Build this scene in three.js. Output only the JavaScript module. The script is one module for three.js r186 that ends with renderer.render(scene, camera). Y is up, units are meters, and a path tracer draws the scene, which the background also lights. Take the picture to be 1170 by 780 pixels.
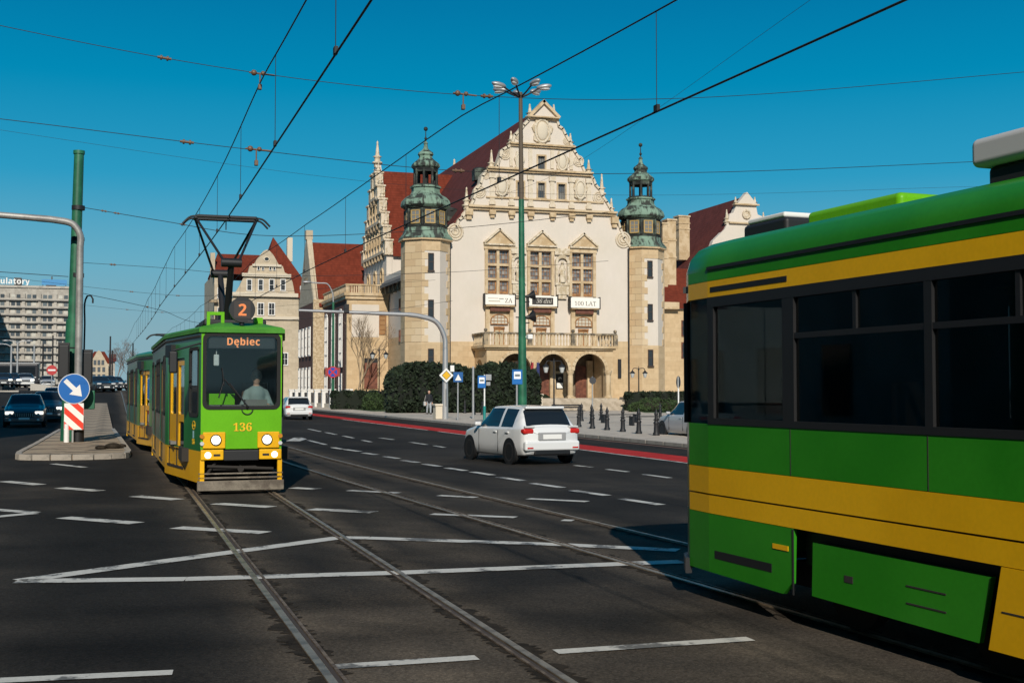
import * as THREE from 'three';
import { mergeGeometries, mergeVertices, toCreasedNormals } from 'three/addons/utils/BufferGeometryUtils.js';
import { RoundedBoxGeometry } from 'three/addons/geometries/RoundedBoxGeometry.js';
import { MarchingCubes } from 'three/addons/objects/MarchingCubes.js';
import { FontLoader } from 'three/addons/loaders/FontLoader.js';
import { TextGeometry } from 'three/addons/geometries/TextGeometry.js';

// ------------------------------------------------------------------ camera, sky, sun, exposure
const scene = new THREE.Scene();
const F = 1400, CX = 585, CY = 390, EYE = 1.9, YAW = THREE.MathUtils.degToRad(18), PITCH = Math.atan(56 / F);
const camera = new THREE.PerspectiveCamera(2 * Math.atan(390 / F) * 180 / Math.PI, 1.5, 0.1, 3000);
camera.rotation.order = 'YXZ';
camera.position.set(0, EYE, 0);
camera.rotation.set(PITCH, -YAW, 0);
camera.updateMatrixWorld();
const renderer = new THREE.WebGLRenderer({ antialias: true });
renderer.toneMapping = THREE.LinearToneMapping;
renderer.toneMappingExposure = 1.0;
renderer.shadowMap.enabled = true;
{ // clear teal sky, paler towards the horizon
  const w = 64, h = 512, d = new Float32Array(w * h * 4);
  const stops = [[-90, [.05, .055, .06]], [-3, [.07, .08, .09]], [-0.5, [.27, .42, .475]], [2.7, [.235, .413, .485]], [5.8, [.140, .415, .555]], [9.6, [.026, .328, .546]], [13.9, [.0005, .253, .468]], [17.6, [.0005, .188, .392]], [30, [.0005, .115, .27]], [90, [.0005, .06, .17]]];
  for (let j = 0; j < h; j++) {
    const el = ((j + .5) / h - .5) * 180; let k = 0;
    while (k < stops.length - 2 && el > stops[k + 1][0]) k++;
    const [e0, a] = stops[k], [e1, b] = stops[k + 1]; let t = Math.min(1, Math.max(0, (el - e0) / (e1 - e0)));
    for (let i = 0; i < w; i++) { const o = (j * w + i) * 4; for (let c = 0; c < 3; c++) d[o + c] = a[c] + (b[c] - a[c]) * t; d[o + 3] = 1; }
  }
  const sky = new THREE.DataTexture(d, w, h, THREE.RGBAFormat, THREE.FloatType);
  sky.mapping = THREE.EquirectangularReflectionMapping; sky.magFilter = THREE.LinearFilter; sky.minFilter = THREE.LinearFilter;
  sky.colorSpace = THREE.LinearSRGBColorSpace; sky.needsUpdate = true;
  scene.background = sky; scene.environment = sky;
}
const SUN = new THREE.Vector3(-.242 * .857, .515, .97 * .857).normalize();
const sun = new THREE.DirectionalLight(new THREE.Color().setRGB(1, .93, .82), 4.3);
sun.position.copy(SUN).multiplyScalar(400).add(new THREE.Vector3(30, 0, -90));
sun.target.position.set(30, 0, -90);
sun.castShadow = true; sun.shadow.radius = 1; sun.shadow.mapSize.set(4096, 4096);
Object.assign(sun.shadow.camera, { left: -130, right: 130, top: 130, bottom: -130, near: 10, far: 900 });
scene.add(sun, sun.target);

// ------------------------------------------------------------------ helpers
let seed = 12345;
const rnd = () => { seed = (seed * 1664525 + 1013904223) >>> 0; return seed / 4294967296; };
const rr = (a, b) => a + (b - a) * rnd();
const V = (x, y, z) => new THREE.Vector3(x, y, z);
// the photograph's viewing rays, met with real planes of the place
const ray = (px, py) => V((px - CX) / F, (CY - py) / F, -1).applyEuler(camera.rotation);
const atZ = (px, py, z) => { const v = ray(px, py), t = z / v.z; return V(v.x * t, EYE + v.y * t, z); };
const atX = (px, py, x) => { const v = ray(px, py), t = x / v.x; return V(x, EYE + v.y * t, v.z * t); };
const onG = (px, py, y = 0) => { const v = ray(px, py), t = (y - EYE) / v.y; return V(v.x * t, y, v.z * t); };
const fw = V(Math.sin(YAW), 0, -Math.cos(YAW));
const atD = (px, py, d) => { const v = ray(px, py), t = d / (v.x * fw.x + v.z * fw.z); return V(v.x * t, EYE + v.y * t, v.z * t); };

const hash = (x, y, s) => { let h = (x * 374761393 + y * 668265263 + s * 2147483647) | 0; h = Math.imul(h ^ (h >>> 13), 1274126177); h ^= h >>> 16; return (h >>> 0) / 4294967296; };
function vn(x, y, per, s) {           // value noise that tiles with period per
  const xi = Math.floor(x), yi = Math.floor(y), fx = x - xi, fy = y - yi, m = n => ((n % per) + per) % per;
  const u = fx * fx * (3 - 2 * fx), v = fy * fy * (3 - 2 * fy);
  const a = hash(m(xi), m(yi), s), b = hash(m(xi + 1), m(yi), s), c = hash(m(xi), m(yi + 1), s), d = hash(m(xi + 1), m(yi + 1), s);
  return a + (b - a) * u + (c - a) * v + (a - b - c + d) * u * v;
}
const fbm = (u, v, f, oct, s) => { let a = 0, k = .5, t = 0; for (let o = 0; o < oct; o++) { a += k * vn(u * f, v * f, f, s + o); t += k; k *= .55; f *= 2; } return a / t; };
const toS = c => { c = Math.min(1, Math.max(0, c)); return 255 * (c <= .0031308 ? c * 12.92 : 1.055 * Math.pow(c, 1 / 2.4) - .055); };
function tex(n, metres, fn, linear = false) {
  const d = new Uint8Array(n * n * 4);
  for (let j = 0; j < n; j++) for (let i = 0; i < n; i++) {
    const c = fn(i / n, j / n), o = (j * n + i) * 4;
    for (let k = 0; k < 3; k++) d[o + k] = linear ? 255 * Math.min(1, Math.max(0, Array.isArray(c) ? c[k] : c)) : toS(c[k]);
    d[o + 3] = 255;
  }
  const t = new THREE.DataTexture(d, n, n, THREE.RGBAFormat);
  t.wrapS = t.wrapT = THREE.RepeatWrapping; t.magFilter = THREE.LinearFilter; t.minFilter = THREE.LinearMipmapLinearFilter; t.generateMipmaps = true;
  if (!linear) t.colorSpace = THREE.SRGBColorSpace;
  t.repeat.set(1 / metres, 1 / metres); t.needsUpdate = true; return t;
}
const mix = (a, b, t) => a.map((v, i) => v + (b[i] - v) * t);
const sm = (a, b, x) => { const t = Math.min(1, Math.max(0, (x - a) / (b - a))); return t * t * (3 - 2 * t); };
function mottle(c0, c1, f = 6, s = 1, n = 256, metres = 6, fine = .12) {   // two tones of one matter with grain
  return tex(n, metres, (u, v) => { const t = sm(.32, .68, fbm(u, v, f, 4, s)), g = 1 + fine * (hash(Math.floor(u * n), Math.floor(v * n), s + 9) - .5) * 2; return mix(c0, c1, t).map(k => k * g); });
}
const phys = o => new THREE.MeshPhysicalMaterial(o);
const std = (o) => { const m = new THREE.MeshStandardMaterial(o); return m; };
const flat = (r, g, b, rough = .6, metal = 0, extra = {}) => std({ color: new THREE.Color().setRGB(r, g, b), roughness: rough, metalness: metal, ...extra });

// geometry helpers: all give uv in metres by the dominant side of each face
function fin(g) {
  if (g.index) g = g.toNonIndexed();
  for (const k of Object.keys(g.attributes)) if (k !== 'position' && k !== 'normal') g.deleteAttribute(k);
  if (!g.attributes.normal) g.computeVertexNormals();
  const p = g.attributes.position, uv = new Float32Array(p.count * 2), a = V(), b = V(), c = V(), n = V();
  for (let i = 0; i < p.count; i += 3) {
    a.fromBufferAttribute(p, i); b.fromBufferAttribute(p, i + 1); c.fromBufferAttribute(p, i + 2);
    n.copy(b).sub(a).cross(c.clone().sub(a)); const ax = Math.abs(n.x), ay = Math.abs(n.y), az = Math.abs(n.z);
    [a, b, c].forEach((q, k) => { const o = (i + k) * 2;
      if (ay >= ax && ay >= az) { uv[o] = q.x; uv[o + 1] = q.z; } else if (ax >= az) { uv[o] = q.z; uv[o + 1] = q.y; } else { uv[o] = q.x; uv[o + 1] = q.y; } });
  }
  g.setAttribute('uv', new THREE.BufferAttribute(uv, 2)); g.clearGroups(); return g;
}
const M = (l) => Array.isArray(l) ? (l.length === 1 ? fin(l[0]) : mergeGeometries(l.map(fin))) : fin(l);
const B = (x0, y0, z0, x1, y1, z1) => new THREE.BoxGeometry(Math.abs(x1 - x0), Math.abs(y1 - y0), Math.abs(z1 - z0)).translate((x0 + x1) / 2, (y0 + y1) / 2, (z0 + z1) / 2);
const RB = (x0, y0, z0, x1, y1, z1, r = .02, s = 2) => new RoundedBoxGeometry(Math.abs(x1 - x0), Math.abs(y1 - y0), Math.abs(z1 - z0), s, r).translate((x0 + x1) / 2, (y0 + y1) / 2, (z0 + z1) / 2);
function C(a, b, r0, r1 = r0, seg = 10, open = false) {     // tapered bar from a to b
  const l = a.distanceTo(b), g = new THREE.CylinderGeometry(r1, r0, l, seg, 1, open); g.translate(0, l / 2, 0);
  g.applyQuaternion(new THREE.Quaternion().setFromUnitVectors(V(0, 1, 0), b.clone().sub(a).normalize())); return g.translate(a.x, a.y, a.z);
}
const TUBE = (pts, r, seg = 24, rad = 6) => new THREE.TubeGeometry(new THREE.CatmullRomCurve3(pts), seg, r, rad, false);
const LATHE = (prof, seg = 16, phase = 0) => new THREE.LatheGeometry(prof.map(([r, y]) => new THREE.Vector2(r, y)), seg, phase);
const SPH = (x, y, z, r, sx = 1, sy = 1, sz = 1, n = 12) => new THREE.SphereGeometry(r, n, Math.max(6, n * .7 | 0)).scale(sx, sy, sz).translate(x, y, z);
function shape(pts, holes = []) { const s = new THREE.Shape(pts.map(p => new THREE.Vector2(p[0], p[1]))); for (const h of holes) s.holes.push(new THREE.Path(h.map(p => new THREE.Vector2(p[0], p[1])))); return s; }
const EX = (pts, depth, holes = [], bevel = 0) => new THREE.ExtrudeGeometry(shape(pts, holes), { depth, bevelEnabled: bevel > 0, bevelSize: bevel, bevelThickness: bevel, bevelSegments: 1, curveSegments: 8 });
const rect = (x0, y0, x1, y1) => [[x0, y0], [x1, y0], [x1, y1], [x0, y1]];
function rrect(x0, y0, x1, y1, r, n = 5) { const o = []; for (const [cx, cy, a] of [[x1 - r, y0 + r, -90], [x1 - r, y1 - r, 0], [x0 + r, y1 - r, 90], [x0 + r, y0 + r, 180]]) for (let i = 0; i <= n; i++) { const t = (a + 90 * i / n) * Math.PI / 180; o.push([cx + r * Math.cos(t), cy + r * Math.sin(t)]); } return o; }
function archPts(x0, x1, y0, ys, n = 14, k = 1) { const o = [[x0, y0], [x1, y0]]; const c = (x0 + x1) / 2, r = (x1 - x0) / 2; for (let i = 0; i <= n; i++) { const t = Math.PI * i / n; o.push([c + r * Math.cos(t), ys + r * k * Math.sin(t)]); } return o; }
function poly3(pts) {             // flat polygon (fan) from 3D points
  const p = []; for (let i = 1; i < pts.length - 1; i++) for (const q of [pts[0], pts[i], pts[i + 1]]) p.push(q.x, q.y, q.z);
  const g = new THREE.BufferGeometry(); g.setAttribute('position', new THREE.Float32BufferAttribute(p, 3)); g.computeVertexNormals(); return g;
}
function slabPoly(pts, thick) {   // a sloped sheet with thickness downwards
  const lo = pts.map(q => V(q.x, q.y - thick, q.z)), l = [poly3(pts), poly3(lo.slice().reverse())];
  pts.forEach((q, i) => { const n = (i + 1) % pts.length; l.push(poly3([q, lo[i], lo[n], pts[n]])); });
  return mergeGeometries(l);
}

const used = {};
const numbered = n => { const k = used[n] = (used[n] || 0) + 1; return k === 1 ? n : n + '_' + String(k - 1).padStart(3, '0'); };
const things = [];
function thing(name, label, category, group, kind) {
  const o = new THREE.Group(); o.name = numbered(name); o.userData = { label, category };
  if (group) o.userData.group = group; if (kind) o.userData.kind = kind;
  scene.add(o); things.push(o); return o;
}
function P(parent, name, geo, mat, label) {
  const m = new THREE.Mesh(Array.isArray(geo) ? M(geo) : fin(geo), mat); m.name = name; m.castShadow = m.receiveShadow = true; parent.add(m);
  if (label) m.userData.label = label; return m;
}
const PP = (parent, name, list, mat, label) => list.forEach(g => P(parent, name, g, mat, label));   // one part for each piece
function PS(parent, name, geo, mat, x, y, z, ry = 0, sx = 1, sy = 1, sz = 1) {     // a piece that shares its geometry
  const m = new THREE.Mesh(geo, mat); m.name = name; m.position.set(x, y, z); m.rotation.y = ry; m.scale.set(sx, sy, sz); m.castShadow = m.receiveShadow = true; parent.add(m); return m;
}
function one(name, geo, mat, label, category, group, kind) {                      // a thing of a single mesh
  const m = new THREE.Mesh(Array.isArray(geo) ? M(geo) : fin(geo), mat); m.name = numbered(name); m.castShadow = m.receiveShadow = true;
  m.userData = { label, category }; if (group) m.userData.group = group; if (kind) m.userData.kind = kind; scene.add(m); return m;
}
const UNIT = fin(new THREE.BoxGeometry(1, 1, 1));
const mats4 = { z: (x, y, z) => new THREE.Matrix4().makeTranslation(x, y, z), l: (x, y, z) => new THREE.Matrix4().makeTranslation(x, y, z).multiply(new THREE.Matrix4().makeRotationY(-Math.PI / 2)) };
// a window: frame with bars, each pane a sub-part. face 'z' looks to +z, 'l' looks to -x
function win(parent, cx, cy, cz, w, h, o = {}) {
  const { nx = 2, ny = 2, f = .09, bar = .05, d = .12, fm = mat.woodFrame, gm = mat.pane, face = 'z', arch = 0, name = 'window', panes = true } = o;
  const m = mats4[face](cx, cy, cz), l = [];
  const x0 = -w / 2, x1 = w / 2, y0 = -h / 2, y1 = h / 2;
  if (arch) { l.push(EX(archPts(x0, x1, y0, y1 - w / 2 * arch, 12, arch), d, [archPts(x0 + f, x1 - f, y0 + f, y1 - w / 2 * arch, 12, arch * .94)])); }
  else l.push(B(x0, y0, 0, x0 + f, y1, d), B(x1 - f, y0, 0, x1, y1, d), B(x0 + f, y0, 0, x1 - f, y0 + f, d), B(x0 + f, y1 - f, 0, x1 - f, y1, d));
  for (let i = 1; i < nx; i++) { const x = x0 + w * i / nx; l.push(B(x - bar / 2, y0 + f, .01, x + bar / 2, y1 - f - (arch ? w * .04 : 0), d - .01)); }
  for (let i = 1; i < ny; i++) { const y = y0 + h * i / ny; const ins = arch && y > y1 - w / 2 * arch ? w / 2 - Math.sqrt(Math.max(.01, 1 - ((y - (y1 - w / 2 * arch)) / (w / 2 * arch)) ** 2)) * w / 2 : 0; l.push(B(x0 + f + ins, y - bar / 2, .012, x1 - f - ins, y + bar / 2, d - .012)); }
  const fr = P(parent, name, l.map(g => g.applyMatrix4(m)), fm);
  if (!panes) return fr;
  if (arch) P(fr, 'pane', EX(archPts(x0 + f * .6, x1 - f * .6, y0 + f * .6, y1 - w / 2 * arch, 12, arch * .96), .02).translate(0, 0, .03).applyMatrix4(m), gm);
  else for (let i = 0; i < nx; i++) for (let j = 0; j < ny; j++) {
    const a = x0 + (i ? w * i / nx + bar * .45 : f * .95), b = x0 + (i < nx - 1 ? w * (i + 1) / nx - bar * .45 : w - f * .95), c = y0 + (j ? h * j / ny + bar * .45 : f * .95), e = y0 + (j < ny - 1 ? h * (j + 1) / ny - bar * .45 : h - f * .95);
    P(fr, 'pane', B(a, c, .025 + .004 * hash(i, j, 3), b, e, .045).applyMatrix4(m), Array.isArray(gm) ? gm[(i * 3 + j * 2 + Math.round(cx * 7)) % gm.length] : gm);
  }
  return fr;
}
function label2d(w, h, px, draw) {      // flat print: lettering
  const c = document.createElement('canvas'); c.width = px; c.height = Math.round(px * h / w); draw(c.getContext('2d'), c.width, c.height);
  const t = new THREE.CanvasTexture(c); t.colorSpace = THREE.SRGBColorSpace; return t;
}
function printed(parent, name, w, h, texture, m4, o = {}) {
  const g = new THREE.PlaneGeometry(w, h).applyMatrix4(m4);
  const m = new THREE.Mesh(g, std(o === 'led' ? { map: texture, roughness: .7, emissiveMap: texture, emissive: 0xffffff, emissiveIntensity: .55 } : { map: texture, roughness: .7, ...o })); m.name = name; m.castShadow = m.receiveShadow = true; parent.add(m); return m;
}

const fontSerif = await new FontLoader().loadAsync('fonts/droid/droid_serif_bold.typeface.json');
function letters(parent, name, text, size, m4, m) { const g = new TextGeometry(text, { font: fontSerif, size, depth: .003, curveSegments: 4 }); g.computeBoundingBox(); g.translate(-(g.boundingBox.max.x + g.boundingBox.min.x) / 2, -(g.boundingBox.max.y + g.boundingBox.min.y) / 2, 0); return P(parent, name, g.applyMatrix4(m4), m); }
// ------------------------------------------------------------------ materials
const mat = {};
{
  const asphalt = tex(1024, 7, (u, v) => { const g = hash(Math.floor(u * 1024), Math.floor(v * 1024), 5), g2 = vn(u * 400, v * 400, 400, 8), p = fbm(u, v, 5, 5, 2); const k = .55 + .55 * p + .62 * (g - .5) * .7 + .55 * (g2 - .5) + (g > .975 ? .9 : 0); return [.0285 * k, .0252 * k, .0218 * k]; });
  const asphB = tex(512, 1.7, (u, v) => .35 + .5 * vn(u * 170, v * 170, 170, 3) + .15 * hash(Math.floor(u * 512), Math.floor(v * 512), 4), true);
  mat.asphalt = phys({ map: asphalt, bumpMap: asphB, bumpScale: .006, roughness: .9, specularIntensity: .22, vertexColors: true });
  mat.paint = std({ map: tex(512, 2.3, (u, v) => { const p = fbm(u, v, 8, 4, 31), q = vn(u * 120, v * 120, 120, 33), k = sm(.85, .66, p + .22 * q); const c = mix([.13, .125, .115], [.55, .53, .48], k); const g = .9 + .2 * q; return c.map(x => x * g); }), roughness: .7 });
  mat.redLane = phys({ map: mottle([.40, .022, .020], [.48, .032, .028], 10, 41, 256, 5, .25), roughness: .9, specularIntensity: .25 });
  mat.paving = std({ map: tex(512, 4, (u, v) => { const jx = Math.abs(((u * 8) % 1) - .5) > .47, jy = Math.abs(((v * 8 + .5 * (Math.floor(u * 8) % 2)) % 1) - .5) > .47; const t = hash(Math.floor(u * 8), Math.floor(v * 8 + .5 * (Math.floor(u * 8) % 2)), 6); const n = .85 + .3 * fbm(u, v, 20, 3, 7); const k = (jx || jy ? .68 : .9 + .18 * t) * n; return [.50 * k, .43 * k, .35 * k]; }), roughness: .9 });
  mat.kerb = std({ map: mottle([.24, .22, .19], [.36, .32, .27], 8, 9, 256, 3, .2), roughness: .9 });
  mat.islandTop = std({ map: tex(512, 3, (u, v) => { const p = fbm(u, v, 6, 5, 14), g = hash(Math.floor(u * 512), Math.floor(v * 512), 15); const k = sm(.3, .62, p) * .8 + .4 + .5 * (g - .5); return [.29 * k, .225 * k, .155 * k]; }), roughness: .95 });
  mat.steel = std({ map: mottle([.24, .175, .115], [.40, .31, .215], 12, 17, 256, 1.5, .18), roughness: .42, metalness: .6 });
  mat.rustSteel = std({ map: mottle([.10, .07, .048], [.21, .16, .115], 14, 18, 256, 1.2, .2), roughness: .7, metalness: .3 });
  mat.railSide = flat(.06, .045, .035, .8, .2);
  mat.railDirt = phys({ specularIntensity: .2,  map: tex(512, 2, (u, v) => { const p = fbm(u, v, 16, 4, 21), g = hash(Math.floor(u * 512), Math.floor(v * 512), 22); const k = .2 + 1.3 * p + .8 * (g - .5); return [.036 * k, .029 * k, .022 * k]; }), roughness: .95 });
  mat.plaster = std({ map: tex(512, 9, (u, v) => { const p = fbm(u, v, 4, 5, 51), st = fbm(u * 3 % 1, v, 16, 3, 52); const k = .93 + .1 * p + .05 * (st - .5); return [.645 * k, .575 * k, .495 * k * (.97 + .06 * p)]; }), roughness: .92 });
  const ashlar = (c0, c1, metres, ch, cw, s) => tex(512, metres, (u, v) => { const rows = Math.round(metres / ch), cols = Math.round(metres / cw); const r = Math.floor(v * rows), cx = u * cols + .5 * (r % 2), q = Math.floor(cx) % cols; const t = hash(q, r, s), ey = Math.abs(v * rows % 1 - .5) > .455, ex = Math.abs(cx % 1 - .5) > .475; const p = fbm(u, v, 24, 3, s + 1); const c = mix(c0, c1, .65 * t + .35 * p); const k = (ex || ey ? .92 : 1) * (.93 + .14 * p); return c.map(x => x * k); });
  mat.stone = std({ map: ashlar([.49, .35, .20], [.58, .435, .265], 6, .5, 1.0, 61), roughness: .92 });
  mat.stonePlain = std({ map: mottle([.45, .325, .185], [.58, .45, .29], 7, 71, 256, 4, .1), roughness: .9 });
  mat.stoneDark = std({ map: mottle([.12, .10, .075], [.36, .28, .18], 8, 73, 256, 3, .2), roughness: .92 });
  mat.carved = std({ map: mottle([.46, .37, .245], [.66, .57, .445], 14, 77, 256, 3, .18), roughness: .92 });
  mat.cream = std({ map: mottle([.56, .47, .345], [.64, .555, .435], 9, 78, 256, 3, .08), roughness: .92 });
  mat.paneGrey = [flat(.12, .13, .145, .15), flat(.2, .2, .2, .2), flat(.29, .28, .26, .3), flat(.16, .165, .17, .15)];
  mat.quoins = [flat(.52, .385, .225, .92), flat(.56, .425, .26, .92), flat(.50, .36, .21, .92), flat(.59, .46, .30, .92)];
  mat.brick = std({ map: tex(512, 2, (u, v) => { const r = Math.floor(v * 26), cx = u * 8 + .5 * (r % 2), q = Math.floor(cx) % 8; const t = hash(q, r, 81), m = Math.abs(v * 26 % 1 - .5) > .42 || Math.abs(cx % 1 - .5) > .46; return m ? [.11, .085, .07] : mix([.085, .03, .022], [.14, .05, .034], t); }), roughness: .92 });
  mat.roof = phys({ map: tex(512, 6, (u, v) => { const t = hash(Math.floor(u * 30), Math.floor(v * 20), 91), p = fbm(u, v, 6, 4, 92); const e = (v * 20 % 1) > .85 ? .75 : 1; const k = e * (.8 + .25 * t + .35 * (p - .5)); return [.165 * k, .033 * k, .017 * k]; }), roughness: .9, specularIntensity: .3 });
  mat.roofDark = phys({ map: tex(512, 6, (u, v) => { const t = hash(Math.floor(u * 30), Math.floor(v * 20), 93), p = fbm(u, v, 6, 4, 94); const e = (v * 20 % 1) > .85 ? .75 : 1; const k = e * (.8 + .25 * t + .35 * (p - .5)); return [.125 * k, .036 * k, .03 * k]; }), roughness: .9, specularIntensity: .3 });
  mat.copper = std({ map: tex(512, 5, (u, v) => { const p = fbm(u, v, 7, 5, 95), q = fbm(u, (v * .25) % 1, 32, 2, 96); const t = sm(.40, .60, .65 * p + .35 * q); return mix([.035, .04, .032], [.20, .30, .225], t); }), roughness: .75, metalness: .1 });
  mat.copperDark = std({ map: tex(256, 4, (u, v) => { const p = fbm(u, v, 7, 4, 97); const t = sm(.45, .75, p); return mix([.018, .02, .017], [.085, .11, .085], t); }), roughness: .7, metalness: .15 });
  mat.beige = std({ map: ashlar([.44, .36, .255], [.53, .445, .325], 6, .6, 1.2, 101), roughness: .92 });
  mat.beigeLight = flat(.62, .54, .42, .9);
  mat.concrete = std({ map: mottle([.36, .33, .285], [.46, .425, .37], 6, 103, 256, 8, .1), roughness: .93 });
  mat.stepStone = std({ map: mottle([.36, .30, .225], [.48, .41, .32], 9, 104, 256, 3, .15), roughness: .92 });
  mat.concreteDark = flat(.12, .115, .11, .9);
  mat.pane = [flat(.06, .07, .08, .12), flat(.10, .11, .12, .14), flat(.2, .195, .18, .25)];
  mat.paneDark = [flat(.03, .035, .04, .1), flat(.055, .06, .065, .12)];
  mat.paneHotel = [flat(.06, .07, .08, .15), flat(.13, .15, .16, .2), flat(.5, .48, .42, .4), flat(.09, .1, .11, .12)];
  mat.woodFrame = std({ map: mottle([.22, .10, .035], [.36, .17, .06], 10, 105, 128, 2, .15), roughness: .6 });
  mat.woodDark = std({ map: mottle([.11, .035, .02], [.19, .065, .035], 9, 106, 256, 2, .15), roughness: .55 });
  mat.whiteFrame = flat(.72, .7, .66, .6);
  mat.green = std({ color: new THREE.Color().setRGB(.018, .13, .06), map: null, roughness: .45 });
  mat.greenPole = std({ map: mottle([.012, .10, .05], [.022, .15, .075], 5, 110, 128, 3, .12), roughness: .5 });
  mat.greyPole = std({ map: mottle([.25, .24, .23], [.36, .35, .33], 5, 111, 128, 2, .1), roughness: .5, metalness: .35 });
  mat.galv = flat(.42, .42, .42, .45, .5);
  mat.black = flat(.012, .012, .013, .5);
  mat.iron = flat(.018, .018, .02, .55, .2);
  mat.rubber = flat(.012, .012, .012, .85);
  mat.wire = flat(.02, .02, .022, .6, .2);
  mat.insulator = flat(.15, .085, .05, .5);
  mat.white = flat(.78, .77, .74, .55);
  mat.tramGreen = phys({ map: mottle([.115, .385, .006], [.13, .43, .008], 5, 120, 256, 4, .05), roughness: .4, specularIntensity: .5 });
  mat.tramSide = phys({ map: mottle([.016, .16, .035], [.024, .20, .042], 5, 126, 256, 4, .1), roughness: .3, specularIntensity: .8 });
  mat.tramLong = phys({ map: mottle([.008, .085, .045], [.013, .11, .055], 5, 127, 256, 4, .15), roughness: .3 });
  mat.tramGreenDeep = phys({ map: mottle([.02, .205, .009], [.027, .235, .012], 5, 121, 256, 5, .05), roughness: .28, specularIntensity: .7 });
  mat.tramYellow = std({ map: mottle([.72, .37, .004], [.80, .43, .006], 5, 122, 256, 4, .06), roughness: .32 });
  mat.tramOlive = std({ map: mottle([.20, .12, .012], [.27, .165, .016], 5, 129, 128, 3, .1), roughness: .4 });
  mat.tramYellow2 = std({ map: mottle([.74, .40, .004], [.82, .45, .006], 5, 123, 256, 5, .04), roughness: .28 });
  mat.tramRoof = std({ map: mottle([.035, .15, .03], [.06, .21, .045], 6, 124, 256, 4, .12), roughness: .6 });
  mat.tramRoofLime = phys({ map: mottle([.05, .22, .02], [.075, .28, .03], 6, 128, 256, 4, .1), roughness: .5, specularIntensity: .5 });
  mat.under = flat(.025, .021, .018, .85);
  mat.lifeguard = std({ map: mottle([.10, .08, .06], [.2, .17, .13], 9, 125, 128, 2, .2), roughness: .8 });
  mat.glass = new THREE.MeshPhysicalMaterial({ color: new THREE.Color().setRGB(.86, .9, .9), roughness: .03, metalness: 0, transmission: 1, thickness: 0, ior: 1.5, side: THREE.DoubleSide });
  mat.glassDark = new THREE.MeshPhysicalMaterial({ color: new THREE.Color().setRGB(.36, .39, .4), roughness: .03, metalness: 0, transmission: 1, thickness: 0, ior: 1.45, side: THREE.DoubleSide });
  mat.carGlass = flat(.012, .016, .02, .06);
  mat.seat = flat(.09, .05, .03, .8);
  mat.inner = flat(.16, .16, .15, .8);
  mat.pole = flat(.6, .45, .03, .4);
  mat.lampOn = flat(.9, .9, .85, .2, 0, { emissive: new THREE.Color().setRGB(1, .95, .8), emissiveIntensity: 1.6 });
  mat.lampGlass = flat(.55, .56, .55, .2);
  mat.skin = flat(.5, .28, .19, .6);
  mat.leafDark = std({ map: mottle([.007, .016, .006], [.02, .036, .012], 16, 130, 256, 2, .3), roughness: .85 });
  mat.leaf = std({ map: mottle([.022, .045, .012], [.05, .085, .022], 16, 131, 256, 2, .3), roughness: .85 });
  mat.grass = std({ map: mottle([.03, .06, .015], [.06, .10, .025], 30, 132, 256, 3, .3), roughness: .95 });
  mat.bark = std({ map: mottle([.06, .045, .035], [.13, .10, .08], 14, 133, 128, 1, .2), roughness: .95 });
}
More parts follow.
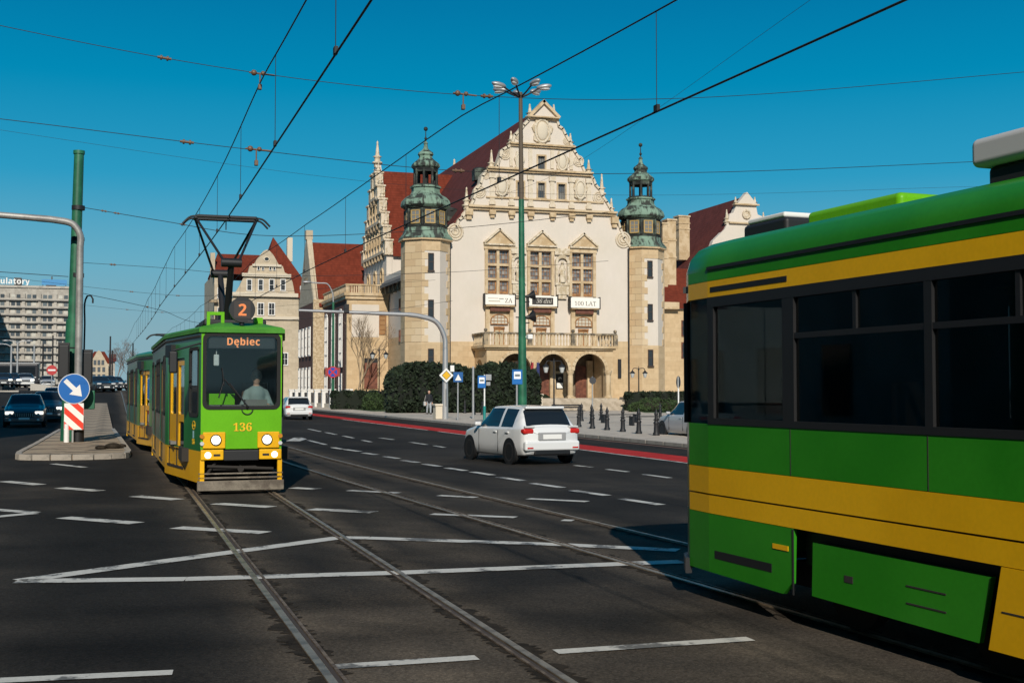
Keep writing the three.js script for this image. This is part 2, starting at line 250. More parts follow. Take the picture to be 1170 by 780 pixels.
// ------------------------------------------------------------------ ground, road, tracks, markings
const H = (x, z) => 1.9 * sm(-64, -128, z) * sm(13, 5, x);      // the street climbs gently towards the far end
const track1 = z => z > -24 ? 2.11 : 2.11 - .42 * sm(-24, -60, z) - .006 * Math.max(0, -60 - z);
const T2 = [[20, 8.6], [6, 7.25], [0, 6.85], [-6, 6.45], [-13, 6.06], [-20, 5.66], [-27, 5.28], [-34, 5.0], [-45, 4.78], [-70, 4.6], [-200, 4.2]];
const track2 = z => { for (let i = 0; i < T2.length - 1; i++) if (z <= T2[i][0] && z >= T2[i + 1][0]) { const t = (z - T2[i][0]) / (T2[i + 1][0] - T2[i][0]); return T2[i][1] + (T2[i + 1][1] - T2[i][1]) * t; } return z > 20 ? 8.6 : 4.2; };
{
  const xs = [], zs = [];
  for (let x = -1400; x < -60; x += 134) xs.push(x); for (let x = -60; x < -12; x += 4) xs.push(x); for (let x = -12; x < 20; x += .3) xs.push(x); for (let x = 20; x < 70; x += 5) xs.push(x); for (let x = 70; x <= 1500; x += 110) xs.push(x);
  for (let z = 400; z > 6; z -= 30) zs.push(z); for (let z = 6; z > -50; z -= .35) zs.push(z); for (let z = -50; z > -170; z -= 2.5) zs.push(z); for (let z = -170; z > -2600; z -= 120) zs.push(z);
  const p = [], c = [], uv = [], id = [];
  for (const z of zs) for (const x of xs) {
    p.push(x, H(x, z), z); uv.push(x, z);
    const n = fbm(((x / 64) % 1 + 1) % 1, ((z / 64) % 1 + 1) % 1, 24, 4, 201), st = fbm(((x / 32) % 1 + 1) % 1, ((z / 256) % 1 + 1) % 1, 32, 3, 202);
    let k = .05 + 1.25 * n + .75 * st;
    { // rubber left by the wheels of the crossing lanes, broken up along their way
      const q = z - .108 * (x + .93), b = fbm(((x / 40) % 1 + 1) % 1, ((z / 40) % 1 + 1) % 1, 40, 3, 205); let rub = 0; for (const c of [-9.75, -11.3, -5.6, -7.1, -14.7, -16.2]) rub += Math.exp(-(((q - c) / .42) ** 2)) * (c > -13.5 ? 1 : .5); k *= 1.1 - .52 * Math.min(1, rub) * sm(.3, .55, b); }
    const c1 = track1(z), c2 = track2(z); let dust = 0;
    for (const [cc, a] of [[c1, 1], [c2, .8]]) for (const s of [-.74, .74]) dust = Math.max(dust, a * sm(.62, .05, Math.abs(x - cc - s) + .45 * (n - .5)));
    dust = Math.max(dust, .75 * sm(.5, .66, st) * sm(-30, -8, z) * sm(-1.5, 1.2, x), .35 * sm(.52, .7, n) * sm(-40, -10, z));
    const dg = dust * (.6 + .8 * hash(Math.round(x * 9), Math.round(z * 9), 77)); c.push(k * (1 + 2.1 * dg), k * (1 + 1.8 * dg), k * (1 + 1.4 * dg));
  }
  const W = xs.length;
  for (let j = 0; j < zs.length - 1; j++) for (let i = 0; i < W - 1; i++) { const a = j * W + i; id.push(a, a + 1, a + W, a + 1, a + W + 1, a + W); }
  const g = new THREE.BufferGeometry(); g.setAttribute('position', new THREE.Float32BufferAttribute(p, 3)); g.setAttribute('color', new THREE.Float32BufferAttribute(c, 3)); g.setAttribute('uv', new THREE.Float32BufferAttribute(uv, 2)); g.setIndex(id); g.computeVertexNormals();
  if (g.attributes.normal.getY(5) < 0) { for (let i = 0; i < id.length; i += 3) { const t = id[i + 1]; id[i + 1] = id[i + 2]; id[i + 2] = t; } g.setIndex(id); g.computeVertexNormals(); }
  const m = new THREE.Mesh(g, mat.asphalt); m.name = 'road'; m.receiveShadow = m.castShadow = true;
  m.userData = { kind: 'structure', label: 'dark asphalt of the wide street and junction', category: 'road' }; scene.add(m);
}
function sweep(path, prof, close = true) {        // profile [offset, height] carried along a path of [x, z]
  const p = [], n = prof.length;
  const rows = path.map(([x, z], i) => { const a = path[Math.max(0, i - 1)], b = path[Math.min(path.length - 1, i + 1)]; let dx = b[0] - a[0], dz = b[1] - a[1]; const l = Math.hypot(dx, dz); dx /= l; dz /= l; return prof.map(([o, h]) => V(x - dz * o, h + H(x, z), z + dx * o)); });
  for (let i = 0; i < rows.length - 1; i++) for (let j = 0; j < n - (close ? 0 : 1); j++) { const a = rows[i][j], b = rows[i][(j + 1) % n], c = rows[i + 1][j], d = rows[i + 1][(j + 1) % n]; for (const q of [a, b, c, b, d, c]) p.push(q.x, q.y, q.z); }
  const g = new THREE.BufferGeometry(); g.setAttribute('position', new THREE.Float32BufferAttribute(p, 3)); g.computeVertexNormals(); return g;
}
function jag(path, half, jit, y) {               // a strip with crumbling edges
  const p = []; let prev = null; const e = (z, s) => jit * (2.4 * (fbm(((z / 16) % 1 + 1) % 1, .3, 64, 3, s) - .5) + 1.1 * (hash(Math.round(z * 40), 3, s) - .5));
  for (const [x, z] of path) { const a = V(x - half - e(z, 301 + Math.round(x)), y + H(x, z), z), b = V(x + half + e(z, 302 + Math.round(x)), y + H(x, z), z); if (prev) for (const q of [prev[0], prev[1], a, prev[1], b, a]) p.push(q.x, q.y, q.z); prev = [a, b]; }
  const g = new THREE.BufferGeometry(); g.setAttribute('position', new THREE.Float32BufferAttribute(p, 3)); g.computeVertexNormals(); return g;
}
for (const [fn, label] of [[track1, 'tram track of two grooved rails under the tram with number 136'], [track2, 'tram track of two grooved rails under the passing tram']]) {
  const t = thing('tram_track', label, 'track', null, 'structure');
  for (const s of [-.737, .737]) {
    const path = [], fine = [];
    for (let z = 14; z > -150; z -= z > -40 ? 1 : 4) path.push([fn(z) + s, z]);
    for (let z = 2; z > -60; z -= z > -25 ? .04 : .2) fine.push([fn(z) + s + (s < 0 ? .02 : -.02), z]);
    P(t, 'joint_filler', jag(fine, .12, .09, .004), mat.railDirt);
    const k = s < 0 ? -1 : 1;           // groove lies inside the gauge (path runs to -z, so offsets are mirrored)
    P(t, 'rail', sweep(path, [[-.03, .005], [-.03, .016], [-.024, .02], [.024, .02], [.03, .016], [.03, .005]]), mat.steel);
    P(t, 'guard_lip', sweep(path, [[-k * .075, .005], [-k * .075, .016], [-k * .1, .016], [-k * .1, .005]]), mat.rustSteel);
    P(t, 'groove', sweep(path, [[-k * .036, .0065], [-k * .073, .0065]], false), mat.railSide);
  }
}
// painted lines; each is given by the two ends of its centre line on the road and its width in metres
function strip(a, b, w, y = .008) {
  const dir = b.clone().sub(a).setY(0).normalize(), nx = -dir.z * w / 2, nz = dir.x * w / 2, n = Math.max(1, Math.round(a.distanceTo(b) / 1.5)), l = [];
  for (let i = 0; i < n; i++) { const p = a.clone().lerp(b, i / n), q = a.clone().lerp(b, (i + 1) / n); l.push(poly3([V(p.x + nx, H(p.x, p.z) + y, p.z + nz), V(q.x + nx, H(q.x, q.z) + y, q.z + nz), V(q.x - nx, H(q.x, q.z) + y, q.z - nz), V(p.x - nx, H(p.x, p.z) + y, p.z - nz)])); }
  return l;
}
function marks(label, list, w, part = 'dash') {
  const t = thing('road_marking', label, 'marking', null, 'structure');
  for (const [a, b, c, d, ww] of list) P(t, part, strip(onG(a, b), onG(c, d), ww || w), mat.paint);
}
const z4 = (l) => l.map(q => [380 + q[0] / 2.4375, 460 + q[1] / 2.4375, 380 + q[2] / 2.4375, 460 + q[3] / 2.4375]);
marks('long white line crossing both tracks with a slanting line joining it at the tip', [[18, 664.5, 212, 662], [212, 662, 450, 655], [450, 655, 780, 642]], .27, 'line');
marks('white line that rises to a bend between the rails and runs on behind', [[22, 664, 240, 634.5], [240, 634.5, 388, 614.5], [388, 614.5, 420, 615], [420, 615, 640, 622.5], [640, 622.5, 775, 629]], .27, 'line');
marks('broken white stop line lowest in the picture', [[-60, 781, 197, 769], [384, 762.5, 545, 752], [635, 745.5, 858, 730.5]], .15, 'dash');
marks('row of thin white dashes crossing the road in front of the number 136 tram', [[4, 550, 45, 554], [68, 557.5, 113, 561], [154, 567, 203, 571], [246, 575.5, 310, 579.5], [72, 591.5, 156, 598], [201, 603, 303, 609], [355, 582, 427, 585.5], [334, 557.5, 362, 559]], .3);
marks('white arrow tip at the photograph\'s edge on the near lane', [[-40, 580, 39, 586], [-40, 594, 39, 586.5]], .25, 'line');
marks('dotted white guide line curving past the white hatchback', z4([[0, 125, 28, 130], [35, 130.5, 75, 136], [85, 140, 122, 145], [145, 150, 182, 156], [195, 161, 238, 167], [255, 171, 298, 178], [318, 182, 370, 190], [388, 193, 445, 202], [463, 208, 533, 218], [557, 225, 640, 237], [668, 245, 765, 259], [805, 268, 915, 285]]), .2);
marks('sparse white dashes lying between and beside the second track', z4([[545, 268, 710, 276], [295, 259, 400, 264.5], [45, 245, 185, 252], [275, 311, 510, 320], [0, 299, 118, 305.5], [640, 328, 670, 329]]), .22);
marks('white lane dashes between the hatchback and the red cycle lane', z4([[765, 186, 823, 193], [868, 200, 940, 210], [675, 175, 722, 180], [215, 110, 262, 117], [283, 120, 312, 125], [130, 98, 170, 103]]), .15);
marks('white lane dashes running far up the road beside the tram', [[352, 490, 366, 493], [372, 494, 384, 496.5], [392, 498, 404, 500.5], [414, 503, 424, 505], [352, 503, 372, 508]], .15);
marks('curved white arrow painted on the lane right beside the tram', [[331, 504, 340, 500], [340, 500, 346, 501.5], [346, 501.5, 338, 504]], .3, 'line');
marks('white edge line along the left lane beside the kerbed island', [[105, 447, 133, 456.5]], .2, 'line');
marks('faint white dashes far left beyond the island tip', [[26, 521, 36, 523], [60, 530, 96, 534]], .2);
one('cycle_lane', (() => { const l = []; for (let z = -26; z > -190; z -= 2) l.push(poly3([V(14.4, .005 + H(14.4, z), z), V(15.65, .005, z), V(15.65, .005, z - 2), V(14.4, .005, z - 2)])); return l; })(), mat.redLane, 'narrow red cycle lane running along the far side of the road', 'cycle lane', null, 'structure');
{ const t = thing('road_marking', 'thin white edge line along the near side of the red cycle lane', 'marking', null, 'structure'); for (const [a, b] of [[-28, -40], [-41, -55], [-57, -80]]) P(t, 'line', strip(V(14.28, 0, a), V(14.28, 0, b), .12), mat.paint); }
// pavement in front of the hall, with kerb stones
one('pavement', B(18.36, -.4, -24, 150, .12, -240), mat.paving, 'pale slab pavement of the square before the gabled hall', 'pavement', null, 'structure');
{
  const k = thing('kerb', 'grey stone kerb edging the pavement of the square', 'kerb', null, 'structure');
  const g = fin(new RoundedBoxGeometry(.16, .5, 1.47, 1, .015));
  for (let i = 0; i < 130; i++) PS(k, 'kerb_stone', g, mat.kerb, 18.28 + .006 * hash(i, 1, 3), -.13 + .006 * hash(i, 2, 4), -24.75 - i * 1.5);
}
one('cycle_path_edge', B(17.62, -.05, -26, 17.85, .006, -60), flat(.14, .075, .05, .9), 'thin brown strip at the foot of the kerb by the bollards', 'strip', null, 'structure');
// the traffic island on the far left
{
  const L = -2.55, R = .42, f = -35.6;
  const t = thing('traffic_island', 'kerbed island of worn concrete under the green mast', 'island', null, 'structure');
  const top = [], edge = [];
  edge.push([L + .25, f - 24], [L + .1, f - 8], [L, f - 2.2]); for (let i = 0; i <= 8; i++) { const a = Math.PI - Math.PI * i / 8; edge.push([(L + R) / 2 + (R - L) / 2 * Math.cos(a) * .96, f - .9 + .8 * Math.sin(a)]); } edge.push([R, f - 2.2], [R - .15, f - 10], [R - .45, f - 24]);
  const pts = edge.concat([[R - .9, f - 60], [L + .7, f - 60]]);
  for (let z = 0; z < 1; z++) { const s = EX(pts.map(([x, z]) => [x, -z]), .5); s.rotateX(-Math.PI / 2).translate(0, -.37, 0); top.push(s); }
  const g = M(top), p = g.attributes.position; for (let i = 0; i < p.count; i++) p.setY(i, p.getY(i) + H(p.getX(i), p.getZ(i)) * .9);
  P(t, 'paved_top', g, mat.islandTop);
  for (let i = 0; i < edge.length - 1; i++) {
    const a = edge[i], b = edge[i + 1], len = Math.hypot(b[0] - a[0], b[1] - a[1]), n = Math.max(1, Math.round(len / 1));
    for (let k = 0; k < n; k++) { const x0 = a[0] + (b[0] - a[0]) * k / n, z0 = a[1] + (b[1] - a[1]) * k / n, x1 = a[0] + (b[0] - a[0]) * (k + 1) / n, z1 = a[1] + (b[1] - a[1]) * (k + 1) / n; PS(t, 'kerb_stone', UNIT, mat.kerb, (x0 + x1) / 2, -.03 + .008 * rnd(), (z0 + z1) / 2, Math.atan2(x1 - x0, z1 - z0), .16, .36, len / n - .02); }
  }
  P(t, 'rubble', [SPH(.0, .2, -39.4, .16, 1.6, .7, 1, 7), SPH(-.35, .18, -39.1, .12, 1.5, .6, 1, 6), SPH(.25, .18, -39.8, .1, 1.4, .8, 1, 6)], mat.railDirt);
}
// ------------------------------------------------------------------ the gabled university hall
const ZF = -108.5, LAND = 1.2;
const fx = (px, y = 400) => atZ(px, y, ZF).x, fy = (px, py) => atZ(px, py, ZF).y, fp = (px, py) => { const q = atZ(px, py, ZF); return [q.x, q.y]; };
function pinnacle(h, w) { return [LATHE([[w * .5, 0], [w * .5, h * .12], [w * .72, h * .14], [w * .72, h * .19], [w * .42, h * .22], [w * .42, h * .36], [w * .66, h * .39], [w * .3, h * .44], [w * .12, h * .9], [w * .16, h * .93], [.01, h]], 8)]; }
const hall = thing('gabled_hall', 'pale gabled hall with arcade, three tall windows, red roof and ornate stepped gable', 'building');
{
  const L = fx(512), R = fx(719);
  // big windows: opening px left, right, top, bottom; pediment apex
  const W = [[557, 581.3, 286, 335.5, 570, 263.5, 553, 586.7], [605.4, 629.5, 288, 337, 618.5, 265.8, 602.3, 634.6], [653.3, 677.2, 290, 338.7, 666.2, 268.7, 650.8, 681.5]];
  const small = [[591, 598.4, 208, 225], [614.6, 622.4, 209, 226], [637.7, 645.7, 210.5, 227.5], [614.6, 622.6, 178.5, 194]];
  const o = [[512, 470], [512, 278], [514, 263], [521, 259], [524, 251], [528, 248], [533, 239], [537, 235.5], [541, 228], [544, 216], [549, 210], [551, 201], [556, 195], [562, 194], [568, 190], [571, 180], [574, 171], [579, 168], [584, 165.5], [588, 154], [594, 149], [598, 143], [603, 138], [605, 135], [636, 135.8], [638, 144], [642.5, 147], [646, 154], [650.5, 162], [653.5, 168.5], [657.5, 175], [662, 182], [665, 190], [668, 197], [673.5, 199.5], [677.5, 204], [680, 211], [684.5, 216], [688, 224], [693, 231], [697, 238], [702, 245.5], [705.5, 252], [708.5, 261], [712.5, 272], [719, 281], [719, 470]].map(p => fp(...p));
  const holes = [];
  for (const w of W) { const a = fp(w[0], w[3]), b = fp(w[1], w[2]); holes.push(rect(a[0], a[1], b[0], b[1])); }
  for (const w of small) { const a = fp(w[0], w[3]), b = fp(w[1], w[2]); holes.push(rect(a[0], a[1], b[0], b[1])); }
  P(hall, 'front_wall', EX(o, .8, holes).translate(0, 0, ZF - .8), mat.plaster);
  // thin coping that follows the gable steps
  const cop = []; for (let i = 2; i < o.length - 2; i++) { if (i === 23) continue; const a = V(o[i][0], o[i][1], ZF - .35), b = V(o[i + 1][0], o[i + 1][1], ZF - .35); const g = new THREE.BoxGeometry(.22, a.distanceTo(b) + .12, 1.05); g.rotateZ(Math.atan2(b.y - a.y, b.x - a.x) - Math.PI / 2).translate((a.x + b.x) / 2, (a.y + b.y) / 2, ZF - .34); cop.push(g); }
  PP(hall, 'gable_coping', cop, mat.cream);
  // volutes on the steps
  for (const [px, py, r] of [[520, 265, .72], [548, 219, .55], [577, 176, .5], [593, 155, .38], [531, 246, .3], [555, 201, .3], [648, 161, .38], [661, 184, .5], [684, 226, .55], [700, 249, .3], [712, 274, .72], [669, 199, .28]]) {
    const q = fp(px, py), g = []; for (let i = 0; i < 3; i++) g.push(new THREE.TorusGeometry(r * (1 - i * .34), r * .15, 6, 14).translate(q[0], q[1], ZF + .03)); g.push(C(V(q[0], q[1], ZF - .5), V(q[0], q[1], ZF + .02), r, r, 14));
    P(hall, 'volute', g, mat.cream);
  }
  // cornices of the gable
  for (const [xa, xb, py, h, d] of [[534, 704, 240.6, .42, .5], [556, 677, 196.3, .4, .45], [582, 657, 167, .34, .42], [603, 638, 135.4, .26, .55]]) {
    const y = fy(620, py), a = fx(xa), b = fx(xb); P(hall, 'cornice', [B(a, y, ZF - .1, b, y + h * .45, ZF + d), B(a, y - h * .5, ZF - .1, b, y - .003, ZF + d * .55)], mat.stonePlain);
  }
  { const y = fy(620, 229), a = fx(555), b = fx(690); P(hall, 'string_course', B(a, y, ZF - .05, b, y + .14, ZF + .16), mat.stonePlain); }
  for (const px of [562, 584, 606, 631, 653, 673]) {
    const x = fx(px), yt = fy(620, 197.5), yb = fy(620, 240), g = [B(x - .21, yb + .3, ZF - .05, x + .21, yt - .3, ZF + .12)];
    P(hall, 'pilaster', g.concat([B(x - .33, yt - .75, ZF - .05, x + .33, yt - .3, ZF + .22), B(x - .31, yb + .3, ZF - .05, x + .31, yb + .6, ZF + .18)]), mat.cream);
    P(hall, 'corbel', [B(x - .3, yb - .65, ZF - .05, x + .3, yb - .25, ZF + .36), B(x - .2, yb - .95, ZF - .05, x + .2, yb - .66, ZF + .22)], mat.stonePlain);
  }
  for (const px of [584, 606, 631, 653]) { const x = fx(px), yt = fy(620, 168.5), yb = fy(620, 195.5); P(hall, 'pilaster', B(x - .17, yb + .3, ZF - .05, x + .17, yt - .2, ZF + .11), mat.cream); }
  for (const px of [535, 702]) { const x = fx(px), yb = fy(px, px < 600 ? 236 : 246); P(hall, 'corbel', [B(x - .34, yb - .8, ZF - .05, x + .34, yb - .2, ZF + .42), B(x - .24, yb - 1.2, ZF - .05, x + .24, yb - .81, ZF + .26)], mat.stonePlain); }
  // top pediment with raking cornice of red brick
  { const a = fp(604, 134.5), b = fp(637, 135.2), c = fp(620.3, 118); P(hall, 'pediment', EX([a, b, c], .7).translate(0, 0, ZF - .55), mat.plaster);
    const rk = []; for (const [p, q] of [[a, c], [b, c]]) { const dx = q[0] - p[0], dy = q[1] - p[1], l = Math.hypot(dx, dy) + .3; rk.push(new THREE.BoxGeometry(.26, l, 1.05).rotateZ(Math.atan2(dy, dx) - Math.PI / 2).translate((p[0] + q[0]) / 2, (p[1] + q[1]) / 2 + .1, ZF - .1)); } P(hall, 'raking_cornice', rk, mat.stonePlain); }
  for (const [px, py, h] of [[534, 238, 2.1], [562.5, 195, 2.1], [585, 166, 1.5], [606.5, 135, 1.5], [634, 135.5, 1.5], [653, 168, 1.45], [674, 200, 1.6], [689, 225, 2.4], [700, 245, 1.7]]) { const q = fp(px, py); P(hall, 'pinnacle', pinnacle(h, .62).map(g => g.translate(q[0], q[1] - .05, ZF - .3)), mat.carved); }
  // carved shields
  for (const [px, py, sx, sy] of [[573, 213, .85, 1.15], [662.5, 217, .8, 1.15], [642, 185, .75, 1.1], [593, 184, .55, .95], [619, 150, 1.15, 1.45]]) {
    const q = fp(px, py), pts = []; for (let i = 0; i < 28; i++) { const t = i / 28 * Math.PI * 2, k = 1 + .13 * Math.sin(t * 7) + .07 * Math.sin(t * 3 + 1); pts.push([q[0] + sx * k * Math.cos(t) * .8, q[1] + sy * k * Math.sin(t) * .85]); }
    const e = P(hall, 'cartouche', EX(pts, .16, [], .04).translate(0, 0, ZF), mat.carved);
    P(e, 'shield', [SPH(q[0], q[1], ZF + .2, .5 * sx, 1, 1.25 * sy / sx, .35), new THREE.TorusGeometry(.62 * sx, .07, 6, 16).scale(1, 1.2 * sy / sx, 1).translate(q[0], q[1], ZF + .22)], mat.beigeLight);
  }
  // windows of the gable
  for (const w of small) { const a = fp(w[0], w[3]), b = fp(w[1], w[2]); win(hall, (a[0] + b[0]) / 2, (a[1] + b[1]) / 2, ZF - .3, b[0] - a[0], b[1] - a[1], { nx: 3, ny: 2, fm: mat.concreteDark, f: .05, bar: .035, gm: mat.pane });
    const s = [B(a[0] - .14, a[1], ZF, a[0], b[1] + .14, ZF + .08), B(b[0], a[1], ZF, b[0] + .14, b[1] + .14, ZF + .08), B(a[0], b[1], ZF, b[0], b[1] + .14, ZF + .078), B(a[0] - .2, a[1] - .15, ZF, b[0] + .2, a[1], ZF + .14)]; P(hall, 'window_surround', s, mat.stonePlain); }
  // the three tall windows
  W.forEach((w, i) => {
    const a = fp(w[0], w[3]), b = fp(w[1], w[2]), x0 = a[0], x1 = b[0], y0 = a[1], y1 = b[1], xm = (x0 + x1) / 2, hh = (y1 - y0) / 3;
    P(hall, 'window_surround', [B(x0 - .28, y0, ZF, x0, y1 + .05, ZF + .16), B(x1, y0, ZF, x1 + .28, y1 + .05, ZF + .16), B(x0 - .36, y1 + .05, ZF, x1 + .36, y1 + .62, ZF + .2)], mat.stonePlain);
    P(hall, 'mullion', [B(xm - .13, y0, ZF - .4, xm + .13, y1, ZF - .02), B(x0, y0 + hh - .11, ZF - .38, x1, y0 + hh + .11, ZF - .04), B(x0, y0 + 2 * hh - .11, ZF - .38, x1, y0 + 2 * hh + .11, ZF - .04)], mat.stonePlain);
    for (let c = 0; c < 2; c++) for (let r = 0; r < 3; r++) { const ax = c ? xm + .13 : x0, bx = c ? x1 : xm - .13, ay = y0 + r * hh + (r ? .11 : 0), by = y0 + (r + 1) * hh - (r < 2 ? .11 : 0);
      win(hall, (ax + bx) / 2, (ay + by) / 2, ZF - .35, bx - ax, by - ay, { nx: 3, ny: 3, f: r ? .05 : .12, bar: .03, fm: mat.woodFrame, gm: mat.paneGrey }); if (!r) P(hall, 'window_apron', B(ax + .08, ay + .06, ZF - .33, bx - .08, ay + hh * .22, ZF - .18), mat.woodFrame); }
    const l = fp(w[6], (i * 1.8 + 278)), rr2 = fp(w[7], (i * 1.8 + 279.3)), ap = fp(w[4], w[5]), yb = (l[1] + rr2[1]) / 2;
    P(hall, 'window_pediment', EX([[l[0], yb], [rr2[0], yb], [(l[0] + rr2[0]) / 2, ap[1]]], .22).translate(0, 0, ZF), mat.stonePlain);
    const rk = []; for (const p of [[l[0], yb], [rr2[0], yb]]) { const q = [(l[0] + rr2[0]) / 2, ap[1]], dx = q[0] - p[0], dy = q[1] - p[1], len = Math.hypot(dx, dy) + .15; rk.push(new THREE.BoxGeometry(.15, len, .42).rotateZ(Math.atan2(dy, dx) - Math.PI / 2).translate((p[0] + q[0]) / 2, (p[1] + q[1]) / 2 + .1, ZF + .21)); }
    rk.push(B(l[0] - .05, yb - .15, ZF, rr2[0] + .05, yb, ZF + .4)); P(hall, 'pediment_moulding', rk, mat.carved);
    // balcony door bay under each window
    const yA = fy(w[4], 349 + i * 1.6), yB = fy(w[4], 392), xa = fx(w[6] + 1), xb = fx(w[7] - (i === 1 ? 2 : 1)), xc = (xa + xb) / 2;
    P(hall, 'bay_frame', [B(xa, yB - .5, ZF, xa + .38, yA, ZF + .3), B(xb - .38, yB - .5, ZF, xb, yA, ZF + .3), B(xa + .38, yA - 1.55, ZF, xb - .38, yA - .55, ZF + .1), B(xa - .12, yA - .12, ZF, xb + .12, yA + .12, ZF + .75)], mat.stonePlain);
    P(hall, 'bay_soffit', B(xa + .38, yA - .55, ZF + .01, xb - .38, yA - .12, ZF + .5), mat.woodDark);
    win(hall, xc, yA - 1.28, ZF + .1, 1.72, .98, { nx: 5, ny: 3, arch: .72, fm: mat.woodFrame, f: .09, bar: .045, gm: flat(.55, .5, .4, .2), d: .1 });
    const dr = P(hall, 'balcony_door', [B(xc - .5, yB - .6, ZF + .02, xc + .5, yA - 1.95, ZF + .1), B(xc - .52, yA - 2.12, ZF + .02, xc + .52, yA - 1.95, ZF + .2)], mat.woodFrame); P(dr, 'pane', [B(xc - .38, yB - .2, ZF + .1, xc - .06, yA - 2.3, ZF + .115), B(xc + .06, yB - .2, ZF + .1, xc + .38, yA - 2.3, ZF + .115)], flat(.5, .42, .28, .3));
  });
  // statue niches
  for (const px of [592, 642]) {
    const k = px > 600 ? 1 : 0, x = fx(px), y0 = fy(px, 338 - (1 - k) * 1.5), y1 = fy(px, 284 - (1 - k) * 1.5);
    const nf = P(hall, 'niche', [EX(archPts(x - .72, x + .72, y0 + 1.0, y1 - 1.35, 12), .28, [archPts(x - .48, x + .48, y0 + 1.25, y1 - 1.4, 12)]).translate(0, 0, ZF), B(x - .75, y1 - .62, ZF, x + .75, y1, ZF + .25), B(x - .62, y0 + .1, ZF, x + .62, y0 + .95, ZF + .32), B(x - .4, y0 - .3, ZF, x + .4, y0 + .1, ZF + .25)], mat.carved);
    const b = y0 + 1.25; P(nf, 'statue', [LATHE([[.3, b], [.34, b + .2], [.26, b + .9], [.3, b + 1.3], [.22, b + 1.62], [.08, b + 1.7]], 10).scale(1, 1, .7).translate(x, 0, ZF + .22), SPH(x, b + 1.86, ZF + .25, .15, 1, 1.2, 1, 10), C(V(x - .26, b + 1.4, ZF + .25), V(x - .36, b + .8, ZF + .36), .08, .06, 7), C(V(x + .26, b + 1.4, ZF + .25), V(x + .1, b + 1.05, ZF + .42), .08, .06, 7)], mat.carved);
  }
  // lower stone facing left and right of the arcade
  const yS = fy(620, 384);
  PP(hall, 'stone_base', [B(L, -.2, ZF - .02, fx(553), yS - .6, ZF + .06), B(fx(700), -.2, ZF - .02, R, yS - .4, ZF + .06)], mat.stone);
  P(hall, 'downpipe', C(V(R - .1, 0, ZF + .15), V(R - .1, fy(719, 284), ZF + .15), .08), mat.iron);
  P(hall, 'downpipe', C(V(L + .12, 0, ZF + .15), V(L + .12, fy(512, 276), ZF + .15), .08), mat.iron);
  // arcade and balcony
  const ZA = -104.6, ax = (px) => atZ(px, 430, ZA).x, ay = (px, py) => atZ(px, py, ZA).y;
  const xl = ax(556), xr = ax(700.5), yT = ay(625, 397.5), ySp = ay(625, 423);
  const sp = [[xl, LAND]], arcs = [[571, 607.5], [614.3, 650], [656, 692]];
  const pts = [[xl, yT], [xl, LAND]];
  arcs.forEach(([p, q]) => { const a = ax(p), b = ax(q), c = (a + b) / 2, r = (b - a) / 2; if (p === 571) pts.push([a, LAND]); pts.push([a, ySp]); for (let i = 1; i < 16; i++) { const t = Math.PI - Math.PI * i / 16; pts.push([c + r * Math.cos(t), ySp + r * 1.02 * Math.sin(t)]); } pts.push([b, ySp]); if (p === 656) pts.push([b, LAND]); });
  pts.push([xr, LAND], [xr, yT]);
  P(hall, 'arcade_front', EX(pts, .6).translate(0, 0, ZA - .6), mat.stone);
  arcs.forEach(([p, q]) => { const a = ax(p), b = ax(q), c = (a + b) / 2, r = (b - a) / 2 + .1, g = []; for (let i = 0; i < 13; i++) { const t = Math.PI * (i + .5) / 13; g.push(new THREE.BoxGeometry(.3, Math.PI * r / 13 - .03, .1).rotateZ(t).translate(c + r * Math.cos(t), ySp + r * 1.02 * Math.sin(t), ZA + .02)); } P(hall, 'arch_ring', g, mat.stonePlain); });
  for (const px of [610.8, 653, 694.5, 568]) { const x = ax(px); P(hall, 'column', [LATHE([[.34, LAND], [.34, LAND + .18], [.26, LAND + .26], [.25, ySp - .45], [.22, ySp - .4], [.3, ySp - .3], [.36, ySp - .08], [.36, ySp]], 14).translate(x, 0, ZA - .28 + (px > 690 || px < 570 ? .34 : 0)), B(x - .36, LAND - .003, ZA - .64, x + .36, LAND + .12, ZA + .08)], mat.stonePlain); }
  P(hall, 'arcade_side', EX([[0, LAND], [.5, LAND], [.5, ySp - .2], ...Array.from({ length: 9 }, (_, i) => { const t = Math.PI - Math.PI * (i + .5) / 9; return [1.7 + 1.2 * Math.cos(t), ySp - .2 + 1.2 * Math.sin(t)]; }), [2.9, ySp - .2], [2.9, LAND], [3.2, LAND], [3.2, yT], [0, yT]], .5).rotateY(Math.PI / 2).translate(xl + .003, 0, ZA - .62), mat.stone);
  P(hall, 'arcade_side', B(xr - .5, LAND, ZF + .07, xr - .003, yT, ZA - .61), mat.stone);
  P(hall, 'balcony_slab', [B(xl - .35, yT, ZF + .01, xr + .35, yT + .22, ZA + .4), B(xl - .2, yT - .16, ZF + .02, xr + .2, yT - .004, ZA + .2)], mat.stonePlain);
  P(hall, 'arcade_ceiling', B(xl + .52, yT - .45, ZF + .07, xr - .52, yT - .17, ZA - .62), flat(.07, .05, .035, .9)); P(hall, 'arcade_back_wall', B(xl + .51, LAND, ZF + .01, xr - .51, yT - .46, ZF + .064), std({ map: mottle([.12, .085, .055], [.2, .15, .1], 8, 79, 256, 3, .15), roughness: .92 }));  // ceiling and lining darkened: partly own brown tone, partly arcade shade in the colour
  const yR = yT + 1.22; P(hall, 'balcony_rail', [RB(xl - .3, yR, ZA + .02, xr + .3, yR + .16, ZA + .34, .03), RB(xl - .3, yR - .003, ZF + .1, xl, yR + .15, ZA + .02, .03), RB(xr, yR - .003, ZF + .1, xr + .3, yR + .15, ZA + .02, .03)], mat.stoneDark);
  const bal = fin(LATHE([[.075, 0], [.075, .1], [.05, .16], [.1, .4], [.055, .72], [.08, .84], [.075, 1]], 8));
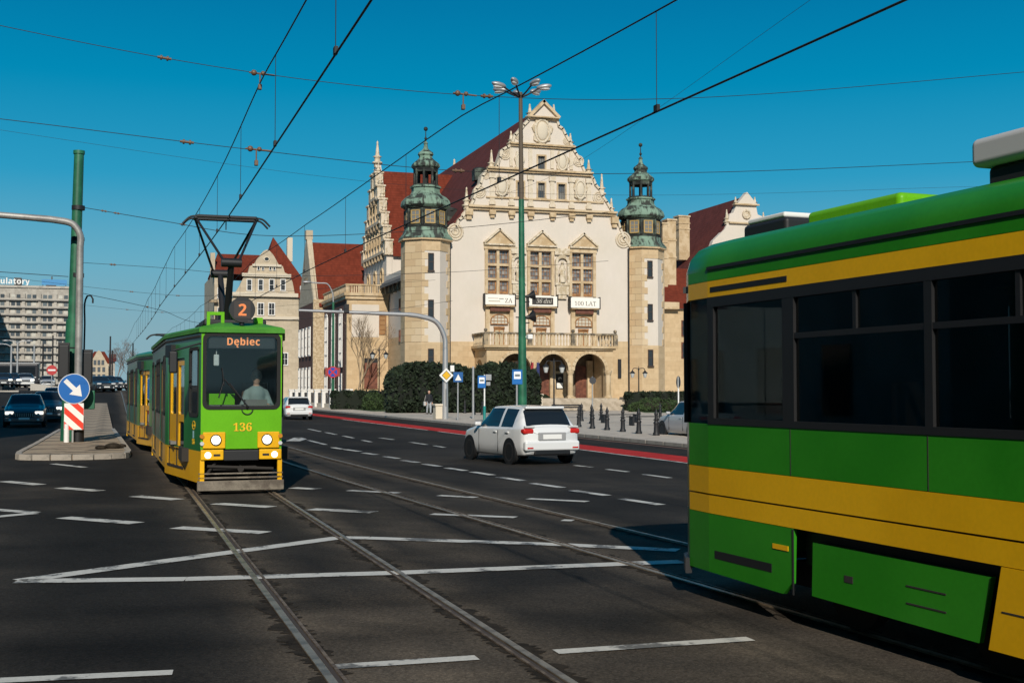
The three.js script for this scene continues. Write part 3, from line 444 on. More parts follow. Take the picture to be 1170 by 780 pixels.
  const nb = 42; for (let i = 0; i <= nb; i++) { const x = xl - .15 + (xr - xl + .3) * i / nb; if (i % 14 === 0) { P(hall, 'balcony_post', [B(x - .2, yT + .22, ZA, x + .2, yR + .02, ZA + .36), SPH(x, yR + .34, ZA + .18, .17)], mat.stoneDark); } else PS(hall, 'baluster', bal, mat.stonePlain, x, yT + .22, ZA + .18); }
  for (let i = 1; i < 9; i++) { PS(hall, 'baluster', bal, mat.stonePlain, xl - .15, yT + .22, ZF + .2 + (ZA - ZF) * i / 9); PS(hall, 'baluster', bal, mat.stonePlain, xr + .15, yT + .22, ZF + .2 + (ZA - ZF) * i / 9); }
  // doors and pale posts at the back of the arcade
  for (const [a, b] of [[572, 584], [614, 626.5], [657, 669]]) { const x0 = fx(a), x1 = fx(b), y1 = fy(a, 418); const d = P(hall, 'door', [B(x0, LAND, ZF + .07, x1, y1, ZF + .2)], mat.woodDark); for (let k = 0; k < 2; k++) for (let r = 0; r < 3; r++) P(d, 'door_panel', B(x0 + .1 + k * (x1 - x0) / 2, LAND + .2 + r * .95, ZF + .2, x0 - .06 + (k + 1) * (x1 - x0) / 2, LAND + 1.0 + r * .95, ZF + .24), mat.woodDark); P(hall, 'door_jamb', B(x1 + .02, LAND, ZF + .06, x1 + .55, y1 + .5, ZF + .5), mat.stonePlain); }
  PP(hall, 'entrance_wall', [B(fx(634), LAND, ZF + .065, fx(646), fy(640, 424), ZF + .3), B(fx(676), LAND, ZF + .065, fx(688), fy(680, 425), ZF + .3)], mat.stonePlain);
  P(hall, 'landing', B(xl - .3, -.1, ZF + .06, xr + .3, LAND, ZA + .35), mat.stepStone);
  PP(hall, 'terrace', [B(L + .4, -.1, ZF + .062, xl - .31, LAND - .1, ZA - .4), B(xr + .31, -.1, ZF + .062, R - .3, LAND - .1, ZA - .4)], mat.stone);
  for (let i = 0; i < 7; i++) P(hall, 'step', B(xl + 1 - i * .05, -.1, ZA + .35 + i * .42, xr + .6 + i * .1, LAND - (i + 1) * .15, ZA + .35 + (i + 1) * .42), mat.stepStone);
  PP(hall, 'stair_cheek', [B(xr + .72, -.1, ZA - .2, xr + 1.4, LAND + .1, ZA + 2.2), B(xr + 1.45, -.1, ZA + .1, xr + 4.2, .75, ZA + 2.6)], mat.kerb);
  P(hall, 'notice_case', B(fx(705.5), LAND + 1.9, ZF + .07, fx(709), LAND + 3.7, ZF + .22), mat.iron);
  // body and main roof
  const RX = fx(620.3), RY = fy(620, 120.5), ey = fy(524, 262), hl = fx(516), hr = fx(716);
  PP(hall, 'side_wall', [B(hl, -.2, -150, hl + .6, ey - .4, ZF - .82), B(hr - .6, -.2, -150, hr, ey - .4, ZF - .82)], mat.plaster);
  P(hall, 'rear_wall', EX([[hl + .6, 0], [hr - .6, 0], [hr - .6, ey - .5], [RX, RY - .6], [hl + .6, ey - .5]], .6).translate(0, 0, -149.8), mat.plaster);
  P(hall, 'main_roof', [slabPoly([V(RX, RY, ZF - .3), V(RX, RY, -150.4), V(hl - .4, ey - .2, -150.4), V(hl - .4, ey - .2, ZF - .3)], .3), slabPoly([V(RX + .01, RY, -150.4), V(RX + .01, RY, ZF - .3), V(hr + .4, ey - .2, ZF - .3), V(hr + .4, ey - .2, -150.4)], .3)], mat.roofDark);
  for (const [px, py] of [[551, 198], [517, 250]]) { /* small roof dormers on the shaded slope */
    const q = atZ(px, py, ZF - 4); const t = (RX - q.x) / (RX - hl); const y = RY - t * (RY - ey); P(hall, 'dormer', [B(q.x - .9, y - .3, ZF - 4.5, q.x + .5, y + .75, ZF - 3.5), SPH(q.x - .2, y + .75, ZF - 4, .6, 1.3, .5, 1, 8)], mat.copperDark); }
  { const q = atZ(519, 203, -141); P(hall, 'pinnacle', pinnacle(2.6, .9).map(g => g.translate(q.x, q.y - .3, -141)), mat.carved); P(hall, 'chimney', B(q.x - 1.6, q.y - 3, -141.6, q.x + .7, q.y, -140.4), mat.plaster); }
}
// banners on the balcony bays
for (const [a, b, ya, yb, label, draw] of [
  [554.6, 588.2, 337.0, 347.6, 'white banner reading ZA under the window nearest the left tower', (c, w, h) => { c.fillStyle = '#efe9de'; c.fillRect(0, 0, w, h); c.fillStyle = '#2a2622'; c.font = `${h * .62}px serif`; c.fillText('ZA', w * .66, h * .8); c.fillStyle = '#a89c8a'; c.fillRect(w * .08, h * .34, w * .36, h * .06); c.fillRect(w * .1, h * .62, w * .4, h * .09); c.fillStyle = '#3a342e'; c.fillRect(w * .46, h * .36, w * .16, h * .07); }],
  [604.6, 636.6, 338.6, 349.4, 'white banner with a dark panel reading 36 dni over the middle door', (c, w, h) => { c.fillStyle = '#efe9de'; c.fillRect(0, 0, w, h); c.fillStyle = '#34302c'; c.fillRect(w * .1, h * .14, w * .76, h * .72); c.fillStyle = '#c9c2b6'; c.font = `italic ${h * .55}px serif`; c.fillText('36 dni', w * .24, h * .7); }],
  [652.4, 685.0, 340.6, 351.4, 'white banner reading 100 LAT below the window nearest the right tower', (c, w, h) => { c.fillStyle = '#efe9de'; c.fillRect(0, 0, w, h); c.fillStyle = '#3b362f'; c.font = `${h * .6}px serif`; c.textAlign = 'center'; c.fillText('100 LAT', w * .5, h * .78); }]]) {
  const p = atZ(a, yb, ZF + .8), q = atZ(b, ya, ZF + .8), w = q.x - p.x, h = q.y - p.y;
  const t = thing('banner', label, 'banner', 'banners on the balcony bays');
  P(t, 'board', B(p.x, p.y, ZF + .76, q.x, q.y, ZF + .82), mat.white);
  PP(t, 'bracket', [B(p.x - .1, p.y - .1, ZF + .3, p.x - .02, q.y + .1, ZF + .84), B(q.x + .02, p.y - .1, ZF + .3, q.x + .1, q.y + .1, ZF + .84)], mat.iron);
  printed(t, 'lettering', w - .02, h - .02, label2d(w, h, 512, draw), new THREE.Matrix4().makeTranslation((p.x + q.x) / 2, (p.y + q.y) / 2, ZF + .826));
}
// posters standing in the arcade
for (const [px, label] of [[638, 'black framed poster in the middle arch of the arcade'], [681, 'black framed poster in the arch nearest the right tower']]) {
  const x = fx(px), y0 = fy(px, 444), y1 = fy(px, 427); const t = thing('poster_board', label, 'poster', 'poster boards in the arcade');
  P(t, 'board', B(x - .36, y0, ZF + .32, x + .36, y1, ZF + .4), mat.iron);
  printed(t, 'print', .6, y1 - y0 - .12, label2d(.6, y1 - y0, 128, (c, w, h) => { c.fillStyle = '#1c1a1a'; c.fillRect(0, 0, w, h); c.fillStyle = '#e9e6e0'; c.fillRect(0, h * .62, w, h * .38); c.fillStyle = '#b8b2aa'; c.beginPath(); c.arc(w * .5, h * .32, w * .3, 0, 7); c.fill(); c.fillStyle = '#2a2522'; c.beginPath(); c.arc(w * .58, h * .38, w * .2, 0, 7); c.fill(); }), new THREE.Matrix4().makeTranslation(x, (y0 + y1) / 2, ZF + .405));
}
// ------------------------------------------------------------------ octagonal towers with copper lanterns
function tower(label, x, z, ytop, k) {
  const t = thing('corner_tower', label, 'tower', 'octagonal corner towers');
  const R = 2.22 * k, ph = Math.PI / 8, ring = (prof) => { const g = LATHE(prof.map(([r, y]) => [r, y]), 8, ph); const c = toCreasedNormals(g.index ? g.toNonIndexed() : g, .5); return c.translate(x, 0, z); };
  P(t, 'shaft', ring([[0, -.2], [R, -.2], [R, ytop], [0, ytop]]), mat.plaster);
  const yS = 6.2; P(t, 'stone_base', ring([[R + .05, -.2], [R + .05, yS], [R, yS + .04]]), mat.stone);
  P(t, 'stone_head', ring([[R + .05, ytop - 1.0], [R + .05, ytop - .02], [R + .3, ytop - .01], [R + .3, ytop + .12], [0, ytop + .14]]), mat.stone);
  const fwid = 2 * R * Math.sin(Math.PI / 8), ap = R * Math.cos(Math.PI / 8);
  // quoins: facets 0 = front, -1 = left front, 1 = right front; the left facet is stone all through
  for (const f of [-2, -1, 0, 1, 2]) {
    const a = f * Math.PI / 4, nx = Math.sin(a), nz = Math.cos(a), ux = Math.cos(a), uz = -Math.sin(a);
    if (f < 0) { for (let i = 0; yS + .05 + i * .62 < ytop - 1.1; i++) for (let j = 0; j < 2; j++) { const off = (j - .5) * fwid * .5 + (i % 2 ? .1 : -.1); const w = fwid * .5 + (j ? 1 : -1) * (i % 2 ? -.2 : .2) - .02; PS(t, 'stone_block', UNIT, mat.quoins[hash(i, j + f * 7, 5) * 4 | 0], x + nx * (ap + .012) + ux * off, yS + .05 + i * .62 + .31, z + nz * (ap + .012) + uz * off, a, w, .6, .07 + .02 * hash(i, j, 7)); } continue; }
    for (const s of f === 0 ? [-1] : f === 1 ? [1] : [-1, 1]) for (let i = 0; yS + .05 + i * .62 < ytop - 1.1; i++) { const w = (i % 2 ? .26 : .58) * k * (.9 + .2 * hash(i, f + s, 2)), off = s * (fwid / 2 - w / 2); PS(t, 'quoin', UNIT, mat.quoins[hash(i, f * 3 + s, 11) * 4 | 0], x + nx * (ap + .012) + ux * off, yS + .05 + i * .62 + .31, z + nz * (ap + .012) + uz * off, a, w, .6, .07 + .02 * hash(i, f, 8)); }
  }
  for (const y of [ytop - 2.0, ytop - 6.2, ytop - 10.6]) { const ap = R * Math.cos(Math.PI / 8) + (y < 6.4 ? .06 : 0), w = P(t, 'slit_window', [B(x - .27, y - .78, z + ap + .02, x - .2, y + .78, z + ap + .1), B(x + .2, y - .78, z + ap + .02, x + .27, y + .78, z + ap + .1), B(x - .2, y + .68, z + ap + .02, x + .2, y + .78, z + ap + .098), B(x - .32, y - .9, z + ap + .02, x + .32, y - .78, z + ap + .18), B(x - .2, y - .03, z + ap + .02, x + .2, y + .03, z + ap + .07)], flat(.05, .03, .022, .6)); P(w, 'pane', B(x - .2, y - .78, z + ap + .015, x + .2, y + .68, z + ap + .045), mat.paneDark[0]); }
  // copper top; heights are above the stone head
  const Y = h => ytop + .14 + h * k, q = l => l.map(([r, h]) => [r * k, Y(h)]);
  P(t, 'lower_roof', ring(q([[2.35, -.1], [2.5, 0], [2.5, .16], [2.15, .55], [1.98, .95], [1.98, 1.1]])), mat.copper);
  P(t, 'drum', ring(q([[1.98, 1.05], [2.02, 1.2], [1.86, 1.25], [1.86, 2.75], [2.0, 2.85], [2.0, 3.0]])), mat.copperDark);
  for (let f = 0; f < 8; f++) { const a = f * Math.PI / 4, r = 1.86 * k * Math.cos(Math.PI / 8); const g = []; const m = new THREE.Matrix4().makeTranslation(x + Math.sin(a) * r, Y(2.0), z + Math.cos(a) * r).multiply(new THREE.Matrix4().makeRotationY(a)); const w = .95 * k, h = 1.25 * k; g.push(B(-w / 2, -h / 2, 0, -w / 2 + .1, h / 2, .07), B(w / 2 - .1, -h / 2, 0, w / 2, h / 2, .07), B(-w / 2, h / 2 - .1, 0, w / 2, h / 2, .068), B(-w / 2, -h / 2, 0, w / 2, -h / 2 + .1, .068), B(-.03, -h / 2, .01, .03, h / 2, .06), B(-w / 2, .1, .01, w / 2, .16, .055), B(-w / 2, -.25, .01, w / 2, -.19, .055)); const fr = P(t, 'lantern_window', g.map(e => e.applyMatrix4(m)), flat(.42, .28, .1, .6)); P(fr, 'pane', B(-w / 2 + .05, -h / 2 + .05, .01, w / 2 - .05, h / 2 - .05, .03).applyMatrix4(m), mat.pane[2]);
    const b = a + Math.PI / 8, rc = 1.9 * k; P(t, 'drum_pillar', C(V(x + Math.sin(b) * rc, Y(1.25), z + Math.cos(b) * rc), V(x + Math.sin(b) * rc, Y(2.75), z + Math.cos(b) * rc), .13 * k, .13 * k, 8), mat.copperDark); }
  P(t, 'dome', ring(q([[1.9, 2.8], [2.2, 3.0], [2.32, 3.12], [2.32, 3.3], [2.22, 3.62], [1.9, 3.95], [1.5, 4.15], [1.32, 4.4], [1.32, 4.75], [1.45, 4.8], [1.45, 4.95], [1.2, 5.0]])), mat.copper);
  P(t, 'lantern_floor', ring(q([[0, 4.96], [1.25, 4.97], [1.25, 5.1], [0, 5.1]])), mat.copperDark);
  for (let f = 0; f < 8; f++) { const b = f * Math.PI / 4 + Math.PI / 8, rc = 1.02 * k; P(t, 'lantern_post', [C(V(x + Math.sin(b) * rc, Y(5.08), z + Math.cos(b) * rc), V(x + Math.sin(b) * rc, Y(6.6), z + Math.cos(b) * rc), .13 * k, .12 * k, 8)], mat.copperDark); }
  P(t, 'lantern_core', C(V(x, Y(5.1), z), V(x, Y(6.5), z), .2 * k, .2 * k, 8), mat.copperDark);
  P(t, 'lantern_arches', ring(q([[1.1, 6.25], [1.12, 6.5], [1.2, 6.62], [.9, 6.62], [.9, 6.25], [1.1, 6.25]])), mat.copperDark);
  P(t, 'cap', ring(q([[1.1, 6.55], [1.3, 6.7], [1.34, 6.85], [1.3, 7.0], [1.1, 7.2], [.8, 7.42], [.62, 7.6], [.62, 7.75], [.74, 7.9], [.68, 8.1], [.4, 8.3], [.22, 8.5], [.16, 8.85], [.22, 8.95], [.08, 9.15]])), mat.copper);
  P(t, 'finial', [C(V(x, Y(9.0), z), V(x, Y(10.45), z), .06, .03, 6), SPH(x, Y(10.3), z, .2 * k, 1, 1, 1, 10), SPH(x, Y(9.4), z, .14 * k, 1, 1, 1, 8)], mat.copperDark);
}
{ const a = atZ(486, 276.5, ZF - .2); tower('octagonal stone tower with green copper lantern beside the tall hedge', a.x, ZF - .2, a.y, 1.0);
  const b = atZ(732.5, 286, ZF - 1.7); tower('octagonal stone tower with green copper lantern nearer the moving tram', b.x, ZF - 1.7, b.y, 1.0); }
// ------------------------------------------------------------------ wings and other buildings
{ // wing 1: steep transverse roof behind the left tower, stepped gable end towards the street
  const t = thing('gabled_wing', 'steep red roofed wing with a pinnacled gable end behind the left tower', 'building');
  const x1 = 27.5, zf = -128, zb = -140.4, zr = -134.2, ey = atZ(441, 287, zf).y, ry = atX(430, 199, x1 + .6).y;
  P(t, 'gable_wall', EX([[0, 0], [-(zb - zf), 0], [-(zb - zf), ey], [-(zr - zf) + .3, ry + .6], [-(zr - zf) - .3, ry + .6], [0, ey]].map(([a, b]) => [a, b]), .6).rotateY(Math.PI / 2).translate(x1, 0, zf), mat.plaster);
  P(t, 'front_wall', B(x1 + .62, 0, zf - .6, 36, ey - .2, zf), mat.plaster);
  P(t, 'roof', [slabPoly([V(x1 + .62, ry, zr), V(x1 + .62, ey - .3, zf + .5), V(38, ey - .3, zf + .5), V(38, ry, zr)], .25), slabPoly([V(x1 + .62, ry, zr - .01), V(38, ry, zr - .01), V(38, ey - .3, zb - .5), V(x1 + .62, ey - .3, zb - .5)], .25)], mat.roof);
  // steps and pinnacles along both rakes
  for (let s = 0; s < 2; s++) for (let i = 0; i < 6; i++) { const f = (i + .2) / 6, z = (s ? zb : zf) + ((s ? zr - zb : zr - zf)) * f, y = ey + (ry - ey) * f; P(t, 'gable_step', [B(x1 - .25, y - .7, z - .55, x1 + .62, y + .95, z + .55), B(x1 - .38, y + .8, z - .65, x1 + .7, y + .98, z + .65)], mat.carved); P(t, 'pinnacle', pinnacle(1.5, .45).map(g => g.translate(x1 + .2, y + .95, z)), mat.carved); }
  P(t, 'pinnacle', pinnacle(3.0, .8).map(g => g.translate(x1 + .25, ry + .4, zr)), mat.carved);
  for (const f of [0, .36, .66]) { const y = ey + (ry - ey) * f, n = Math.round(7 * (1 - f)); P(t, 'cornice', B(x1 - .35, y - .15, zr - (zr - zb) * (1 - f) + .2, x1, y + .15, zr + (zf - zr) * (1 - f) - .2), mat.carved);
    for (let i = 0; i < n; i++) { const z = zr + (i - (n - 1) / 2) * 1.55; P(t, 'corbel', B(x1 - .4, y - .75, z - .22, x1, y - .16, z + .22), mat.stoneDark); if (f < .6 && i < n - 1) win(t, x1 - .02, y + 1.9, z + .75, .75, 1.8, { face: 'l', nx: 1, ny: 2, fm: mat.stonePlain, gm: mat.paneDark, arch: .9 }); P(t, 'pilaster', B(x1 - .18, y + .2, z - .13, x1, y + 2.9, z + .13), mat.stonePlain); } }
  for (let i = 0; i < 3; i++) { const z = zf - 1.9 - i * 3.6; win(t, x1 - .04, ey - 3.3, z, 1.5, 3.4, { face: 'l', nx: 1, ny: 3, arch: 1, fm: mat.stonePlain, gm: mat.pane, f: .25, d: .16 }); P(t, 'sill', B(x1 - .35, ey - 5.4, z - 1, x1, ey - 5.2, z + 1), mat.stoneDark); }
}
{ // connecting flank between the left tower and the low block
  const t = thing('flank_building', 'plaster flank with a small dark lean-to roof behind the left tower', 'building');
  P(t, 'side_wall', B(27.4, 0, -127.9, 28.0, atZ(452, 305, -118).y, -110.5), mat.plaster);
  const yb = atX(455, 385, 27.4).y; P(t, 'stone_base', B(27.34, 0, -127.9, 27.4, yb, -110.5), mat.stone);
  const y0 = atZ(441, 327, -126).y, y1 = atZ(459, 302, -117).y;
  P(t, 'lean_to_roof', slabPoly([V(26.3, y0, -127.5), V(26.3, y0, -116), V(29, y1 + .4, -116), V(29, y1 + .4, -127.5)], .3), mat.concreteDark);
  for (let i = 0; i < 6; i++) P(t, 'eave_bracket', B(26.6, y0 - .9, -126.5 + i * 1.9, 27.4, y0 - .1, -126.2 + i * 1.9), mat.stoneDark);
  for (const py of [385, 350]) win(t, 27.33, atX(451, py, 27.4).y, -120.5, .5, 1.2, { face: 'l', nx: 1, ny: 2, fm: mat.woodDark, gm: mat.paneDark });
  P(t, 'downpipe', C(V(27.2, 0, -127.6), V(27.2, y0, -127.6), .09), mat.iron);
}
{ // low block with terrace balustrade
  const zf = -126, xl = atZ(396, 400, zf).x, xr = 27.3, yt = atZ(397, 337.5, zf).y, t = thing('terrace_block', 'low sandstone block with a terrace balustrade, brown door and brick side', 'building');
  P(t, 'front_wall', B(xl, 0, zf - .5, xr, yt, zf), mat.stone);
  P(t, 'plaster_field', B(xl + .5, atZ(420, 385, zf).y, zf, xr - 1.0, yt - .9, zf + .03), mat.plaster);
  P(t, 'side_wall', B(xl, 0, -140.6, xl + .5, yt, zf - .51), mat.brick);
  P(t, 'rear_mass', B(xl + .51, 0, -140.5, xr, yt - .1, zf - .52), mat.plaster);
  P(t, 'cornice', [B(xl - .35, yt, zf - 14.4, xr, yt + .3, zf + .35), B(xl - .2, yt - .35, zf - 14.3, xr, yt - .003, zf + .2)], mat.stonePlain);
  P(t, 'terrace_rail', [B(xl - .2, yt + 1.05, zf - .1, xr, yt + 1.22, zf + .22), B(xl - .2, yt + 1.049, zf - 14.4, xl + .12, yt + 1.219, zf - .11)], mat.stonePlain);
  for (let i = 0; i < 18; i++) P(t, 'terrace_rail_panel', B(xl - .14 + i * (xr - xl) / 18 + (i % 6 ? .06 : -.02), yt + .3, zf - .06, xl - .14 + i * (xr - xl) / 18 + (i % 6 ? .2 : .36), yt + 1.05, zf + .16), mat.stonePlain);
  for (let i = 0; i < 32; i++) P(t, 'terrace_rail_panel', B(xl - .16, yt + .3, zf - .55 - i * .43, xl + .08, yt + 1.05, zf - .35 - i * .43 + (i % 8 ? 0 : .12)), mat.stonePlain);
  const dx0 = atZ(415.5, 430, zf).x, dx1 = atZ(431, 430, zf).x, dy0 = atZ(420, 444, zf).y, dy1 = atZ(420, 409, zf).y;
  const d = P(t, 'door', B(dx0, dy0, zf, dx1, dy1 - .5, zf + .12), mat.woodDark); for (let i = 0; i < 2; i++) for (let j = 0; j < 2; j++) P(d, 'door_panel', B(dx0 + .12 + i * (dx1 - dx0) / 2, dy0 + .2 + j * 1.2, zf + .12, dx0 - .1 + (i + 1) * (dx1 - dx0) / 2, dy0 + 1.2 + j * 1.2, zf + .16), mat.woodDark);
  P(t, 'door_grille', [B(dx0, dy1 - .5, zf, dx1, dy1, zf + .1)], mat.iron); P(t, 'door_surround', [B(dx0 - .16, dy0, zf, dx0, dy1 + .15, zf + .18), B(dx1, dy0, zf, dx1 + .16, dy1 + .15, zf + .18), B(dx0, dy1, zf, dx1, dy1 + .15, zf + .178)], mat.stonePlain);
  { const q = atZ(437, 371, zf); win(t, q.x, q.y, zf, .75, 2.0, { nx: 1, ny: 4, fm: mat.woodFrame, gm: flat(.3, .16, .06, .5) }); }
  for (let i = 0; i < 3; i++) { const z = zf - 2.9 - i * 4.6; win(t, xl - .1, yt - 4.3, z, 1.9, 6.2, { face: 'l', nx: 2, ny: 4, arch: 1, fm: mat.whiteFrame, gm: [flat(.4, .4, .38, .4), mat.pane[1]], f: .2, d: .12 }); win(t, xl - .1, 2.4, z, 1.7, 2.6, { face: 'l', nx: 2, ny: 2, fm: mat.whiteFrame, gm: [flat(.32, .32, .3, .4)], f: .18, d: .12 }); }
}
{ // wing 2: brick gable end and red roof, further up the street
  const zf = -140.8, zb = -152.2, zr = -146.5, x1 = 21.7, ey = atZ(357, 345, zf).y, ry = atX(350, 281, x1 + .6).y, t = thing('brick_wing', 'dark brick wing with tall white windows and a plain red roof', 'building');
  P(t, 'gable_wall', B(x1, 0, zb, x1 + .6, ey, zf - .01), mat.brick);
  P(t, 'gable', EX([[0, ey], [zf - zb, ey], [zf - zr + .35, ry + .5], [zf - zr - .35, ry + .5]], .62).rotateY(Math.PI / 2).translate(x1 - .01, 0, zf), mat.beige);
  P(t, 'gable_slots', [0, 1, 2].map(i => B(x1 - .06, ey + 2.6, zr - 1.2 + i * 1.0, x1, ey + 3.3, zr - .7 + i * 1.0)), mat.stoneDark);
  P(t, 'pier', B(x1 - .05, 0, zf, 23.4, ey + .3, zf + .35), std({ map: mottle([.40, .30, .18], [.56, .45, .30], 20, 140, 256, 3, .15), roughness: .95 }));
  P(t, 'front_wall', B(23.41, 0, zf - .5, 44, ey, zf), mat.brick);
  P(t, 'roof', [slabPoly([V(x1 + .6, ry, zr), V(x1 + .6, ey - .3, zf + .5), V(40, ey - .3, zf + .5), V(40, ry, zr)], .25), slabPoly([V(x1 + .6, ry, zr - .01), V(40, ry, zr - .01), V(40, ey - .3, zb - .5), V(x1 + .6, ey - .3, zb - .5)], .25)], mat.roof);
  PP(t, 'gable_coping', [C(V(x1 + .25, ey, zf), V(x1 + .25, ry + .5, zr), .3, .3, 4), C(V(x1 + .25, ey, zb), V(x1 + .25, ry + .5, zr), .3, .3, 4), B(x1 - .1, ry + .3, zr - .5, x1 + .7, ry + 1.4, zr + .5)], mat.beige);
  for (let i = 0; i < 4; i++) for (const [y, h] of [[7.6, 3.4], [2.9, 3.4]]) win(t, x1 - .1, y, zf - 1.7 - i * 2.7, 1.15, h, { face: 'l', nx: 2, ny: 3, fm: mat.whiteFrame, gm: [flat(.42, .42, .4, .4), mat.pane[1]], f: .16, d: .12 });
}
{ // front garden fence by the brick wing
  const t = thing('garden_fence', 'white fence posts with dark railings before the brick wing', 'fence');
  for (let i = 0; i < 7; i++) { const z = -124.5 - i * 4.6, x = 21.2 - i * .06; P(t, 'post', [B(x - .3, .1, z - .3, x + .3, 1.9, z + .3), B(x - .36, 1.9, z - .36, x + .36, 2.05, z + .36)], mat.whiteFrame); if (i < 6) { P(t, 'plinth', B(x - .15, .1, z - 4.28, x + .15, .55, z - .32), mat.beigeLight); for (let k = 0; k < 16; k++) PS(t, 'bar', UNIT, mat.iron, x, 1.1, z - .6 - k * .24, 0, .03, 1.15, .03); P(t, 'rail', B(x - .03, 1.55, z - 4.28, x + .03, 1.6, z - .32), mat.iron); } }
  for (let i = 0; i < 1; i++) { const z = -124.5; P(t, 'post', [B(22.6, .1, z - .3, 23.2, 1.9, z + .3), B(22.54, 1.9, z - .36, 23.26, 2.05, z + .36)], mat.whiteFrame); for (let k = 0; k < 6; k++) PS(t, 'bar', UNIT, mat.iron, 21.65 + k * .17, 1.1, z, 0, .03, 1.15, .03); P(t, 'rail', B(21.5, 1.55, z - .03, 22.6, 1.6, z + .03), mat.iron); }
}
{ // right wing: connecting range, chimney stacks and second gable
  const t = thing('side_wing', 'stone wing with a second small gable and dark red roof beyond the right tower', 'building');
  const zf = -128, gx = p => atZ(p, 300, zf).x, gy = (p, q) => atZ(p, q, zf).y, g = (p, q) => { const v = atZ(p, q, zf); return [v.x, v.y]; };
  P(t, 'gable_wall', EX([g(806, 460), g(806, 300), g(815, 275), g(822, 268), g(828, 262), g(832, 254), g(834, 244), g(838, 243), g(842, 234), g(864, 234.5), g(866, 245), g(871, 247), g(874, 256), g(878, 264), g(886, 272), g(896, 296), g(900, 310), g(900, 460)], .7).translate(0, 0, zf - .7), mat.plaster);
  P(t, 'pediment', EX([g(841, 234), g(865, 234.5), g(853, 219.5)], .8).translate(0, 0, zf - .6), mat.plaster);
  P(t, 'cornice', [B(gx(839), gy(853, 234.5), zf, gx(867), gy(853, 233), zf + .35), B(gx(833), gy(853, 256), zf, gx(873), gy(853, 254.4), zf + .3)], mat.stonePlain);
  { const q = g(853, 245); P(t, 'cartouche', [new THREE.TorusGeometry(.45, .14, 6, 16).translate(q[0], q[1], zf + .1), SPH(q[0], q[1], zf, .4, 1, 1, .4)], mat.carved); }
  for (const [a, b, h] of [[832, 256, 1.8], [842, 235, 1.1], [864, 235, 1.1], [874, 257, 1.6]]) { const q = g(a, b); P(t, 'pinnacle', pinnacle(h, .6).map(e => e.translate(q[0], q[1], zf - .3)), mat.carved); }
  const rx = gx(853), ry = gy(853, 224), xe = gx(778), ye = gy(778, 335), xe2 = gx(930);
  P(t, 'roof', [slabPoly([V(rx, ry, zf - .3), V(rx, ry, -143), V(xe, ye, -143), V(xe, ye, zf - .3)], .3), slabPoly([V(rx + .01, ry, -143), V(rx + .01, ry, zf - .3), V(xe2, ye, zf - .3), V(xe2, ye, -143)], .3)], mat.roofDark);
  P(t, 'front_wall', B(48.5, 0, -118.6, atZ(812, 400, -118).x, atZ(770, 353, -118).y, -118), mat.stone);
  P(t, 'range_roof', slabPoly([V(49, atZ(770, 350, -118).y, -117.6), V(atZ(830, 350, -118).x, atZ(770, 350, -118).y, -117.6), V(atZ(830, 350, -118).x, atZ(770, 306, -124).y, -124.5), V(49, atZ(770, 306, -124).y, -124.5)], .25), mat.roof);
  P(t, 'rear_mass', B(52, 0, -142.5, xe2 - .3, ye - .2, -129), mat.plaster);
  P(t, 'eave_rail', B(atZ(759, 350, -117.4).x, atZ(765, 353, -117.4).y, -117.6, atZ(776, 350, -117.4).x, atZ(765, 345, -117.4).y, -117.3), mat.stonePlain);
  for (const [a, b, top, bot, z] of [[757.5, 763, 256, 312, -121], [763.2, 772.5, 252, 313, -121.4], [776, 788, 248, 268, -133]]) { const p = atZ(a, bot, z), q = atZ(b, top, z); P(t, 'chimney', [B(p.x, p.y - 3, z - 1.3, q.x, q.y, z), B(p.x - .1, q.y, z - 1.4, q.x + .1, q.y + .18, z + .1)].concat([.3, .62].map(f => B(p.x - .06, p.y + (q.y - p.y) * f, z - 1.35, q.x + .06, p.y + (q.y - p.y) * f + .15, z + .06))), mat.stonePlain); }
  for (const py of [400, 375]) { const q = atZ(783, py, -118); win(t, q.x, q.y, -118, .9, 1.7, { nx: 2, ny: 3, fm: mat.woodDark, gm: mat.paneDark }); }
}
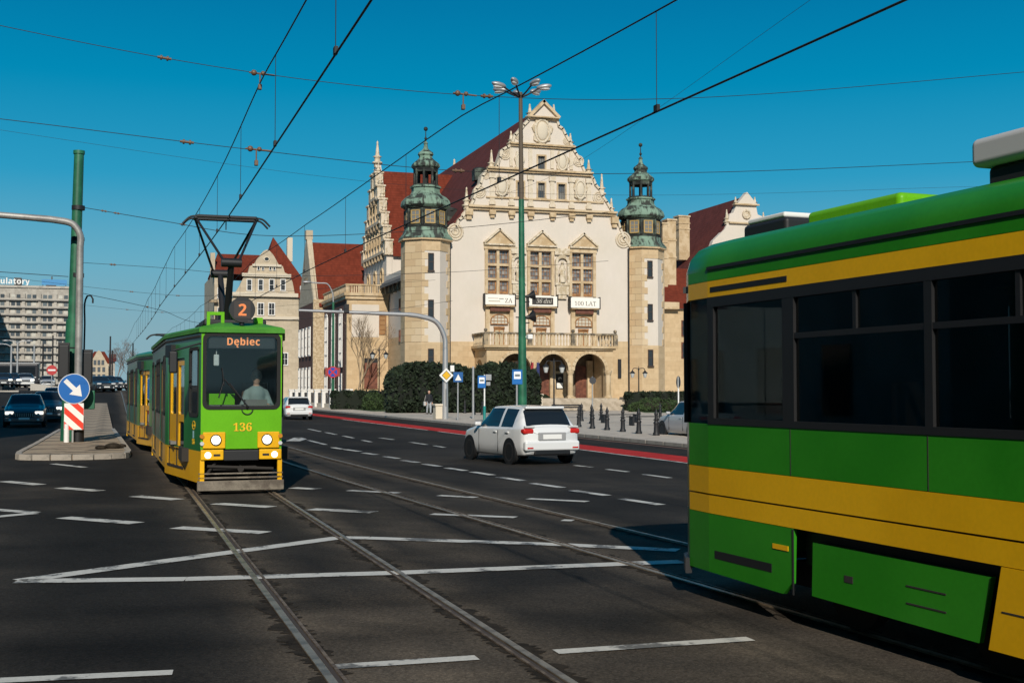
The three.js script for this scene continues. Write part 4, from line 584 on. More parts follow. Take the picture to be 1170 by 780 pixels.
{ // beige town house with curved gable
  const zf = -180, t = thing('town_house', 'beige town house with a curved gable and steep red roof behind the tram', 'building'), g = (p, q) => { const v = atZ(p, q, zf); return [v.x, v.y]; };
  const o = [[262, 455], [262, 352], [266, 338], [273, 327], [279, 315], [283, 312], [285, 304], [290, 302], [292, 298], [297, 291], [301, 286.5], [304.5, 285], [308, 286.5], [312, 291], [316, 298], [318, 302], [323, 304], [325, 311], [330, 314], [334, 322], [337, 338], [341, 341], [341, 455]].map(p => g(...p));
  P(t, 'front_wall', EX(o, .8).translate(0, 0, zf - .8), mat.beige);
  const bx = (a, b, c, d, z0, z1) => { const p = g(a, d), q = g(b, c); return B(p[0], p[1], zf + z0, q[0], q[1], zf + z1); };
  P(t, 'cornice', [bx(264, 340, 335.5, 338, -.1, .5), bx(276, 332, 313.5, 315.5, -.1, .4), bx(264, 341, 362, 364, -.1, .3), bx(288, 321, 302.5, 304, -.1, .3)], mat.beigeLight);
  for (const p of [284.5, 297.5, 310, 323]) { const q = g(p, 325.5); win(t, q[0], q[1], zf + .02, .8, 1.75, { nx: 1, ny: 2, fm: mat.whiteFrame, gm: mat.paneDark, f: .12 }); P(t, 'sill', B(q[0] - .65, q[1] - 1.15, zf, q[0] + .65, q[1] - 1.0, zf + .3), mat.beigeLight); }
  for (const p of [295, 300, 308.5, 313]) { const q = g(p, 306.5); win(t, q[0], q[1], zf + .02, .36, .62, { nx: 1, ny: 1, fm: mat.whiteFrame, gm: mat.paneDark, f: .06 }); }
  { const q = g(304.5, 296); P(t, 'oval_window', new THREE.TorusGeometry(.3, .08, 6, 14).scale(1.3, 1, 1).translate(q[0], q[1], zf + .05), mat.beigeLight); P(t, 'pane', C(V(q[0], q[1], zf - .02), V(q[0], q[1], zf + .03), .28, .28, 14), mat.paneDark[0]); }
  for (const p of [297.5, 310]) { const q = g(p, 353); win(t, q[0], q[1], zf + .02, 1.0, 1.9, { nx: 2, ny: 2, fm: mat.whiteFrame, gm: mat.paneDark, f: .13 }); }
  for (const [p, y] of [[346, 372], [346, 400], [310, 385], [325, 410]]) { const q = g(p, y); if (p < 340) win(t, q[0], q[1], zf + .02, 1.0, 1.9, { nx: 2, ny: 2, fm: mat.whiteFrame, gm: mat.paneDark, f: .13 }); }
  // body, hipped roofs
  const xl = o[0][0], xr = o[22][0], ye = g(300, 342)[1], rxm = g(322, 300)[0], ry = atZ(322, 270, -190).y;
  P(t, 'body', [B(xl + .1, 0, -206, xr - .1, ye, zf - .82), B(xr - .09, 0, -200, g(356, 400)[0], g(356, 343)[1], zf - 1.2), B(g(244, 400)[0] + .3, 0, -205, xl + .09, atZ(250, 311, -184).y, -184)], mat.beige);
  P(t, 'main_roof', [poly3([V(g(306, 300)[0] - 1, ye, zf - 1), V(g(362, 340)[0], ye + .6, zf - 1), V(rxm, ry, -191)]), poly3([V(g(362, 340)[0], ye + .6, zf - 1), V(g(362, 340)[0], ye + .6, -203), V(rxm, ry, -191)]), poly3([V(g(306, 300)[0] - 1, ye, -203), V(g(306, 300)[0] - 1, ye, zf - 1), V(rxm, ry, -191)]), poly3([V(g(362, 340)[0], ye + .6, -203), V(g(306, 300)[0] - 1, ye, -203), V(rxm, ry, -191)])], mat.roof);
  { const a = atZ(243, 311, -183.5), b = atZ(316, 311, -183.5), top = atZ(300, 291.5, -188.5).y; P(t, 'side_roof', [slabPoly([V(a.x, a.y, -183.5), V(b.x, a.y, -183.5), V(b.x, top, -188.5), V(a.x + 1, top, -188.5)], .2), slabPoly([V(a.x + 1, top, -188.51), V(b.x, top, -188.51), V(b.x, a.y, -194), V(a.x, a.y, -194)], .2)], mat.roof); }
  { const q = atZ(330, 273, -190); P(t, 'chimney', B(q.x - .3, q.y - 3.5, -190.6, q.x + .5, q.y + .2, -189.6), mat.beigeLight); }
  { const q = atZ(242, 290, -184); P(t, 'chimney', B(q.x - .2, q.y - 3, -185, q.x + .45, q.y + .2, -184.2), mat.beige); }
  for (const py of [335, 357, 382]) { const q = atZ(251, py, -184); win(t, q.x, q.y, -183.98, .8, 1.6, { nx: 1, ny: 2, fm: mat.whiteFrame, gm: mat.paneDark }); P(t, 'balcony', B(q.x - 1.6, q.y - 1.4, -184, q.x - .4, q.y - 1.0, -183.2), mat.stoneDark); }
  { const q = atZ(346, 332, -183); P(t, 'attic_window', B(q.x - .6, q.y - .4, -182.5, q.x + .9, q.y + .6, -181.6), mat.whiteFrame); }
}
{ // concrete hotel slab far on the left
  const d = -517, t = thing('hotel_slab', 'long pale concrete slab block with dark balcony bands and rooftop lettering', 'building'), g = (p, q) => { const v = atZ(p, q, d); return [v.x, v.y]; };
  const xr = g(81, 380)[0], xl = g(-30, 380)[0], yt = g(40, 329)[1];
  P(t, 'body', B(xl - 40, 0, d - 16, xr, yt, d), mat.concrete);
  P(t, 'parapet', B(xl - 40, yt, d - 16.3, xr + .3, yt + .9, d + .5), mat.concrete);
  for (let f = 0; f < 12; f++) {
    const y = yt - 3.4 - f * 3.0; P(t, 'floor_band', B(xl - 40, y - 1.75, d, xr + .2, y - 1.45, d + 1.1), mat.concreteDark);
    P(t, 'parapet_band', B(xl - 40, y - 1.42, d + .1, xr + .15, y - .8, d + 1.0), mat.concrete);
    for (let i = 0; i < 16; i++) { const x = xr - 2.2 - i * 1.95; if (x < xl - 2) break; const k = hash(i, f, 17); if (i % 3 === 2) { P(t, 'pier', B(x - .55, y - .8, d, x + .55, y + 1.2, d + .6), mat.concrete); continue; } P(t, 'window', B(x - .72, y - .65, d, x + .72, y + .75, d + .08), mat.paneHotel[k * 4 | 0]); }
  }
  { const q = g(19, 322); P(t, 'rooftop_box', B(q[0] - 1.3, yt + .9, d - 6, q[0] + 1.3, yt + 4.2, d - 3), mat.concreteDark); }
  { const q = g(58, 322); P(t, 'rooftop_box', [B(q[0] - 2.2, yt + .9, d - 7, q[0] + 1.6, yt + 1.9, d - 4), C(V(q[0], yt + 1.9, d - 5), V(q[0], yt + 5.2, d - 5), .28)], mat.concreteDark); }
  const font = await new FontLoader().loadAsync('fonts/droid/droid_sans_bold.typeface.json');
  const s = thing('rooftop_sign', 'white lettering standing on the roof of the concrete slab block', 'sign');
  const tg = new TextGeometry('akumulatory', { font, size: 2.25, depth: .3, curveSegments: 3 }); tg.computeBoundingBox(); const end = g(33.5, 320)[0]; tg.translate(end - tg.boundingBox.max.x, yt + 1.5, d - .6); P(s, 'letters', tg, mat.white);
  P(s, 'support', B(end - 18, yt + .9, d - .8, end, yt + 1.05, d - .5), mat.concreteDark); for (let i = 0; i < 9; i++) P(s, 'stay', B(end - 17 + i * 2, yt + .85, d - 1.1, end - 16.9 + i * 2, yt + 3.6, d - .95), mat.concreteDark);
  const b = thing('rooftop_sign', 'blue sign panel on the roof of the concrete slab block', 'sign'); const q0 = g(47, 327), q1 = g(76, 320.5); P(b, 'panel', B(q0[0], yt + 1.4, d - .6, q1[0], yt + 3.6, d - .4), flat(.05, .25, .5, .5)); PP(b, 'support', [B(q0[0] + .3, yt + .85, d - .9, q0[0] + .6, yt + 3, d - .7), B(q1[0] - .6, yt + .85, d - .9, q1[0] - .3, yt + 3, d - .7)], mat.concreteDark);
}
{ // the high-rise out of view whose shadow falls on the slab block
  const t = thing('tower_block', 'tall office block whose shadow falls on the concrete slab', 'building'); P(t, 'body', B(-84, 0, -486, -50.5, 50, -468), mat.concrete); P(t, 'parapet', B(-84.3, 50, -486.3, -50.2, 51, -467.7), mat.concrete); P(t, 'stair_tower', B(-50.49, 0, -485, -48.2, 42, -470), mat.concrete);
}
// tenements along the left side of the street, out of view: they shade the left lanes and mirror in the tram windows
[[-11.5, -52, -24, 21, 'grey tenement shading the waiting cars'], [-15, -22, 4, 19, 'brown tenement opposite the moving tram'], [-17, 6, 34, 20, 'dark tenement behind the viewpoint opposite the tram']].forEach(([x, z0, z1, h, label], k) => {
  const t = thing('tenement', label, 'building'), m = [mat.concrete, mat.stoneDark, mat.concreteDark][k];
  P(t, 'body', B(x - 14, -.2, z0, x, h, z1), m); P(t, 'roof', slabPoly([V(x + .4, h, z0), V(x + .4, h, z1), V(x - 7, h + 3, z1), V(x - 7, h + 3, z0)].reverse(), .2), mat.roofDark);
  for (let f = 0; f < 5; f++) for (let z = z0 + 2; z < z1 - 1.5; z += 3.1) P(t, 'window', B(x, 1.2 + f * 3.7, z - .6, x + .08, 3.2 + f * 3.7, z + .6), mat.paneDark[f % 2]);
});
{ // gabled house at the end of the street
  const d = -274, t = thing('far_house', 'small cream house with a curved gable at the far end of the street', 'building'), g = (p, q) => { const v = atZ(p, q, d); return [v.x, v.y]; };
  P(t, 'front_wall', EX([[101.5, 445], [101.5, 417], [104, 413], [106, 409], [108, 406], [110, 402], [112.5, 400], [115, 402], [117, 406], [119, 409], [121, 413], [123.5, 417], [123.5, 445]].map(p => g(...p)), .8).translate(0, 0, d - .8), mat.beige);
  for (const [p, q] of [[108, 414], [112.5, 414], [117, 414], [107, 422], [112.5, 422], [118, 422], [107, 430], [112.5, 430], [118, 430]]) { const v = g(p, q); P(t, 'window', B(v[0] - .28, v[1] - .5, d, v[0] + .28, v[1] + .5, d + .08), mat.pane[1]); }
  const a = g(98, 414), b = g(127, 414), top = g(112, 400.5)[1]; P(t, 'roof', [slabPoly([V(a[0], a[1], d - .9), V(b[0], a[1], d - .9), V(b[0] - 1.5, top, d - 6), V(a[0] + 1.5, top, d - 6)], .2)], mat.roof);
  P(t, 'side_body', [B(a[0] + .4, 0, d - 11, b[0] - .4, a[1], d - .95)], mat.beige);
  const w = thing('far_house', 'grey low house right of the cream gable down the street', 'building'); const p = g(125, 440), q = g(131, 412); P(w, 'wall', B(p[0], 0, d - 10, q[0], q[1], d - 1), mat.concrete); P(w, 'roof', slabPoly([V(p[0] - .3, q[1], d - .5), V(q[0] + .3, q[1], d - .5), V(q[0] + .3, q[1] + 1.6, d - 5), V(p[0] - .3, q[1] + 1.6, d - 5)], .2), mat.roofDark);
  const m = thing('far_house', 'dark house with red roof behind the signal mast', 'building'); const p2 = g(90, 440), q2 = g(101, 410); P(m, 'wall', B(p2[0] - 4, 0, d - 12, q2[0], q2[1], d - 2), mat.concreteDark); P(m, 'roof', slabPoly([V(p2[0] - 4, q2[1], d - 1.5), V(q2[0], q2[1], d - 1.5), V(q2[0], q2[1] + 2, d - 6), V(p2[0] - 4, q2[1] + 2, d - 6)], .2), mat.roof);
}
{ // raised side road on the far left behind its concrete wall
  const z = -118, y = 2.25; one('raised_road', [B(-90, -.2, -300, -9.5, y, z), B(-9.49, -.2, -300, -8.2, y - .1, z - 14)], mat.asphalt2 || flat(.035, .035, .036, .9), 'raised side road behind the waiting cars', 'road', null, 'structure');
  const a = atZ(36, 436, -132), t = thing('retaining_wall', 'pale concrete ramp wall below the raised side road', 'wall'); P(t, 'wall', [EX([[-7.6, 0], [-2.4, 0], [-2.4, 1.9], [-7.6, 2.6]], .5).translate(0, 0, -126), B(-10, 0, -118.2, -8.1, 1.9, -117.8)], mat.concrete);
}
// ------------------------------------------------------------------ trams
const pm = (p0, p1, y = 0) => { const ex = V(p1[0] - p0[0], 0, p1[1] - p0[1]).normalize(), ey = V(0, 1, 0), ez = ex.clone().cross(ey); return new THREE.Matrix4().makeBasis(ex, ey, ez).setPosition(p0[0], y, p0[1]); };
const plen = (p0, p1) => Math.hypot(p1[0] - p0[0], p1[1] - p0[1]);
function panel(parent, name, p0, p1, y0, y1, m, holes = [], th = .05, out = 0) {
  return P(parent, name, EX(rect(0, y0, plen(p0, p1), y1), th, holes.map(h => rrect(h[0], h[2], h[1], h[3], h[4] ?? .08, 3))).translate(0, 0, -th + out).applyMatrix4(pm(p0, p1)), m);
}
function pane(parent, p0, p1, s0, s1, y0, y1, gm, r = .08, name = 'window', sub = []) {     // rubber-framed pane set in a panel
  const g = 'z', m = pm(p0, p1), fr = P(parent, name, EX(rrect(s0 - .03, y0 - .03, s1 + .03, y1 + .03, r + .02, 4), .05, [rrect(s0 + .035, y0 + .035, s1 - .035, y1 - .035, r, 4)]).translate(0, 0, -.035).applyMatrix4(m), mat.rubber);
  P(fr, 'pane', EX(rrect(s0, y0, s1, y1, r, 4), .008).translate(0, 0, -.016).applyMatrix4(m), gm); for (const b of sub) P(fr, 'bar', B(...b).applyMatrix4(m), mat.rubber); return fr;
}
const bolt = (parent, name, p0, p1, l, m) => PP(parent, name, l.map(b => B(...b).applyMatrix4(pm(p0, p1))), m);
function capRings(plan, rings) {       // a closed roof from stacked copies of a plan, drawn in towards the middle line
  const cz = plan.reduce((a, p) => a + p[1], 0) / plan.length, R = rings.map(([ins, y]) => plan.map(([x, z]) => V(Math.sign(x) * Math.max(0, Math.abs(x) - ins), y, z + Math.sign(cz - z) * Math.min(ins * 1.1, Math.abs(cz - z)))));
  const l = []; for (let k = 0; k < R.length - 1; k++) for (let i = 0; i < plan.length; i++) { const n = (i + 1) % plan.length; l.push(poly3([R[k][i], R[k][n], R[k + 1][n]]), poly3([R[k][i], R[k + 1][n], R[k + 1][i]])); }
  const top = R[R.length - 1]; l.push(poly3(top)); return toCreasedNormals(mergeGeometries(l), .6);
}
function wheelset(parent, z, w = .737) { for (const s of [-w, w]) P(parent, 'wheel', C(V(s - .06, .33, z), V(s + .06, .33, z), .33, .33, 20), mat.under); P(parent, 'axle', C(V(-w, .33, z), V(w, .33, z), .07), mat.under); }
function oldTram(label, lead) {
  const t = thing('tram', label, 'tram', 'cars of the approaching tram');
  const Y0 = .2, YS = .78, YB = 2.72, YT = 3.0;
  const FL = [-.73, 0], FR = [.73, 0], R1 = [1.2, -3.3], R2 = [1.2, -10.4], RE = [.8, -13.5], LE = [-.8, -13.5], L2 = [-1.2, -10.4], L1 = [-1.2, -3.3];
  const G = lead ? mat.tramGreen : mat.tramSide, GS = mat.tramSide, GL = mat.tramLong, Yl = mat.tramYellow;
  // front
  if (lead) {
    panel(t, 'front_panel', FL, FR, .82, YT, G, [[.045, 1.415, 1.56, 2.93, .1]]);
    pane(t, FL, FR, .055, 1.405, 1.57, 2.92, mat.glass, .1, 'windscreen');
    const dsp = P(t, 'destination_display', B(-.6, 2.66, -.1, .6, 2.9, -.04), mat.black);
    printed(dsp, 'lettering', 1.18, .22, label2d(1.18, .22, 512, (c, w, h) => { c.fillStyle = '#1d2224'; c.fillRect(0, 0, w, h); c.fillStyle = '#ff9a5c'; c.font = `bold ${h * .86}px sans-serif`; c.textAlign = 'center'; c.fillText('Dębiec', w * .52, h * .76); }), new THREE.Matrix4().makeTranslation(0, 2.78, -.036), 'led');
    letters(t, 'fleet_number_outline', '136', .15, new THREE.Matrix4().makeTranslation(.026, 1.214, .001), flat(.1, .06, .0, .6)); letters(t, 'fleet_number', '136', .15, new THREE.Matrix4().makeTranslation(.02, 1.22, .003), flat(.85, .5, .01, .4));
    for (const s of [-1, 1]) {
      const hx = s * .49, h = P(t, 'headlight', RB(hx - .2, .83, -.03, hx + .2, 1.13, .035, .015), Yl);
      P(h, 'bezel', C(V(hx - s * .03, .985, .02), V(hx - s * .03, .985, .055), .105, .1, 18), mat.under); P(h, 'lens', SPH(hx - s * .03, .985, .05, .085, 1, 1, .35, 14), mat.lampOn);
      P(t, 'indicator', [C(V(s * .705, 1.05, .0), V(s * .705, 1.05, .05), .045, .04, 12)], flat(.5, .2, .02, .3)); P(t, 'side_lamp', [C(V(s * .705, .92, .0), V(s * .705, .92, .05), .04, .036, 12)], mat.lampGlass);
      const fl = P(t, 'bumper', RB(s * .32, .62, -.04, s * .73, .81, .05, .02), Yl); P(fl, 'fog_lamp', SPH(s * .6, .71, .05, .06, 1, 1, .35, 12), mat.lampOn); P(fl, 'slot', B(s * .38, .69, .045, s * .5, .73, .054), mat.black);
      if (s < 0) P(t, 'mirror', s < 0 ? [C(V(-.74, 2.75, -.05), V(-1.25, 2.6, .05), .018), RB(-1.3, 2.2, -.0, -1.15, 2.6, .07, .03)] : [C(V(.74, 2.75, -.05), V(.92, 2.66, .02), .014), RB(.86, 2.36, 0, .96, 2.66, .06, .02)], mat.black);
    }
    P(t, 'coupler_cover', RB(-.32, .6, -.06, .32, .8, .035, .02), mat.black);
    P(t, 'number_disc', [C(V(0, 3.38, -.16), V(0, 3.38, -.02), .235, .235, 28), C(V(0, 3.1, -.1), V(0, 3.2, -.1), .05)], mat.black);
    printed(t, 'line_number', .3, .32, label2d(.3, .32, 256, (c, w, h) => { c.fillStyle = '#3a3432'; c.fillRect(0, 0, w, h); c.fillStyle = '#f08a50'; c.font = `bold ${h * .95}px sans-serif`; c.textAlign = 'center'; c.fillText('2', w / 2, h * .85); }), new THREE.Matrix4().makeTranslation(0, 3.38, -.015));
    P(t, 'wiper', [C(V(.1, 1.6, .03), V(-.32, 2.1, .035), .012), C(V(-.32, 1.98, .04), V(-.36, 2.3, .04), .012), C(V(-.33, 2.05, .04), V(-.42, 1.75, .042), .013), C(V(.1, 1.6, .03), V(.1, 1.55, .0), .025), C(V(.1, 1.6, .032), V(-.22, 2.02, .05), .016)], mat.black);
    P(t, 'wiper_guard', new THREE.TorusGeometry(.1, .01, 6, 14, Math.PI).rotateZ(Math.PI).translate(.1, 1.55, .02), mat.black);
    P(t, 'dashboard', [B(-.62, 1.0, -.75, .62, 1.62, -.2), B(.1, 1.62, -.6, .5, 1.72, -.3)], mat.inner); P(t, 'instrument_panel', [B(-.6, 1.625, -.5, -.1, 1.83, -.28)], G);
    P(t, 'inner_mirror', [C(V(-.45, 2.65, -.12), V(-.45, 2.55, -.14), .01), RB(-.5, 2.34, -.16, -.4, 2.55, -.12, .02)], mat.lampGlass);
    P(t, 'cab_wall', B(-1.0, .8, -2.3, 1.0, 2.7, -2.24), mat.inner);
    P(t, 'driver_seat', [RB(.12, 1.2, -1.35, .66, 1.32, -.85, .04), RB(.14, 1.3, -1.42, .64, 2.05, -1.3, .04)], mat.seat);
    P(t, 'lifeguard', [RB(-.78, .06, -.1, .78, .24, .02, .01), B(-.76, .28, -.02, .76, .31, .01), B(-.76, .36, -.02, .76, .385, .01)], mat.lifeguard);
    P(t, 'coupler', [C(V(0, .45, -1.2), V(0, .45, -.06), .06), RB(-.5, .42, -.25, .3, .5, -.12, .02), C(V(-.6, .5, -.1), V(.6, .44, -.12), .03), C(V(-.6, .35, -.16), V(-.45, .58, -.1), .03)], mat.under);
    PP(t, 'front_brace', [B(-.74, .24, -.06, -.66, .62, .01), B(.66, .24, -.06, .74, .62, .01)], Yl);
  } else {
    panel(t, 'front_panel', FL, FR, .5, YT, G, [[.08, 1.38, 1.5, 2.85, .1]]); pane(t, FL, FR, .09, 1.37, 1.51, 2.84, mat.glass, .1, 'windscreen'); P(t, 'bumper', RB(-.72, .55, -.05, .72, .75, .03, .02), Yl); P(t, 'coupler', C(V(0, .45, -1.2), V(0, .45, .9), .07), mat.under);
  }
  P(t, 'front_shade_plate', B(-.68, .3, -.9, .68, .8, -.84), mat.under);  // dark plate added to stand for the shade under the front
  // tapering cab sides; the door side faces the island
  const dl = plen(L1, FL);
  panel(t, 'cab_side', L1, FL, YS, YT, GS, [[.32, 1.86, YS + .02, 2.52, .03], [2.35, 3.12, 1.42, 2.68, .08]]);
  pane(t, L1, FL, 2.36, 3.11, 1.43, 2.67, mat.glass, .08, 'cab_window', [[2.4, 1.95, -.02, 3.08, 1.98, .01]]);
  panel(t, 'cab_skirt', L1, FL, Y0, YS, Yl, [[.32, 1.86, .42, YS + .3, .02]].map(h => [h[0], h[1], h[2], YS - .02, .02]));
  if (lead) { P(t, 'emblem', [new THREE.TorusGeometry(.1, .018, 6, 24).scale(1.25, .75, .2), B(-.07, -.018, -.002, .07, .018, .004)].map(g => g.applyMatrix4(pm(L1, FL).multiply(new THREE.Matrix4().makeTranslation(2.75, 1.24, .002)))), flat(.8, .45, .01, .4)); letters(t, 'side_number', '136', .1, pm(L1, FL).multiply(new THREE.Matrix4().makeTranslation(2.72, .94, .001)), flat(.8, .45, .01, .4)); P(t, 'notice_sticker', B(2.68, 1.0, .003, 2.78, 1.14, .007).applyMatrix4(pm(L1, FL)), flat(.3, .5, .55, .5)); }
  function door(p0, p1, s0, s1, dm = mat.tramYellow) {
    const m = pm(p0, p1), w = (s1 - s0) / 2, d = P(t, 'door', [0, 1].flatMap(k => { const a = s0 + k * w + .015, b = s0 + (k + 1) * w - .015; return [EX(rect(a, .42, b, 2.5), .04, [rrect(a + .1, 1.42, b - .1, 2.38, .05, 2), ...(k ? [rrect(a + .12, .55, b - .12, 1.28, .05, 2)] : [])]).translate(0, 0, -.07).applyMatrix4(m)]; }), dm);
    for (let k = 0; k < 2; k++) { const a = s0 + k * w + .015, b = s0 + (k + 1) * w - .015; P(d, 'pane', B(a + .09, 1.4, -.056, b - .09, 2.4, -.05).applyMatrix4(m), mat.glass); if (k) P(d, 'pane', B(a + .1, .53, -.056, b - .1, 1.3, -.05).applyMatrix4(m), mat.carGlass); }
    P(d, 'rubber_seal', [B(s0, .42, -.08, s0 + .015, 2.52, -.01), B(s0 + w - .012, .42, -.08, s0 + w + .012, 2.5, -.015), B(s1 - .015, .42, -.08, s1, 2.52, -.01), B(s0, 2.5, -.08, s1, 2.52, -.01)].map(g => g.applyMatrix4(m)), mat.rubber);
    P(d, 'step_edge', B(s0 - .02, .38, -.08, s1 + .02, .42, .015).applyMatrix4(m), mat.under);
  }
  door(L1, FL, .33, 1.85);
  P(t, 'door_headgear', [B(.4, 2.56, .0, 1.0, 2.8, .09).applyMatrix4(pm(L1, FL)), C(V(.1, 2.6, .05), V(.35, 2.2, .09), .015).applyMatrix4(pm(L1, FL))], mat.black);
  // long side with doors
  const wl = [[.12, 1.05], [2.66, 3.56], [3.66, 4.58], [6.12, 7.0]], dd = [[1.2, 2.5], [4.72, 6.0]];
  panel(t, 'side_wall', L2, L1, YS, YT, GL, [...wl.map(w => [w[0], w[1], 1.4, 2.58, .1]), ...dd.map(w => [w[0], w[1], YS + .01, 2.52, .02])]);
  panel(t, 'side_skirt', L2, L1, Y0 + .1, YS, Yl, dd.map(w => [w[0], w[1], .42, YS - .015, .02]));
  for (const w of wl) pane(t, L2, L1, w[0], w[1], 1.4, 2.58, mat.glassDark, .1, 'window', [[w[0] + .03, 2.24, -.025, w[1] - .03, 2.28, .006]]);
  for (const w of dd) door(L2, L1, ...w, mat.tramOlive);
  // other side and tail
  const wr = [0, 1, 2, 3, 4, 5].map(i => [.12 + i * 1.16, 1.14 + i * 1.16]);
  panel(t, 'side_wall', R1, R2, YS, YT, GL, wr.map(w => [w[0], w[1], 1.4, 2.58, .1])); panel(t, 'side_skirt', R1, R2, Y0 + .1, YS, Yl);
  for (const w of wr) pane(t, R1, R2, w[0], w[1], 1.4, 2.58, mat.glassDark, .1);
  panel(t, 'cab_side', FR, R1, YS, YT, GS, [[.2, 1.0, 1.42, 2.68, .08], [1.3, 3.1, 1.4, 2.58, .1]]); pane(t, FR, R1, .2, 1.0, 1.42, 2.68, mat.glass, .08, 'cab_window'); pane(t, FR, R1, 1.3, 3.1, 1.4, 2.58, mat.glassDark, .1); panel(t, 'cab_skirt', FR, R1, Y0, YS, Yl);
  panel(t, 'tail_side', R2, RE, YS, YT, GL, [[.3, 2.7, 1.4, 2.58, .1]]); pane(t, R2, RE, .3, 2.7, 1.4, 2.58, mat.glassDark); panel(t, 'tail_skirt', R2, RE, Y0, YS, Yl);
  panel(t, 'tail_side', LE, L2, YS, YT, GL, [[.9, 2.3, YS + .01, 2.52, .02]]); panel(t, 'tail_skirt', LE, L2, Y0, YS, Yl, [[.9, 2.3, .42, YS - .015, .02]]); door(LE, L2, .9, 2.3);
  panel(t, 'tail_panel', RE, LE, .5, YT, G, [[.1, 1.5, 1.5, 2.8, .1]]); pane(t, RE, LE, .1, 1.5, 1.5, 2.8, mat.glassDark, .1, 'rear_window');
  const plan = [FL, FR, R1, R2, RE, LE, L2, L1];
  P(t, 'roof', capRings(plan.map(([x, z]) => [x + Math.sign(x) * .045, z + (z > -1 ? .05 : z < -13 ? -.05 : 0)]), [[.06, 2.93], [0, 2.95], [0, 3.02], [.05, 3.06], [.4, 3.15], [.7, 3.17]]), lead ? mat.tramRoofLime : mat.tramSide);
  P(t, 'gutter', [[L1, FL], [L2, L1], [LE, L2]].map(([a, b]) => B(0, 2.86, 0, plen(a, b), 2.9, .03).applyMatrix4(pm(a, b))), mat.under);
  P(t, 'floor', [B(-1.14, .82, -12.4, 1.14, .88, -2.3), B(-.62, .82, -2.3, .62, .88, -.4)], mat.inner);
  for (let i = 0; i < 6; i++) P(t, 'passenger_seat', [RB(.45, 1.2, -4.2 - i * 1.1, .9, 1.28, -3.8 - i * 1.1, .03), RB(.45, 1.28, -4.24 - i * 1.1, .9, 1.8, -4.18 - i * 1.1, .03)], mat.seat);
  for (const z of [-4.5, -7, -9.4]) P(t, 'grab_pole', C(V(-.6, .88, z), V(-.6, 2.95, z), .018), mat.pole);
  P(t, 'underframe', [B(-1.05, .35, -10.2, 1.05, .62, -4.9), B(-1.0, .55, -12.6, 1.0, .8, -1.0)], mat.under);
  for (const z of [-2.6, -4.5, -9.2, -11.1]) wheelset(t, z);
  PP(t, 'bogie_frame', [B(-1.0, .3, -4.9, -.84, .5, -2.2), B(.84, .3, -4.9, 1.0, .5, -2.2), B(-1.0, .3, -11.5, -.84, .5, -8.8), B(.84, .3, -11.5, 1.0, .5, -8.8)], mat.under);
  for (const z of [-5.8, -8.2]) P(t, 'roof_vent', RB(-.35, 3.14, z - .4, .35, 3.36, z + .4, .05), mat.tramRoof);
  if (lead) {
    PP(t, 'roof_bracket', [B(-.6, 3.1, -.6, -.54, 3.36, -.5), B(-.34, 3.1, -.6, -.28, 3.36, -.5), B(-.6, 3.3, -.6, -.28, 3.36, -.501), B(.26, 3.1, -.6, .42, 3.26, -.4)], G);
    P(t, 'resistor_box', [RB(-.6, 3.14, -2.6, .6, 3.27, -1.3, .04)], mat.iron);
    const z0 = -3.4, pg = P(t, 'pantograph', [B(-.55, 3.2, z0 - .9, -.48, 3.27, z0 + .9), B(.48, 3.2, z0 - .9, .55, 3.27, z0 + .9), B(-.55, 3.22, z0 - .35, .55, 3.28, z0 - .28), B(-.55, 3.22, z0 + .28, .55, 3.28, z0 + .35), C(V(0, 3.3, z0 + .3), V(0, 4.46, z0 + 1.25), .085, .06), C(V(0, 3.3, z0 - .3), V(0, 4.46, z0 - 1.25), .085, .06), C(V(-.2, 4.46, z0 + 1.25), V(.2, 4.46, z0 + 1.25), .09, .09, 12), C(V(-.2, 4.46, z0 - 1.25), V(.2, 4.46, z0 - 1.25), .09, .09, 12), ...[-.16, .16].map(x => C(V(x, 3.2, z0), V(x, 3.5, z0), .05))], mat.iron);
    P(pg, 'upper_frame', [-1, 1].flatMap(s => [C(V(-.14, 4.48, z0 + s * 1.25), V(-.62, 5.48, z0 + s * .12), .026), C(V(.14, 4.48, z0 + s * 1.25), V(.62, 5.48, z0 + s * .12), .026)]).concat([C(V(-.62, 5.48, z0), V(.62, 5.48, z0), .025), C(V(0, 5.46, z0), V(0, 5.28, z0), .012)]), mat.iron);
    P(pg, 'contact_shoe', [RB(-.62, 5.5, z0 - .22, .62, 5.56, z0 - .14, .015), RB(-.62, 5.5, z0 + .14, .62, 5.56, z0 + .22, .015), B(-.66, 5.48, z0 - .2, -.6, 5.53, z0 + .2), B(.6, 5.48, z0 - .2, .66, 5.53, z0 + .2), ...[-1, 1].flatMap(s => [-.18, .18].map(d => TUBE([V(s * .6, 5.53, z0 + d), V(s * .75, 5.5, z0 + d), V(s * .9, 5.36, z0 + d)], .022, 8, 6)))], mat.iron);
  } else {
    const z0 = -2.6; P(t, 'pantograph', [B(-.5, 3.2, z0 - 1, .5, 3.26, z0 + 1), C(V(-.2, 3.3, z0 - .3), V(-.2, 3.55, z0 + 1.3), .05), C(V(.2, 3.3, z0 + .3), V(.2, 3.55, z0 - 1.3), .05), RB(-.7, 3.62, z0 - .2, .7, 3.68, z0 + .2, .02), C(V(-.55, 3.55, z0 + 1.3), V(-.55, 3.63, z0), .025), C(V(.55, 3.55, z0 - 1.3), V(.55, 3.63, z0), .025), TUBE([V(-.65, 3.66, z0), V(-.85, 3.62, z0), V(-.98, 3.5, z0)], .03, 8), TUBE([V(.65, 3.66, z0), V(.85, 3.62, z0), V(.98, 3.5, z0)], .03, 8)], mat.iron);
  }
  return t;
}
